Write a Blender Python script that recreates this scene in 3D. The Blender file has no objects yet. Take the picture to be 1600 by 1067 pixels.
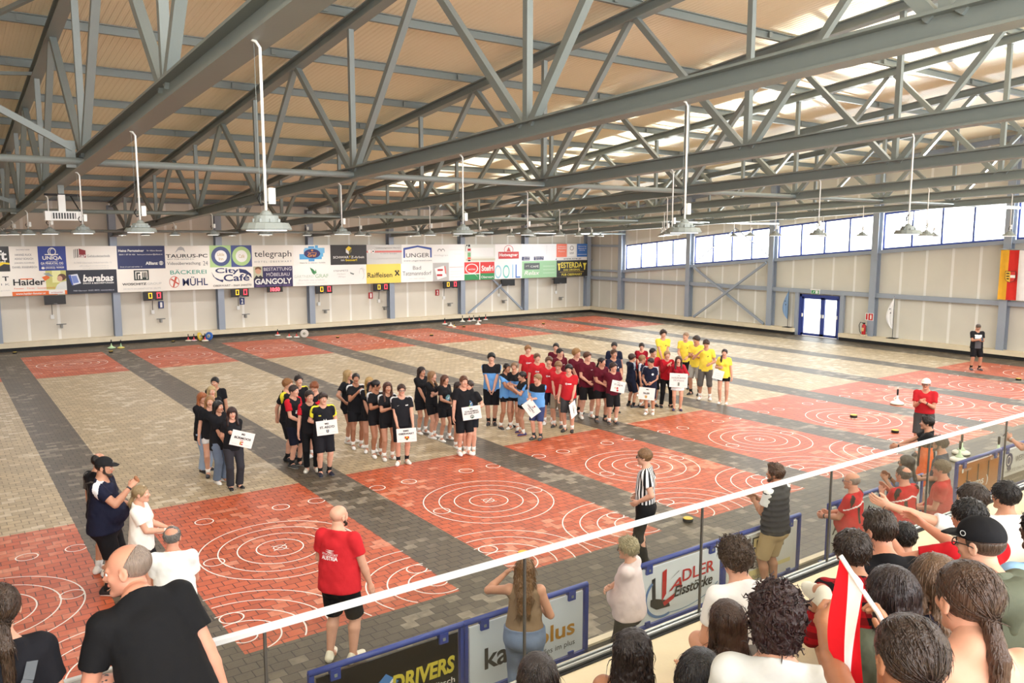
import bpy, math, random
import numpy as np
from mathutils import Vector, Matrix
from mathutils.bvhtree import BVHTree
random.seed(7)
SC = bpy.context.scene
COL = SC.collection
PI = math.pi

def lin(c):
    def f(v):
        v = v / 255.0
        return v / 12.92 if v <= 0.04045 else ((v + 0.055) / 1.055) ** 2.4
    return (f(c[0]), f(c[1]), f(c[2]), 1.0)

# ------------------------------------------------------------------ camera, sky, sun, exposure
cam_d = bpy.data.cameras.new('camera')
cam_d.sensor_width = 36.0
cam_d.lens = 28.39
cam_d.clip_end = 300
cam = bpy.data.objects.new('camera', cam_d)
COL.objects.link(cam)
RC = Matrix(((0.81282, 0.0735, -0.57786), (-0.58251, 0.10507, -0.806), (0.00148, 0.99175, 0.12822)))
q = RC.to_quaternion()
cam.matrix_world = Matrix.Translation((0, 0, 4.9)) @ q.to_matrix().to_4x4()
SC.camera = cam

W = bpy.data.worlds.new('world')
SC.world = W
W.use_nodes = True
bg = W.node_tree.nodes['Background']
bg.inputs['Color'].default_value = (0.97, 0.985, 1.0, 1)
bg.inputs['Strength'].default_value = 2.2

def light(name, kind, loc, direction, energy, color=(1, 1, 1), **kw):
    d = bpy.data.lights.new(name, kind)
    d.energy = energy
    d.color = color
    for k, v in kw.items():
        setattr(d, k, v)
    o = bpy.data.objects.new(name, d)
    COL.objects.link(o)
    o.location = loc
    o.rotation_euler = Vector(direction).to_track_quat('-Z', 'Y').to_euler()
    return o
# daylight thrown up from the sunlit yard outside the right-hand windows
light('yard_glare', 'SUN', (50, 20, -4), (-1.0, -0.10, 0.225), 17.0, (1.0, 0.98, 0.95), angle=0.02)
# daylight entering through the window band
for i, yc in enumerate((34.7, 29, 23.3, 17.7, 12, 6.4)):
    light('window_daylight', 'AREA', (35.9, yc, 5.0 + .087 * (26 - yc) * 1.0), (-1, -0.05, -0.35), 115, (0.86, 0.93, 1.0), shape='RECTANGLE', size=5.2, size_y=1.5)
light('stand_fill', 'AREA', (8, -7, 8.0), (0.25, 1, -0.30), 420, (1.0, 0.99, 0.98), shape='RECTANGLE', size=26, size_y=4)  # unseen fill area added behind the stand to brighten the near side
vs = SC.view_settings
vs.view_transform = 'Standard'
vs.look = 'None'
vs.exposure = 1.34
vs.gamma = 1.0
vs.use_curve_mapping = False
SC.cycles.use_denoising = True
SC.cycles.max_bounces = 8
SC.cycles.diffuse_bounces = 5
SC.cycles.transparent_max_bounces = 12
SC.cycles.sample_clamp_indirect = 6.0

# ------------------------------------------------------------------ materials
MATS = {}
def nd(nt, t, **kw):
    n = nt.nodes.new(t)
    for k, v in kw.items():
        setattr(n, k, v)
    return n

def mat(name, c, rough=0.6, metal=0.0, var=0.08, scale=8.0, bump=0.0, bscale=40.0, emit=0.0, spec=0.5, stretch=None, sheen=0.0):
    if name in MATS:
        return MATS[name]
    m = bpy.data.materials.new(name)
    m.use_nodes = True
    nt = m.node_tree
    b = nt.nodes['Principled BSDF']
    b.inputs['Roughness'].default_value = rough
    b.inputs['Metallic'].default_value = metal
    b.inputs['Specular IOR Level'].default_value = spec
    tc = nd(nt, 'ShaderNodeTexCoord')
    mp = nd(nt, 'ShaderNodeMapping')
    nt.links.new(tc.outputs['Object'], mp.inputs['Vector'])
    if stretch:
        mp.inputs['Scale'].default_value = stretch
    no = nd(nt, 'ShaderNodeTexNoise')
    no.inputs['Scale'].default_value = scale
    no.inputs['Detail'].default_value = 4
    nt.links.new(mp.outputs['Vector'], no.inputs['Vector'])
    mx = nd(nt, 'ShaderNodeMix', data_type='RGBA')
    L = lin(c)
    mx.inputs['A'].default_value = tuple(min(1, v * (1 - var)) for v in L[:3]) + (1,)
    mx.inputs['B'].default_value = tuple(min(1, v * (1 + var)) for v in L[:3]) + (1,)
    nt.links.new(no.outputs['Fac'], mx.inputs['Factor'])
    nt.links.new(mx.outputs['Result'], b.inputs['Base Color'])
    if emit:
        b.inputs['Emission Color'].default_value = L
        b.inputs['Emission Strength'].default_value = emit
    if sheen:
        b.inputs['Sheen Weight'].default_value = sheen
    if bump:
        n2 = nd(nt, 'ShaderNodeTexNoise')
        n2.inputs['Scale'].default_value = bscale
        n2.inputs['Detail'].default_value = 3
        nt.links.new(mp.outputs['Vector'], n2.inputs['Vector'])
        bp = nd(nt, 'ShaderNodeBump')
        bp.inputs['Strength'].default_value = bump
        bp.inputs['Distance'].default_value = 0.02
        nt.links.new(n2.outputs['Fac'], bp.inputs['Height'])
        nt.links.new(bp.outputs['Normal'], b.inputs['Normal'])
    MATS[name] = m
    return m

def cloth(c, name=None):
    return mat(name or 'fabric_%02x%02x%02x' % tuple(c), c, rough=0.85, var=0.10, scale=5, bump=0.45, bscale=9, spec=0.2)
def flat(c, rough=0.5):
    return mat('paint_%02x%02x%02x' % tuple(c), c, rough=rough, var=0.03)
def skin_m(c):
    return mat('skin_%02x%02x%02x' % tuple(c), c, rough=0.5, var=0.10, scale=14, spec=0.35)
def hair_m(c):
    c = tuple(int(v * .80) for v in c)
    return mat('hair_%02x%02x%02x' % tuple(c), c, rough=0.33, var=0.55, scale=1.0, bump=0.6, bscale=1.0, stretch=(150, 150, 9), spec=0.45)

def math_n(nt, op, a, b=None):
    n = nd(nt, 'ShaderNodeMath', operation=op)
    for i, v in enumerate((a, b)):
        if v is None:
            continue
        if isinstance(v, (int, float)):
            n.inputs[i].default_value = v
        else:
            nt.links.new(v, n.inputs[i])
    return n.outputs[0]

def pattern(name, kind, c1, c2, c3=None):
    """woven or printed cloth patterns"""
    if name in MATS:
        return MATS[name]
    m = bpy.data.materials.new(name)
    m.use_nodes = True
    nt = m.node_tree
    b = nt.nodes['Principled BSDF']
    b.inputs['Roughness'].default_value = 0.85
    b.inputs['Specular IOR Level'].default_value = 0.2
    tc = nd(nt, 'ShaderNodeTexCoord')
    sp = nd(nt, 'ShaderNodeSeparateXYZ')
    nt.links.new(tc.outputs['Object'], sp.inputs[0])
    X, Y, Z = sp.outputs
    mx = nd(nt, 'ShaderNodeMix', data_type='RGBA')
    mx.inputs['A'].default_value = lin(c1)
    mx.inputs['B'].default_value = lin(c2)
    if kind == 'stripes':
        an = math_n(nt, 'ARCTAN2', X, Y)
        fr = math_n(nt, 'FRACT', math_n(nt, 'MULTIPLY', an, 3.6))
        f = math_n(nt, 'LESS_THAN', fr, 0.5)
        nt.links.new(f, mx.inputs['Factor'])
        out = mx.outputs['Result']
    else:  # buffalo check
        a = math_n(nt, 'LESS_THAN', math_n(nt, 'FRACT', math_n(nt, 'MULTIPLY', math_n(nt, 'ADD', X, Y), 11)), 0.5)
        d = math_n(nt, 'LESS_THAN', math_n(nt, 'FRACT', math_n(nt, 'MULTIPLY', Z, 13)), 0.5)
        f = math_n(nt, 'MULTIPLY', math_n(nt, 'ADD', a, d), 0.5)
        nt.links.new(f, mx.inputs['Factor'])
        out = mx.outputs['Result']
    nt.links.new(out, b.inputs['Base Color'])
    MATS[name] = m
    return m

def glass_mat(name, tint=(0.95, 0.97, 0.96), gl=0.10):
    m = bpy.data.materials.new(name)
    m.use_nodes = True
    nt = m.node_tree
    nt.nodes.clear()
    o = nd(nt, 'ShaderNodeOutputMaterial')
    tr = nd(nt, 'ShaderNodeBsdfTransparent')
    tr.inputs['Color'].default_value = tint + (1,)
    g = nd(nt, 'ShaderNodeBsdfGlossy')
    g.inputs['Roughness'].default_value = 0.03
    lw = nd(nt, 'ShaderNodeLayerWeight')
    lw.inputs['Blend'].default_value = 0.5
    p5 = math_n(nt, 'POWER', lw.outputs['Facing'], 5.0)
    frs = math_n(nt, 'ADD', math_n(nt, 'MULTIPLY', p5, 0.9), gl * 0.25)
    no = nd(nt, 'ShaderNodeTexNoise')
    no.inputs['Scale'].default_value = 2.0
    k = math_n(nt, 'MULTIPLY', frs, math_n(nt, 'ADD', math_n(nt, 'MULTIPLY', no.outputs['Fac'], 0.3), 0.85))
    mx = nd(nt, 'ShaderNodeMixShader')
    nt.links.new(k, mx.inputs[0])
    nt.links.new(tr.outputs[0], mx.inputs[1])
    nt.links.new(g.outputs[0], mx.inputs[2])
    nt.links.new(mx.outputs[0], o.inputs[0])
    MATS[name] = m
    return m

# ------------------------------------------------------------------ mesh building
class MB:
    """collects geometry; build() links it as ONE mesh object"""
    def __init__(s):
        s.v = []; s.f = []; s.m = []; s.mats = []; s.sm = []
    def mi(s, m):
        if m not in s.mats:
            s.mats.append(m)
        return s.mats.index(m)
    def add(s, vs, fs, m, smooth=False):
        o = len(s.v)
        s.v.extend([tuple(map(float, p)) for p in vs])
        k = s.mi(m)
        for f in fs:
            s.f.append([i + o for i in f]); s.m.append(k); s.sm.append(smooth)
    def box(s, a, b, m):
        x0, y0, z0 = a; x1, y1, z1 = b
        s.add([(x0, y0, z0), (x1, y0, z0), (x1, y1, z0), (x0, y1, z0), (x0, y0, z1), (x1, y0, z1), (x1, y1, z1), (x0, y1, z1)],
              [(0, 3, 2, 1), (4, 5, 6, 7), (0, 1, 5, 4), (1, 2, 6, 5), (2, 3, 7, 6), (3, 0, 4, 7)], m)
    def prism(s, poly, d, m):
        n = len(poly); d = Vector(d)
        vs = [Vector(p) for p in poly] + [Vector(p) + d for p in poly]
        fs = [tuple(range(n))[::-1], tuple(range(n, 2 * n))] + [(i, (i + 1) % n, n + (i + 1) % n, n + i) for i in range(n)]
        nrm = (vs[1] - vs[0]).cross(vs[2] - vs[1])
        if nrm.dot(d) < 0:
            fs = [f[::-1] for f in fs]
        s.add(vs, fs, m)
    def bar(s, a, b, prof, m, up=(0, 0, 1)):
        """extrude a 2-D profile [(side, up)] from a to b"""
        a = Vector(a); b = Vector(b); d = (b - a).normalized()
        u = Vector(up)
        sd = d.cross(u)
        if sd.length < 1e-4:
            u = Vector((0, 1, 0)); sd = d.cross(u)
        sd.normalize(); u = sd.cross(d)
        n = len(prof)
        vs = [a + sd * p[0] + u * p[1] for p in prof] + [b + sd * p[0] + u * p[1] for p in prof]
        fs = [tuple(range(n)), tuple(range(n, 2 * n))[::-1]] + [(i, n + i, n + (i + 1) % n, (i + 1) % n) for i in range(n)]
        s.add(vs, fs, m)
    def sq(s, a, b, w, h, m, up=(0, 0, 1)):
        s.bar(a, b, [(-w / 2, -h / 2), (w / 2, -h / 2), (w / 2, h / 2), (-w / 2, h / 2)], m, up)
    def ibeam(s, a, b, w, h, m, t=0.02, up=(0, 0, 1)):
        W2, H2, T = w / 2, h / 2, t / 2
        s.bar(a, b, [(-W2, -H2), (W2, -H2), (W2, -H2 + t), (T, -H2 + t), (T, H2 - t), (W2, H2 - t), (W2, H2), (-W2, H2), (-W2, H2 - t), (-T, H2 - t), (-T, -H2 + t), (-W2, -H2 + t)], m, up)
    def tube(s, pts, rad, m, n=10, cap=True):
        pts = [Vector(p) for p in pts]
        if isinstance(rad, (int, float)):
            rad = [rad] * len(pts)
        vs = []; fs = []
        prev = None
        for i, p in enumerate(pts):
            d = (pts[min(i + 1, len(pts) - 1)] - pts[max(i - 1, 0)]).normalized()
            if prev is None:
                u = d.orthogonal().normalized()
            else:
                u = (prev - d * prev.dot(d)).normalized()
            prev = u; w = d.cross(u)
            for k in range(n):
                t = 2 * PI * k / n
                vs.append(p + (u * math.cos(t) + w * math.sin(t)) * rad[i])
        for i in range(len(pts) - 1):
            for k in range(n):
                a = i * n + k; b = i * n + (k + 1) % n
                fs.append((a, b, b + n, a + n))
        if cap:
            fs.append(tuple(range(n))[::-1]); fs.append(tuple(range((len(pts) - 1) * n, len(pts) * n)))
        s.add(vs, fs, m, True)
    def lathe(s, prof, m, at=(0, 0, 0), n=20, smooth=True):
        vs = []; fs = []
        for r, z in prof:
            for k in range(n):
                t = 2 * PI * k / n
                vs.append((at[0] + r * math.cos(t), at[1] + r * math.sin(t), at[2] + z))
        for i in range(len(prof) - 1):
            for k in range(n):
                a = i * n + k; b = i * n + (k + 1) % n
                fs.append((a, b, b + n, a + n))
        fs.append(tuple(range(n))[::-1]); fs.append(tuple(range((len(prof) - 1) * n, len(prof) * n)))
        s.add(vs, fs, m, smooth)
    def ring(s, c, r, w, z, m, clip=None, n=56, t=None):
        """flat painted ring, optionally clipped to a rectangle"""
        def inside(x, y):
            return clip is None or (clip[0] <= x <= clip[1] and clip[2] <= y <= clip[3])
        for k in range(n):
            a0 = 2 * PI * k / n; a1 = 2 * PI * (k + 1) / n; am = (a0 + a1) / 2
            if not inside(c[0] + r * math.cos(am), c[1] + r * math.sin(am)):
                continue
            ps = []
            for a, rr in ((a0, r - w), (a1, r - w), (a1, r + w), (a0, r + w)):
                ps.append((c[0] + rr * math.cos(a), c[1] + rr * math.sin(a), z))
            s.add(ps, [(3, 2, 1, 0)], m)
    def build(s, name, parent=None, loc=None):
        me = bpy.data.meshes.new(name)
        me.from_pydata(s.v, [], s.f)
        for m in s.mats:
            me.materials.append(m)
        me.polygons.foreach_set('material_index', s.m)
        me.polygons.foreach_set('use_smooth', s.sm)
        me.update()
        o = bpy.data.objects.new(name, me)
        COL.objects.link(o)
        if parent:
            o.parent = parent
        if loc is not None:
            o.location = loc
        return o

def npmesh(name, parts, parent=None):
    """parts: [(verts Nx3, quads Mx4, matindex M, )], mats set by caller"""
    V = np.concatenate([p[0] for p in parts]); off = 0; Fs = []; Ms = []
    for p in parts:
        Fs.append(p[1] + off); Ms.append(p[2]); off += len(p[0])
    Fq = np.concatenate(Fs).astype(np.int32); Mi = np.concatenate(Ms).astype(np.int32)
    me = bpy.data.meshes.new(name)
    me.vertices.add(len(V)); me.vertices.foreach_set('co', V.astype(np.float32).ravel())
    me.loops.add(Fq.size); me.loops.foreach_set('vertex_index', Fq.ravel())
    me.polygons.add(len(Fq))
    me.polygons.foreach_set('loop_start', np.arange(0, Fq.size, 4, dtype=np.int32))
    me.polygons.foreach_set('loop_total', np.full(len(Fq), 4, dtype=np.int32))
    me.polygons.foreach_set('material_index', Mi)
    me.polygons.foreach_set('use_smooth', np.ones(len(Fq), dtype=bool))
    me.update(calc_edges=True)
    me.validate()
    o = bpy.data.objects.new(name, me)
    COL.objects.link(o)
    if parent:
        o.parent = parent
    return o

def tag(o, label=None, cat=None, group=None, kind=None):
    if label: o['label'] = label
    if cat: o['category'] = cat
    if group: o['group'] = group
    if kind: o['kind'] = kind
    return o
def empty(name, loc=(0, 0, 0), rz=0):
    o = bpy.data.objects.new(name, None)
    COL.objects.link(o)
    o.location = loc
    o.rotation_euler = (0, 0, rz)
    o.empty_display_size = 0.2
    return o
def copy_thing(o, loc, label=None, rz=None):
    r = o.copy(); COL.objects.link(r); r.location = loc
    if rz is not None: r.rotation_euler = (0, 0, rz)
    if label: r['label'] = label
    for ch in list(o.children):
        c = ch.copy(); COL.objects.link(c); c.parent = r
        for g in list(ch.children):
            d = g.copy(); COL.objects.link(d); d.parent = c
    return r

# ------------------------------------------------------------------ lettering
_TX = {}
def text2d(s, bold=0.0, shear=0.0):
    """lettering as flat polygons fitted to the unit square"""
    key = (s, bold, shear)
    if key in _TX:
        return _TX[key]
    cu = bpy.data.curves.new('lettering', 'FONT')
    cu.body = s; cu.size = 1.0; cu.offset = bold; cu.shear = shear; cu.resolution_u = 3
    o = bpy.data.objects.new('lettering', cu)
    COL.objects.link(o)
    dg = bpy.context.evaluated_depsgraph_get()
    dg.update()
    me = o.evaluated_get(dg).to_mesh()
    v = np.array([(p.co.x, p.co.y) for p in me.vertices]) if len(me.vertices) else np.zeros((0, 2))
    f = [tuple(p.vertices) for p in me.polygons]
    o.evaluated_get(dg).to_mesh_clear()
    bpy.data.objects.remove(o); bpy.data.curves.remove(cu)
    if len(v):
        lo = v.min(0); hi = v.max(0)
        v = (v - lo) / np.maximum(hi - lo, 1e-6)
    _TX[key] = (v, f)
    return _TX[key]

def art(mb, items, O, U, V, N, w, h):
    """flat artwork (letters, shapes) in a frame: O origin, U right, V up, N out; rects in fractions"""
    O = Vector(O); U = Vector(U); V = Vector(V); N = Vector(N)
    lay = 0.004
    for it in items:
        k = it[0]; lay += 0.0012
        def P(x, y):
            return O + U * (x * w) + V * (y * h) + N * lay
        if k == 't':
            _, s, (x0, y0, x1, y1), c = it[:4]
            bold = it[4] if len(it) > 4 else 0.0
            sh = it[5] if len(it) > 5 else 0.0
            v, f = text2d(s, bold, sh)
            if it[1].islower() or True:
                mb.add([P(x0 + (x1 - x0) * a, y0 + (y1 - y0) * b) for a, b in v], f, flat(c))
        elif k == 'r':
            _, (x0, y0, x1, y1), c = it[:3]
            mb.add([P(x0, y0), P(x1, y0), P(x1, y1), P(x0, y1)], [(0, 1, 2, 3)], flat(c))
        elif k == 'p':
            _, pts, c = it[:3]
            mb.add([P(*p) for p in pts], [tuple(range(len(pts)))], flat(c))
        elif k in ('e', 'o'):
            _, (cx, cy, rx, ry), c = it[:3]
            n = 28; th = it[3] if len(it) > 3 else 0.2
            a0, a1 = (it[4], it[5]) if len(it) > 5 else (0, 360)
            if k == 'e':
                mb.add([P(cx + rx * math.cos(2 * PI * i / n), cy + ry * math.sin(2 * PI * i / n)) for i in range(n)], [tuple(range(n))], flat(c))
            else:
                vs = []
                for i in range(n + 1):
                    t = math.radians(a0 + (a1 - a0) * i / n)
                    vs.append(P(cx + rx * math.cos(t), cy + ry * math.sin(t)))
                    vs.append(P(cx + rx * (1 - th) * math.cos(t), cy + ry * (1 - th) * math.sin(t)))
                mb.add(vs, [(2 * i, 2 * i + 2, 2 * i + 3, 2 * i + 1) for i in range(n)], flat(c))
# ------------------------------------------------------------------ the hall: floor
def paver_mat(name, c, light, amount, w=.21, hgt=.165, rough=0.5, joint=(60, 54, 46)):
    m = bpy.data.materials.new(name)
    m.use_nodes = True
    nt = m.node_tree
    b = nt.nodes['Principled BSDF']
    tc = nd(nt, 'ShaderNodeTexCoord')
    mp = nd(nt, 'ShaderNodeMapping')
    nt.links.new(tc.outputs['Object'], mp.inputs['Vector'])
    def brick(c1, c2, mort, ms, bias):
        k = nd(nt, 'ShaderNodeTexBrick')
        k.offset = 0.5; k.squash = 1.0
        k.inputs['Color1'].default_value = c1; k.inputs['Color2'].default_value = c2; k.inputs['Mortar'].default_value = mort
        k.inputs['Scale'].default_value = 1.0
        k.inputs['Mortar Size'].default_value = ms
        k.inputs['Mortar Smooth'].default_value = 0.2
        k.inputs['Bias'].default_value = bias
        k.inputs['Brick Width'].default_value = w
        k.inputs['Row Height'].default_value = hgt
        nt.links.new(mp.outputs['Vector'], k.inputs['Vector'])
        return k
    # paver-by-paver random value, pushed up in blotchy areas: those pavers are worn pale
    rnd = brick((0, 0, 0, 1), (1, 1, 1, 1), (0, 0, 0, 1), 0.0, 0.0)
    big = nd(nt, 'ShaderNodeTexNoise'); big.inputs['Scale'].default_value = 0.55; big.inputs['Detail'].default_value = 3
    nt.links.new(mp.outputs['Vector'], big.inputs['Vector'])
    s = math_n(nt, 'ADD', math_n(nt, 'MULTIPLY', rnd.outputs['Color'], 0.55), math_n(nt, 'MULTIPLY', big.outputs['Fac'], 1.0))
    rp = nd(nt, 'ShaderNodeValToRGB')
    rp.color_ramp.elements[0].position = 1.16 - amount; rp.color_ramp.elements[1].position = min(1, 1.30 - amount)
    sc = math_n(nt, 'MULTIPLY', s, 0.85)
    nt.links.new(sc, rp.inputs['Fac'])
    fine = nd(nt, 'ShaderNodeTexNoise'); fine.inputs['Scale'].default_value = 9; fine.inputs['Detail'].default_value = 5
    nt.links.new(mp.outputs['Vector'], fine.inputs['Vector'])
    L = lin(c)
    base = brick(tuple(v * 0.86 for v in L[:3]) + (1,), tuple(min(1, v * 1.14) for v in L[:3]) + (1,), lin(joint), 0.007, 0.0)
    m1 = nd(nt, 'ShaderNodeMix', data_type='RGBA')
    m1.inputs['B'].default_value = lin(light)
    nt.links.new(math_n(nt, 'MULTIPLY', rp.outputs['Color'], math_n(nt, 'MULTIPLY', fine.outputs['Fac'], 1.3)), m1.inputs['Factor'])
    nt.links.new(base.outputs['Color'], m1.inputs['A'])
    m2 = nd(nt, 'ShaderNodeMix', data_type='RGBA', blend_type='MULTIPLY')
    m2.inputs['Factor'].default_value = 0.5
    nt.links.new(m1.outputs['Result'], m2.inputs['A'])
    rp2 = nd(nt, 'ShaderNodeValToRGB')
    rp2.color_ramp.elements[0].color = (.55, .55, .55, 1); rp2.color_ramp.elements[1].color = (1.25, 1.25, 1.25, 1)
    nt.links.new(fine.outputs['Fac'], rp2.inputs['Fac'])
    nt.links.new(rp2.outputs['Color'], m2.inputs['B'])
    nt.links.new(m2.outputs['Result'], b.inputs['Base Color'])
    b.inputs['Roughness'].default_value = rough
    b.inputs['Specular IOR Level'].default_value = 0.5
    bp = nd(nt, 'ShaderNodeBump'); bp.inputs['Strength'].default_value = 0.35; bp.inputs['Distance'].default_value = 0.006
    nt.links.new(math_n(nt, 'ADD', math_n(nt, 'SUBTRACT', 1.0, base.outputs['Fac']), math_n(nt, 'MULTIPLY', fine.outputs['Fac'], 0.4)), bp.inputs['Height'])
    nt.links.new(bp.outputs['Normal'], b.inputs['Normal'])
    return m
M_TAN = paver_mat('pavers_sand', (180, 160, 126), (210, 197, 172), 0.38, joint=(118, 102, 78))
M_RED = paver_mat('pavers_brick_red', (190, 90, 54), (216, 152, 122), 0.36, joint=(84, 44, 32))
M_GRY = paver_mat('pavers_charcoal', (92, 82, 67), (152, 141, 122), 0.38, joint=(38, 33, 27))
M_CONC = mat('concrete_cream', (222, 208, 180), 0.7, var=0.12, scale=3, bump=0.1)
M_ASPH = mat('asphalt_dark', (52, 49, 44), 0.9, var=0.2, scale=20)
LX = [2.68 + 4.0 * k for k in range(-3, 8)]          # left edge of every lane
XW, YW = 35.65, 40.8
fl = MB()
xs = sorted(set([-14.0, XW] + [x for x in LX] + [x + 3.0 for x in LX]))
ys = [7.0, 9.15, 15.25, 32.05, 38.05, YW]
for i in range(len(xs) - 1):
    for j in range(len(ys) - 1):
        xm = (xs[i] + xs[i + 1]) / 2; ym = (ys[j] + ys[j + 1]) / 2
        lane = any(x < xm < x + 3 for x in LX)
        mm = M_GRY
        if lane and 9.15 < ym < 38.05:
            mm = M_TAN if 15.25 < ym < 32.05 else M_RED
        fl.add([(xs[i], ys[j], 0), (xs[i + 1], ys[j], 0), (xs[i + 1], ys[j + 1], 0), (xs[i], ys[j + 1], 0)], [(0, 1, 2, 3)], mm)
fl.box((-14, -6, -0.08), (XW, 7.0, 0.0), M_ASPH)
tag(fl.build('floor'), kind='structure')
kb = MB(); kb.box((-14, 6.92, 0.0), (XW, 7.02, 0.03), M_CONC)
tag(kb.build('trim_1'), kind='structure')

# painted target rings, one marking sheet per lane
M_LINE = mat('floor_line_white', (236, 230, 222), 0.6, var=0.05, scale=30)
for n, x0 in enumerate(LX):
    if n < 2: continue
    mk = MB()
    for end in (0, 1):
        def T(x, y):
            return (x0 + x, 9.15 + y) if end == 0 else (x0 + 3 - x, 38.05 - y)
        cl = (x0, x0 + 3, 9.15, 15.25) if end == 0 else (x0, x0 + 3, 32.05, 38.05)
        w = 0.010
        for r in (.36, .645, .93, 1.22): mk.ring(T(1.5, 3.0), r, w, .003, M_LINE, cl)
        mk.ring(T(1.5, 3.0), .1, .008, .003, M_LINE, cl, 20)
        for a in (.6, 2.2):
            c = T(1.5, 3.0); d = (math.cos(a) * .16, math.sin(a) * .16); e = (-d[1] * .05, d[0] * .05)
            mk.add([(c[0] - d[0] - e[0], c[1] - d[1] - e[1], .0035), (c[0] + d[0] - e[0], c[1] + d[1] - e[1], .0035), (c[0] + d[0] + e[0], c[1] + d[1] + e[1], .0035), (c[0] - d[0] + e[0], c[1] - d[1] + e[1], .0035)], [(0, 1, 2, 3)], M_LINE)
        if end == 0:
            for r in (.15, .44, .74, 1.04, 1.34): mk.ring(T(.13, .42), r, w, .003, M_LINE, cl)
            for r in (.15, .40, .70, 1.0, 1.30): mk.ring(T(2.88, .45), r, w, .003, M_LINE, cl)
        for p in ((.14, 4.9), (.84, 4.9), (2.19, 4.88), (2.86, 4.85), (2.57, 3.0), (.48, 3.0), (.15, 1.02), (2.86, 1.0)):
            mk.ring(T(*p), .15, .010, .004, M_LINE, cl, 30)
    tag(mk.build('trim_%d' % (n + 10)), kind='structure')

# ------------------------------------------------------------------ walls
def panel_mat(name, axis, pitch, off, c, cl):
    m = bpy.data.materials.new(name)
    m.use_nodes = True
    nt = m.node_tree; b = nt.nodes['Principled BSDF']
    b.inputs['Roughness'].default_value = 0.55
    tc = nd(nt, 'ShaderNodeTexCoord'); sp = nd(nt, 'ShaderNodeSeparateXYZ')
    nt.links.new(tc.outputs['Object'], sp.inputs[0])
    fr = math_n(nt, 'FRACT', math_n(nt, 'DIVIDE', math_n(nt, 'ADD', sp.outputs[axis], off), pitch))
    a = math_n(nt, 'LESS_THAN', math_n(nt, 'ABSOLUTE', math_n(nt, 'SUBTRACT', fr, 0.5)), 0.05)
    no = nd(nt, 'ShaderNodeTexNoise'); no.inputs['Scale'].default_value = 0.8
    nt.links.new(tc.outputs['Object'], no.inputs['Vector'])
    mx = nd(nt, 'ShaderNodeMix', data_type='RGBA'); mx.inputs['A'].default_value = lin(c); mx.inputs['B'].default_value = lin(cl)
    nt.links.new(a, mx.inputs['Factor'])
    m2 = nd(nt, 'ShaderNodeMix', data_type='RGBA', blend_type='MULTIPLY'); m2.inputs['Factor'].default_value = 0.15
    nt.links.new(mx.outputs['Result'], m2.inputs['A']); nt.links.new(no.outputs['Fac'], m2.inputs['B'])
    nt.links.new(m2.outputs['Result'], b.inputs['Base Color'])
    bp = nd(nt, 'ShaderNodeBump'); bp.inputs['Strength'].default_value = 0.5; bp.inputs['Distance'].default_value = 0.02
    nt.links.new(a, bp.inputs['Height']); nt.links.new(bp.outputs['Normal'], b.inputs['Normal'])
    return m
CX = [2.12 + 4.66 * k for k in range(-2, 8)]          # truss and column lines
CX[-1] = 35.2
CY = [37.6 - 5.65 * k for k in range(0, 8)]           # columns of the window wall
def ztop(y): return 6.3 + .1004 * (39.5 - y)          # underside of the top chord
def zroof(y): return ztop(y) + .40
def zbot(y): return 4.9 + .043 * (40.0 - y)           # underside of the bottom chord
def zsill(y): return 2.86 + .087 * (37.4 - y)
def zhead(y): return zsill(y) + 1.55 + .008 * (37.4 - y)
M_PB = panel_mat('wall_panel_back', 0, 1.165, -2.12 + .58, (222, 214, 198), (243, 239, 230))
M_PR = panel_mat('wall_panel_right', 1, 1.13, -37.6 + 60 * 1.13 + .565, (214, 210, 198), (238, 236, 230))
wb = MB()
wb.box((-14, YW, 0), (XW + .2, YW + .2, zroof(YW) + .05), M_PB)
tag(wb.build('wall_back'), kind='structure')
wr = MB()
yy = [YW] + CY + [-8.0]
DOOR = (22.35, 24.65, 2.08)
def wallq(y0, y1, z00, z01, z10, z11):                # quad strip of the right wall between heights
    wr.prism([(XW, y0, z00), (XW, y1, z10), (XW, y1, z11), (XW, y0, z01)], (.2, 0, 0), M_PR)
for i in range(len(yy) - 1):
    y0, y1 = yy[i], yy[i + 1]
    if i == 0 or i >= 8:
        wallq(y0, y1, 0, zroof(y0), 0, zroof(y1)); continue
    if y1 < DOOR[0] < y0:
        wallq(y0, DOOR[1], 0, zsill(y0), 0, zsill(DOOR[1]))
        wallq(DOOR[1], DOOR[0], DOOR[2], zsill(DOOR[1]), DOOR[2], zsill(DOOR[0]))
        wallq(DOOR[0], y1, 0, zsill(DOOR[0]), 0, zsill(y1))
    else:
        wallq(y0, y1, 0, zsill(y0), 0, zsill(y1))
    wallq(y0, y1, zhead(y0), zroof(y0), zhead(y1), zroof(y1))
tag(wr.build('wall_right'), kind='structure')
wl = MB(); wl.box((-14.2, -8, 0), (-14, YW + .2, 10.6), M_PB)
tag(wl.build('wall_left'), kind='structure')

M_STEEL = mat('steel_grey', (130, 138, 136), 0.45, var=0.06, scale=2, bump=0.05)
M_STEELB = mat('steel_bluegrey', (150, 159, 172), 0.5, var=0.05, scale=2)
M_BLACK = mat('rubber_black', (24, 24, 25), 0.7)
M_BLUE = mat('frame_blue', (48, 66, 140), 0.4, var=0.05)
M_GLASS = glass_mat('window_glass')
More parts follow.
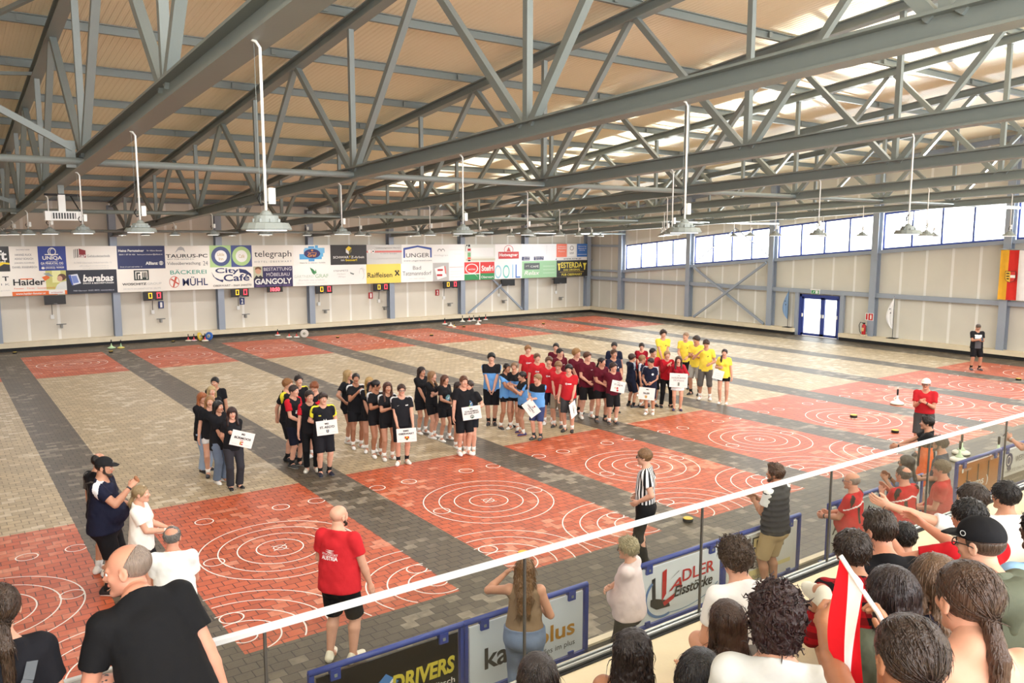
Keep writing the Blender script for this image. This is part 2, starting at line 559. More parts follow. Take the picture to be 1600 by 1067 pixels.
# plinth ledges and black bumper strips
pb = MB(); pb.box((-14, 40.3, .15), (XW, YW, .36), M_CONC); pb.box((-14, 40.36, 0), (XW, YW, .15), M_BLACK)
tag(pb.build('baseboard_back'), kind='structure')
pr = MB()
for y0, y1 in ((-8, DOOR[0] - .12), (DOOR[1] + .12, 40.3)):
    pr.box((35.25, y0, .15), (XW, y1, .34), M_CONC); pr.box((35.31, y0, 0), (XW, y1, .15), M_BLACK)
tag(pr.build('baseboard_right'), kind='structure')

yd = MB(); yd.box((XW + .2, 10, -.15), (44.2, 36, -.02), M_CONC); tag(yd.build('yard_glare_blocker'), kind='structure')  # unseen slab added outside so the upward glare misses the door
# roof skin
M_ROOF = bpy.data.materials.new('roof_sheet')
M_ROOF.use_nodes = True
nt = M_ROOF.node_tree; b = nt.nodes['Principled BSDF']
b.inputs['Base Color'].default_value = lin((247, 234, 203)); b.inputs['Roughness'].default_value = 0.42
tc = nd(nt, 'ShaderNodeTexCoord'); wv = nd(nt, 'ShaderNodeTexWave', wave_type='BANDS', bands_direction='X', wave_profile='SIN')
wv.inputs['Scale'].default_value = 2.6
nt.links.new(tc.outputs['Object'], wv.inputs['Vector'])
rp = nd(nt, 'ShaderNodeValToRGB'); rp.color_ramp.elements[0].position = .35; rp.color_ramp.elements[1].position = .65
nt.links.new(wv.outputs['Fac'], rp.inputs['Fac'])
bp = nd(nt, 'ShaderNodeBump'); bp.inputs['Strength'].default_value = 0.55; bp.inputs['Distance'].default_value = .025
nt.links.new(rp.outputs['Color'], bp.inputs['Height']); nt.links.new(bp.outputs['Normal'], b.inputs['Normal'])
cl = MB()
cl.prism([(-14.2, -8, zroof(-8)), (XW + .3, -8, zroof(-8)), (XW + .3, YW + .3, zroof(YW + .3)), (-14.2, YW + .3, zroof(YW + .3))], (0, 0, .12), M_ROOF)
tag(cl.build('ceiling'), kind='structure')

# columns of the two walls
ordn = ['first', 'second', 'third', 'fourth', 'fifth', 'sixth', 'seventh', 'eighth', 'ninth', 'tenth', 'eleventh', 'twelfth', 'thirteenth', 'fourteenth', 'fifteenth', 'sixteenth']
vis = [x for x in CX if x > 1]
for k, x in enumerate(vis):
    c = MB(); c.ibeam((x, 40.6, .36), (x, 40.6, ztop(40.6) + .1), .30, .38, M_STEELB, .03, up=(0, 1, 0))
    o = c.build('steel_column')
    tag(o, 'blue-grey steel column of the banner wall, %s from the left end' % ordn[k], 'column', 'steel columns behind the banners')
for k, y in enumerate(CY[:6]):
    c = MB(); c.ibeam((35.46, y, .34), (35.46, y, ztop(y) + .1), .30, .34, M_STEELB, .03, up=(1, 0, 0))
    tag(c.build('steel_column'), 'blue-grey steel column of the window wall, %s from the far corner' % ordn[k], 'column', 'steel columns of the window wall')

# rails along the window wall (mid rail and sloping window sill rail)
mr = MB(); mr.sq((35.5, 40.5, 2.25), (35.5, DOOR[1] - 1.0, 2.25), .16, .20, M_STEELB); mr.sq((35.5, DOOR[1] - 1.0, 2.25), (35.5, 5, 2.25), .16, .20, M_STEELB)
tag(mr.build('wall_rail'), 'long horizontal grey steel rail at door-head height on the window wall', 'rail')
mr = MB(); mr.sq((35.5, 37.6, zsill(37.6) - .08), (35.5, 9.4, zsill(9.4) - .08), .16, .16, M_STEELB)
tag(mr.build('sill_rail'), 'sloping grey steel rail along the underside of the window band', 'rail')
mr = MB(); mr.sq((35.5, YW, 4.35), (35.5, 37.7, 4.35), .12, .14, M_STEELB); mr.sq((35.5, YW, 2.75), (35.5, 37.7, 2.75), .12, .12, M_STEELB)
mr.sq((35.1, 40.6, 4.4), (35.1, 40.6, 2.3), .1, .1, M_STEELB)
for z in (4.42, 3.4, 2.36): mr.sq((34.9, 40.45, z), (35.5, 40.45, z), .06, .06, M_STEELB)
tag(mr.build('corner_frame'), 'grey steel rails framing the far corner right of the last banners', 'rail')
def brace(name, a, b, lab, w=.11, grp=None):
    m = MB(); m.sq(a, b, w, w, M_STEELB, up=(1, 0, 0)); tag(m.build(name), lab, 'brace', grp)
brace('cross_brace', (35.34, 31.5, 3.2), (35.34, 26.6, .4), 'grey diagonal brace under the second window falling towards the door')
brace('cross_brace', (35.21, 26.5, 3.6), (35.21, 31.3, .4), 'grey diagonal brace under the second window rising towards the door')
brace('cross_brace', (35.40, 28.7, 5.4), (35.40, 31.6, 3.4), 'thin grey brace crossing the upper left of the second window', .04)
brace('cross_brace', (35.40, 28.7, 5.4), (35.40, 26.4, 3.9), 'thin grey brace crossing the upper right of the second window', .04)
for a, b_, lab in (((28.5, 40.30, 2.30), (25.7, 40.30, .42), 'grey diagonal brace under the red and green banner falling to the left'),
                   ((27.5, 40.47, 2.42), (29.8, 40.47, .42), 'pale diagonal brace under the blank scoreboards falling to the right')):
    m = MB(); m.sq(a, b_, .1, .1, M_STEELB, up=(0, 1, 0)); tag(m.build('cross_brace'), lab, 'brace')

# windows
WN = 0
for i in range(0, 6):
    y0, y1 = CY[i] - .2, CY[i + 1] + .2
    WN += 1
    w = MB()
    for k in range(5):
        y = y0 + (y1 - y0) * k / 4
        w.sq((XW + .05, y, zsill(y)), (XW + .05, y, zhead(y)), .07, .07, M_BLUE, up=(0, 1, 0))
    w.sq((XW + .05, y0, zsill(y0) + .04), (XW + .05, y1, zsill(y1) + .04), .09, .09, M_BLUE)
    w.sq((XW + .05, y0, zhead(y0) - .04), (XW + .05, y1, zhead(y1) - .04), .09, .09, M_BLUE)
    o = w.build('window_%d' % WN); tag(o, kind='structure')
    g = MB(); g.add([(XW + .06, y0, zsill(y0)), (XW + .06, y1, zsill(y1)), (XW + .06, y1, zhead(y1)), (XW + .06, y0, zhead(y0))], [(0, 1, 2, 3)], M_GLASS)
    g.build('pane', o)

# double glass door
M_WHITE = mat('paint_white', (235, 235, 232), 0.5, var=0.04)
d = MB()
y0, y1, zt = DOOR
for y in (y0 + .06, y1 - .06): d.box((35.55, y - .07, 0), (35.72, y + .07, zt), M_BLUE)
d.box((35.55, y0, zt - .12), (35.72, y1, zt), M_BLUE)
dor = d.build('door_1'); tag(dor, kind='structure')
ym = 23.35
for a, b_ in ((y0 + .13, ym), (ym, y1 - .13)):
    l = MB()
    l.box((35.58, a, .02), (35.66, a + .11, zt - .12), M_BLUE); l.box((35.58, b_ - .11, .02), (35.66, b_, zt - .12), M_BLUE)
    l.box((35.58, a, .02), (35.66, b_, .14), M_BLUE); l.box((35.58, a, zt - .22), (35.66, b_, zt - .12), M_BLUE)
    lf = l.build('door_leaf', dor)
    g = MB(); g.box((35.61, a + .11, .14), (35.63, b_ - .11, zt - .22), M_GLASS); g.build('pane', lf)
    h = MB(); h.box((35.53, b_ - .09, .95), (35.58, b_ - .03, 1.12), M_WHITE); h.box((35.53, a + .03, .95), (35.58, a + .09, 1.12), M_WHITE); h.build('door_handle', lf)
fr = MB()
for y in (y0 - .1, y1 + .1): fr.box((35.45, y - .1, 0), (35.6, y + .1, 2.2), M_STEELB)
tag(fr.build('trim_2'), kind='structure')
ex = MB(); ex.box((35.36, 23.42, 2.14), (35.42, 23.88, 2.36), M_WHITE)
ex.box((35.30, 23.40, 2.33), (35.42, 23.90, 2.38), M_WHITE)
o = ex.build('exit_sign'); tag(o, 'small green and white running-man exit sign above the glass door', 'sign')
a = MB(); art(a, [('r', (.05, .05, .95, .8), (38, 140, 82)), ('r', (.52, .12, .82, .74), (235, 240, 235)), ('p', [(.2, .2), (.3, .25), (.42, .6), (.3, .62)], (235, 240, 235)), ('p', [(.84, .42), (.92, .36), (.92, .5)], (235, 240, 235))], (35.36, 23.88, 2.14), (0, -1, 0), (0, 0, 1), (-1, 0, 0), .46, .22); a.build('pictogram', o)

# ------------------------------------------------------------------ roof steel
BN = [37.25 - 5.63 * k for k in range(0, 8)]           # lower nodes
TN = [39.9, 34.45] + [34.45 - 5.63 * k for k in range(1, 8)]
tl = {0: 'roof truss over the left hall edge, partly out of view', 1: 'nearest steel roof truss, its bottom chord running large across the upper left',
      2: 'second steel roof truss from the left, crossing the whole upper picture'}
proto = None
def make_truss(x, lab):
    t = empty('roof_truss', (x, 0, 0)); tag(t, lab, 'roof truss', 'steel roof trusses')
    m = MB(); m.ibeam((0, 40.6, ztop(40.6) + .11), (0, -6, ztop(-6) + .11), .22, .22, M_STEEL, .025); m.build('top_chord', t)
    m = MB(); m.ibeam((0, 40.4, zbot(40.4) + .12), (0, -6, zbot(-6) + .12), .24, .24, M_STEEL, .028); m.build('bottom_chord', t)
    for k, y in enumerate(BN):
        m = MB(); m.sq((0, y, zbot(y) + .22), (0, y, ztop(y) + .02), .10, .10, M_STEEL, up=(0, 1, 0)); m.build('post', t)
        for s in (0, 1):
            yt = TN[k + s]
            if yt < -5: continue
            dy = .10 if s == 0 else -.10
            m = MB(); m.sq((0, y + dy, zbot(y) + .2), (0, yt - dy * .8, ztop(yt) + .02), .115, .115, M_STEEL, up=(1, 0, 0)); m.build('diagonal', t)
    for k in range(3):
        y = (33.0, 21.5, 10.0)[k]
        m = MB(); m.box((-.14, y - .25, zbot(y) - .012), (.14, y + .25, zbot(y) + .0), M_STEEL)
        for s in (-.2, -.1, 0, .1, .2):
            for q in (-.1, .1): m.box((q - .015, y + s - .015, zbot(y) - .04), (q + .015, y + s + .015, zbot(y) - .01), M_STEEL)
        if k == 1: m.build('splice_plate', t)
    return t
for k, x in enumerate(CX[1:-1]):
    lab = tl.get(k, '%s steel roof truss from the left, further towards the window wall' % ordn[k])
    if k == 7: lab = 'last steel roof truss before the far corner of the window wall'
    if proto is None:
        proto = make_truss(x, lab)
    else:
        copy_thing(proto, (x, 0, 0), lab)
for k in range(15):
    y = 40.2 - .12 - 2.817 * k if k else 40.0
    z = ztop(y) + .31
    m = MB(); m.bar((-14, y, z), (35.5, y, z), [(-.04, -.09), (.04, -.09), (.04, -.075), (-.025, -.075), (-.025, .075), (.04, .075), (.04, .09), (-.04, .09)], M_STEEL)
    o = m.build('roof_purlin'); tag(o, 'long grey steel roof purlin, %s from the banner wall' % ordn[k], 'purlin', 'roof purlins')
    for x in CX[1:-1]:
        bk = MB(); bk.box((x - .55, y - .05, z - .06), (x - .45, y - .03, z + .06), M_STEEL); bk.build('joint_plate', o)
mt = MB(); mt.ibeam((-14, 40.62, 6.55), (35.5, 40.62, 6.55), .2, .22, M_STEELB)
tag(mt.build('eaves_beam'), 'blue-grey eaves beam running along the top of the banner wall', 'beam')
mt = MB(); mt.ibeam((35.5, 40.6, ztop(40.6) + .1), (35.5, -5, ztop(-5) + .1), .2, .22, M_STEELB)
tag(mt.build('verge_beam'), 'sloping blue-grey beam along the top of the window wall', 'beam')
for y, lab in ((BN[4], 'thick round tie pipe linking the truss bottoms nearest the stand'), (BN[2], 'round tie pipe linking the truss bottoms in the middle of the hall'), (BN[0], 'round tie pipe linking the truss bottoms near the banner wall')):
    m = MB(); m.tube([(-14, y, zbot(y) + .10), (35.4, y, zbot(y) + .10)], .06, M_STEEL, 12)
    tag(m.build('tie_pipe'), lab, 'pipe', 'tie pipes between the trusses')
for y, lab in ((BN[4], 'diagonal stay from the roof at the far left down to the nearest truss'), (BN[2], 'diagonal stay at the far left further back in the hall')):
    m = MB(); m.sq((CX[1], y, ztop(y)), (CX[2] - .15, y, zbot(y) + .3), .10, .10, M_STEEL, up=(0, 1, 0))
    m.box((CX[2] - .26, y - .02, zbot(y)), (CX[2] - .12, y + .02, zbot(y) + .42), M_STEEL)
    tag(m.build('roof_stay'), lab, 'stay')
m = MB()
for a, b_ in (((CX[1], 26, ztop(26) + .12), (CX[2], 14.8, ztop(14.8) + .12)), ((CX[2], 20.4, ztop(20.4) + .12), (-14, 26, ztop(26) + .12))): m.sq(a, b_, .07, .07, M_STEEL)
tag(m.build('roof_wind_brace'), 'thin diagonal wind bracing under the roof sheet at the upper left', 'brace')

# ------------------------------------------------------------------ high-bay lamps
M_LAMP = mat('lamp_grey', (140, 146, 143), 0.5, var=0.05)
M_LED = mat('lamp_led', (255, 250, 240), 0.4, emit=1.2, var=0.0)
LAMP_D = bpy.data.lights.new('lamp_light', 'AREA'); LAMP_D.shape = 'DISK'; LAMP_D.size = .28; LAMP_D.energy = 24; LAMP_D.color = (.99, .99, 1.0)
def lamp_at(x, y, lab, src={}):
    drop = zbot(y) - 5.02
    t = empty('high_bay_lamp', (x, y, 4.95)); tag(t, lab, 'ceiling lamp', 'high-bay lamps hung from the trusses')
    if not src:
        m = MB(); m.lathe([(.185, 0), (.19, .012), (.165, .055), (.10, .06), (.09, .11), (.05, .115), (.035, .14), (.02, .15)], M_LAMP, n=16, smooth=False)
        for k in range(8):
            a = k * PI / 4; m.box((math.cos(a) * .1 - .008, math.sin(a) * .1 - .008, .055), (math.cos(a) * .1 + .008, math.sin(a) * .1 + .008, .085), M_LAMP)
        src['h'] = m.build('lamp_housing', t)
        m = MB(); m.lathe([(.15, -.006), (.15, .004)], M_LED, n=16); src['l'] = m.build('lens', t)
        m = MB(); m.box((.02, -.025, .20), (.07, .025, .32), M_WHITE); src['d'] = m.build('driver_box', t)
    else:
        for k in ('h', 'l', 'd'):
            c = src[k].copy(); COL.objects.link(c); c.parent = t
    lo = bpy.data.objects.new('lamp_light', LAMP_D); COL.objects.link(lo); lo.parent = t; lo.location = (0, 0, -.012)
    L = zbot(y) - 4.95
    m = MB(); m.tube([(0, 0, .14), (0, 0, L - .05), (-.03, 0, L - .01), (-.06, 0, L)], .012, M_WHITE, 8)
    m.tube([(-.04, 0, .2), (-.045, 0, L)], .0022, M_STEEL, 5); m.build('rod', t)
    m = MB(); m.tube([(.04, 0, .22), (-.03, .02, .19), (-.06, 0, .24), (-.04, -.02, .28)], .008, M_BLACK, 6); m.build('cable', t)
rows = ['nearest the stand', 'second from the stand', 'third from the stand', 'fourth from the stand', 'fifth from the stand', 'sixth from the stand', 'seventh from the stand', 'closest to the banner wall']
for k, x in enumerate(CX[2:-1]):
    for j in range(8):
        y = 6.2 + 4.57 * j
        if x / y > 4.6: continue
        tn = ['nearest', 'second', 'third', 'fourth', 'fifth', 'sixth', 'seventh'][k]
        lamp_at(x, y, 'grey high-bay lamp under the %s truss, %s' % (tn, rows[j]))
# fan heater under the nearest truss
t = empty('heater_unit', (2.1, 17.6, 5.2)); tag(t, 'white boxy unit with dark grille hung under the nearest truss', 'heater')
m = MB(); m.box((-.30, -.12, .0), (.30, .12, .17), M_WHITE)
m.build('case', t)
m = MB(); m.box((-.19, -.135, .03), (.21, -.12, .14), flat((60, 62, 64)))
for k in range(9): m.box((-.19 + k * .046, -.142, .03), (-.175 + k * .046, -.134, .14), M_WHITE)
m.build('grille', t)
m = MB(); m.box((-.06, -.05, .17), (.06, .05, .48), M_WHITE); m.box((-.28, -.04, .46), (.3, .04, .50), M_BLACK); m.box((-.05, -.05, .5), (.05, .05, zbot(17.6) - 5.2), M_STEEL); m.build('bracket', t)
m = MB(); m.tube([(.15, -.05, .46), (.28, -.08, .2), (.34, -.05, .08), (.28, -.02, .05)], .012, M_BLACK, 6); m.build('cable', t)
t = empty('loudspeaker', (13.9, 5.2, 5.6)); tag(t, 'black loudspeaker cut off by the right picture edge under the roof', 'loudspeaker')
m = MB(); m.prism([(-.2, -.2, 0), (.2, -.2, 0), (.2, -.15, .55), (-.2, -.28, .55)], (0, .35, 0), M_BLACK); m.build('cabinet', t)
m = MB(); m.tube([(0, 0, .5), (0, 0, zbot(5.2) - 5.6 + .02)], .02, M_STEEL); m.build('mount', t)
# ------------------------------------------------------------------ advertising boards on the banner wall
NV = (36, 44, 92); WH = (238, 236, 230); BK = (28, 28, 30); GR = (120, 122, 124); LG = (196, 196, 192); RD = (196, 32, 38); OR = (232, 112, 44); YE = (236, 206, 40); GN = (40, 140, 110); BL = (58, 84, 160)
KX = 1.0055
YA = 40.3
def board(x0, x1, row, bgc, lab, items, group='advertising boards on the far wall'):
    x0 *= KX; x1 *= KX
    z0, z1 = ((3.425, 4.475), (2.375, 3.425))[row]
    m = MB(); m.box((x0, YA, z0), (x1, YA + .05, z1), mat('board_%02x%02x%02x' % bgc, bgc, 0.45, var=0.03, scale=1))
    o = m.build('advertising_board'); tag(o, lab, 'advertising board', group)
    if items:
        a = MB(); art(a, items, (x0, YA, z0), (1, 0, 0), (0, 0, 1), (0, -1, 0), x1 - x0, z1 - z0)
        a.build('lettering', o)
CREAM = (240, 234, 222)
T = lambda s, x0, y0, x1, y1, c, b=0.0, sh=0.0: ('t', s, (x0, y0, x1, y1), c, b, sh)
R_ = lambda x0, y0, x1, y1, c: ('r', (x0, y0, x1, y1), c)
board(.6, 2.7, 0, (34, 33, 31), 'black banner with white ft and yellow lines at the far left, cut by the frame', [T('ft', .78, .45, .96, .85, WH, .03), T('rt!', .82, .32, .93, .44, WH, .02), ('p', [(.70, .12), (.76, .12), (.9, .30), (1, .27), (1, .34), (.86, .38)], YE), ('p', [(.70, .74), (.80, .66), (.74, .64)], YE)])
board(.6, 2.71, 1, CREAM, 'pale banner ending in the letter T at the far left, lower row', [T('T', .85, .62, .96, .8, BK, .02), T('L I K', .72, .44, .97, .52, GR), T('gmbh', .8, .2, .97, .26, LG)])
board(2.7, 3.75, 0, CREAM, 'cream banner with four lines of small names beside the blue banner with white ring', [T('DACHDECKEREI', .25, .84, .72, .89, GR), T('HANNES RUCK', .2, .62, .78, .70, (80, 80, 90)), T('ADOLF SCHUCH', .18, .46, .82, .54, (80, 80, 90)), T('JÜRGEN KONRAD', .16, .29, .86, .37, (80, 80, 90)), T('DANIEL EGGENREICH', .08, .12, .94, .20, (80, 80, 90))])
board(3.75, 4.81, 0, (42, 62, 148), 'blue banner with a white ring emblem and white lettering', [('o', (.5, .78, .15, .17), WH, .22), ('o', (.53, .77, .11, .15), WH, .2), R_(.24, .64, .72, .68, WH), T('UNIQA', .15, .42, .85, .6, WH, .025), R_(.28, .375, .7, .385, WH), T('GA PINKATAL OG', .08, .25, .88, .35, WH, .02), R_(.1, .20, .88, .206, WH), T('(03352) 90909', .24, .06, .9, .16, WH, .015), ('e', (.15, .11, .06, .05), WH)])
board(4.81, 6.84, 0, CREAM, 'cream banner with black bars beside a dark red square', [R_(.15, .5, .16, .86, BK), R_(.18, .52, .192, .88, BK), R_(.215, .52, .232, .88, BK), ('p', [(.25, .52), (.38, .52), (.38, .82), (.25, .9)], (142, 28, 34)), T('S&P', .255, .52, .375, .64, WH, .02), T('Gebäudetechnik', .4, .53, .86, .63, GR), T('A-7400 Oberwart, Industriestraße 12', .14, .26, .88, .34, LG), T('office@gebaeudetechnik.at', .24, .13, .82, .2, LG), T('www.gebaeudetechnik.at', .3, .04, .82, .1, LG)])
board(2.71, 4.76, 1, CREAM, 'white and orange window banner with a photo of a person at its right', [R_(0, 0, .82, .17, OR), R_(.96, 0, 1, .17, OR), R_(.62, .22, 1, 1, (206, 204, 120)), R_(.74, .5, .9, 1, (236, 236, 170)), ('e', (.92, .72, .08, .14), (96, 62, 44)), ('e', (.88, .66, .05, .12), (214, 168, 138)), ('p', [(.78, .22), (1, .22), (1, .56), (.9, .52), (.82, .40)], (222, 226, 220)), ('p', [(.55, .74), (.66, .82), (.70, .70), (.60, .58)], OR), ('p', [(.58, .88), (.68, .92), (.76, .76), (.66, .78)], (150, 160, 160)), T('Haider', .03, .42, .6, .68, BK, .02), R_(.16, .66, .38, .70, OR), T('Fenster · Türen · Sonnenschutz', .04, .27, .78, .33, OR), T('www.haider-fenster.at', .06, .04, .6, .13, WH, .02), R_(.66, .03, .95, .2, WH), T('INTERNORM', .7, .06, .92, .12, (170, 40, 40))])
board(4.76, 6.78, 1, (30, 34, 48), 'dark banner with a tilted white book emblem and white barabas lettering', [('p', [(.05, .80), (.22, .84), (.28, .44), (.11, .36)], (224, 228, 236)), ('p', [(.04, .78), (.09, .8), (.13, .36), (.10, .38)], (60, 90, 170)), ('p', [(.10, .76), (.20, .77), (.24, .48), (.13, .44)], (120, 140, 200)), T('barabas', .32, .50, .93, .80, WH, .03, .15), T('DRUCK & BESCHRIFTUNGEN', .32, .40, .93, .47, WH, .02), T('7400 Oberwart  03352 38970  www.barabas.at', .12, .10, .93, .16, (190, 194, 204))])
board(6.84, 8.87, 0, NV, 'navy insurance banner with a white round eagle emblem at lower right', [T('Heinz Pernsteiner', .03, .74, .56, .85, WH, .02), T('Ihr Allianz Berater', .62, .76, .95, .82, WH), T('0664 1 87 56 456   heinz.pernsteiner@allianz.at', .04, .58, .95, .66, WH), T('Allianz', .58, .17, .84, .31, WH, .03), ('o', (.91, .24, .045, .09), WH, .2), R_(.89, .18, .9, .30, WH), R_(.905, .17, .915, .31, WH), R_(.92, .18, .93, .30, WH), T('Denk ich auch weil verläss. :-)', .05, .06, .5, .12, WH)])
board(8.87, 10.89, 0, CREAM, 'cream computer banner with a grey bull sketch above black lettering', [('p', [(.22, .68), (.3, .92), (.36, .96), (.42, .9), (.45, .7), (.4, .8), (.3, .8)], (176, 176, 174)), T('TAURUS-PC', .02, .46, .95, .62, BK, .015), T('BEST FOR GAMES E.U.', .05, .37, .65, .42, GR), T('Videoüberwachung', .04, .1, .78, .28, (90, 92, 94)), T('24', .84, .1, .95, .3, GR)])
board(10.89, 12.91, 0, (176, 206, 140), 'green and blue banner with two large rings', [R_(.5, 0, 1, 1, (72, 84, 140)), ('e', (.26, .5, .225, .45), (72, 84, 128)), ('e', (.75, .5, .225, .45), (178, 208, 140)), ('e', (.26, .5, .14, .28), WH), ('e', (.75, .5, .14, .28), WH), T('Little', .18, .52, .34, .66, (190, 160, 80)), T('Inn', .21, .32, .31, .46, (190, 160, 80)), T('Café', .68, .42, .82, .58, (190, 160, 80))])
board(6.78, 8.82, 1, CREAM, 'cream banner with a black square letter emblem above grey lettering', [R_(.35, .50, .66, .94, (40, 50, 44)), R_(.38, .55, .63, .89, CREAM), R_(.40, .55, .43, .85, (40, 50, 44)), R_(.40, .78, .48, .85, (40, 50, 44)), R_(.45, .55, .48, .72, (40, 50, 44)), R_(.52, .55, .60, .62, (40, 50, 44)), R_(.52, .55, .54, .85, (40, 50, 44)), R_(.555, .6, .575, .85, (40, 50, 44)), R_(.59, .55, .61, .85, (40, 50, 44)), T('WOSCHITZ', .1, .29, .6, .39, BK, .02), T('GROUP', .62, .29, .92, .39, LG), T('DIE ERSTE BAUDIENSTLEISTER GRUPPE', .12, .1, .9, .17, LG)])
board(8.82, 10.87, 1, CREAM, 'cream bakery banner with a red round pretzel emblem', [T('BÄCKEREI', .12, .72, .92, .94, (46, 150, 128), .005), ('o', (.2, .38, .11, .26), (206, 84, 64), .1), ('p', [(.16, .16), (.19, .16), (.26, .58), (.22, .6)], (206, 84, 64)), ('p', [(.12, .5), (.14, .54), (.3, .3), (.28, .26)], (206, 84, 64)), T('MÜHL', .38, .19, .94, .6, NV, .01)])
board(10.87, 12.96, 1, CREAM, 'cream café banner with dark blue swooshes around its lettering', [('p', [(.03, .8), (.10, .55), (.22, .42), (.30, .42), (.28, .3), (.15, .42), (.07, .58)], NV), ('p', [(.66, .92), (.82, .86), (.94, .66), (.96, .46), (.88, .62), (.74, .72), (.68, .72)], NV), T('City', .12, .66, .66, .96, NV, .02), T('Café', .30, .34, .9, .66, NV, .02), T('OBERWART - 0664 2444770', .06, .1, .94, .19, BK)])
board(12.91, 15.03, 0, CREAM, 'cream hotel banner with large black lower-case telegraph lettering', [T('telegraph', .06, .36, .95, .74, BK, .0), T('H O T E L · O B E R W A R T', .06, .18, .95, .26, GR)])
board(12.96, 14.96, 1, (44, 36, 84), 'dark violet banner with a portrait of a man in a suit', [R_(.0, .38, .23, 1, (190, 190, 160)), ('e', (.12, .78, .075, .14), (206, 158, 128)), ('p', [(.04, .84), (.05, .95), (.12, .99), (.19, .95), (.2, .82), (.12, .9)], (110, 80, 56)), ('p', [(.0, .40), (.07, .58), (.12, .5), (.17, .58), (.23, .48), (.23, .38), (0, .38)], (40, 40, 50)), T('BESTATTUNG', .26, .78, .97, .94, (206, 200, 206), .01), T('MÖBELBAU', .32, .52, .92, .72, (206, 200, 206), .01), T('GANGOLY', .03, .14, .97, .42, WH, .03), T('OBERWART · GROSSPETERSDORF · PINKAFELD', .05, .04, .95, .09, (150, 120, 170))])
board(15.03, 17.03, 0, (242, 238, 230), 'white banner with a cross of light-blue squares behind a purple oval', [R_(.16, .30, .76, .56, (84, 164, 214)), R_(.28, .42, .8, .78, (104, 178, 222)), R_(.40, .2, .56, .94, (84, 154, 206)), R_(.58, .74, .66, .98, (84, 164, 214)), R_(.3, .6, .84, .86, (120, 186, 226)), ('e', (.5, .58, .22, .23), (48, 40, 94)), T('Gasthaus', .38, .6, .62, .67, (224, 150, 70)), T('Graf', .38, .42, .62, .58, (236, 160, 60), .01, .2), ('e', (.5, .74, .03, .04), (224, 150, 70)), T('Wiener Str. 12  Oberwart  Tel 03352', .16, .10, .85, .16, GR)])
board(14.96, 16.97, 1, (244, 241, 234), 'white nursery banner with green leaves above pale green lettering', [('p', [(.46, .9), (.52, .62), (.58, .52), (.60, .7), (.54, .82)], (60, 130, 80)), ('p', [(.56, .55), (.62, .8), (.64, .62)], (90, 160, 100)), T('GÄRTNEREI', .03, .4, .56, .56, (196, 208, 196)), T('GRAF', .60, .38, .96, .56, (150, 190, 150)), T('Floristik neu erleben', .16, .24, .84, .32, LG), T('Oberwart  03352 34567  www.graf.at', .1, .10, .92, .17, (214, 216, 208))])
board(17.03, 19.1, 0, (48, 45, 44), 'black banner with a yellow and white cube emblem', [('p', [(.42, .80), (.5, .94), (.58, .84), (.5, .68)], YE), ('p', [(.42, .80), (.5, .68), (.5, .52), (.42, .62)], (220, 220, 216)), ('p', [(.58, .84), (.5, .68), (.5, .52), (.58, .66)], (120, 110, 60)), T('SCHWAR', .07, .32, .50, .44, (222, 220, 214), .02), T('T', .505, .32, .55, .44, YE, .02), T('Z-Arbeit', .56, .32, .93, .44, (222, 220, 214), .015), T('ist', .28, .19, .38, .29, WH), T('besser!', .41, .18, .72, .30, YE, .02)])
board(16.97, 19.06, 1, (244, 242, 236), 'white banner with a pale dove sketch', [T('STEINMETZ', .1, .66, .5, .74, GR), T('Herbert', .2, .5, .42, .58, LG), T('Wien', .22, .36, .42, .44, LG), ('p', [(.54, .62), (.66, .54), (.64, .48), (.56, .54)], (120, 128, 124)), ('o', (.84, .5, .1, .3), (190, 192, 188), .08, -60, 100), ('o', (.88, .6, .08, .22), (190, 192, 188), .08, 20, 200)])
board(19.1, 21.22, 0, (206, 204, 198), 'grey banner crossed by a red double stripe and a white round emblem', [R_(0, .66, 1, .69, (214, 70, 60)), R_(0, .60, 1, .645, (214, 70, 60)), ('e', (.08, .66, .045, .09), WH), ('e', (.18, .66, .045, .09), WH), ('e', (.18, .66, .02, .04), BK), T('Landesinnungsmeister Oberwart', .26, .78, .96, .87, (110, 110, 110)), T('für Dach- Spengler', .38, .5, .86, .57, GR), T('7400 Oberwart, Wiener Straße', .3, .26, .92, .32, LG)])
board(19.06, 21.15, 1, (240, 212, 96), 'yellow bank banner with black crossed gables emblem', [T('Raiffeisen', .03, .3, .74, .56, BK, .012), ('p', [(.81, .38), (.85, .36), (.95, .62), (.93, .66)], BK), ('p', [(.81, .62), (.84, .66), (.96, .4), (.93, .36)], BK), ('p', [(.80, .60), (.87, .68), (.87, .62)], BK), ('p', [(.97, .60), (.90, .68), (.90, .62)], BK)])
board(21.22, 23.22, 0, (244, 242, 236), 'white banner with a blue hall-roof outline above black UNGER lettering', [('p', [(.05, .3), (.1, .3), (.1, .72), (.5, .86), (.5, .95), (.05, .82)], BL), ('p', [(.95, .3), (.9, .3), (.9, .72), (.5, .86), (.5, .95), (.95, .82)], BL), T('UNGER', .13, .32, .87, .54, BK, .0), T('www.ungersteel.com', .05, .08, .95, .19, GR)])
board(21.15, 23.19, 1, (246, 244, 240), 'white spa-town banner with two lines of grey lettering', [T('Bad', .37, .66, .62, .86, (110, 112, 112)), T('Tatzmannsdorf', .05, .36, .95, .58, (110, 112, 112)), T('DAS LEBEN SPÜREN', .25, .16, .75, .22, LG)])
board(23.22, 24.25, 0, (244, 242, 238), 'white banner with a small black double-arch mark', [('o', (.40, .62, .12, .14), BK, .2, 0, 180), ('o', (.62, .62, .12, .14), BK, .2, 0, 180), T('molegran', .06, .34, .94, .46, LG)])
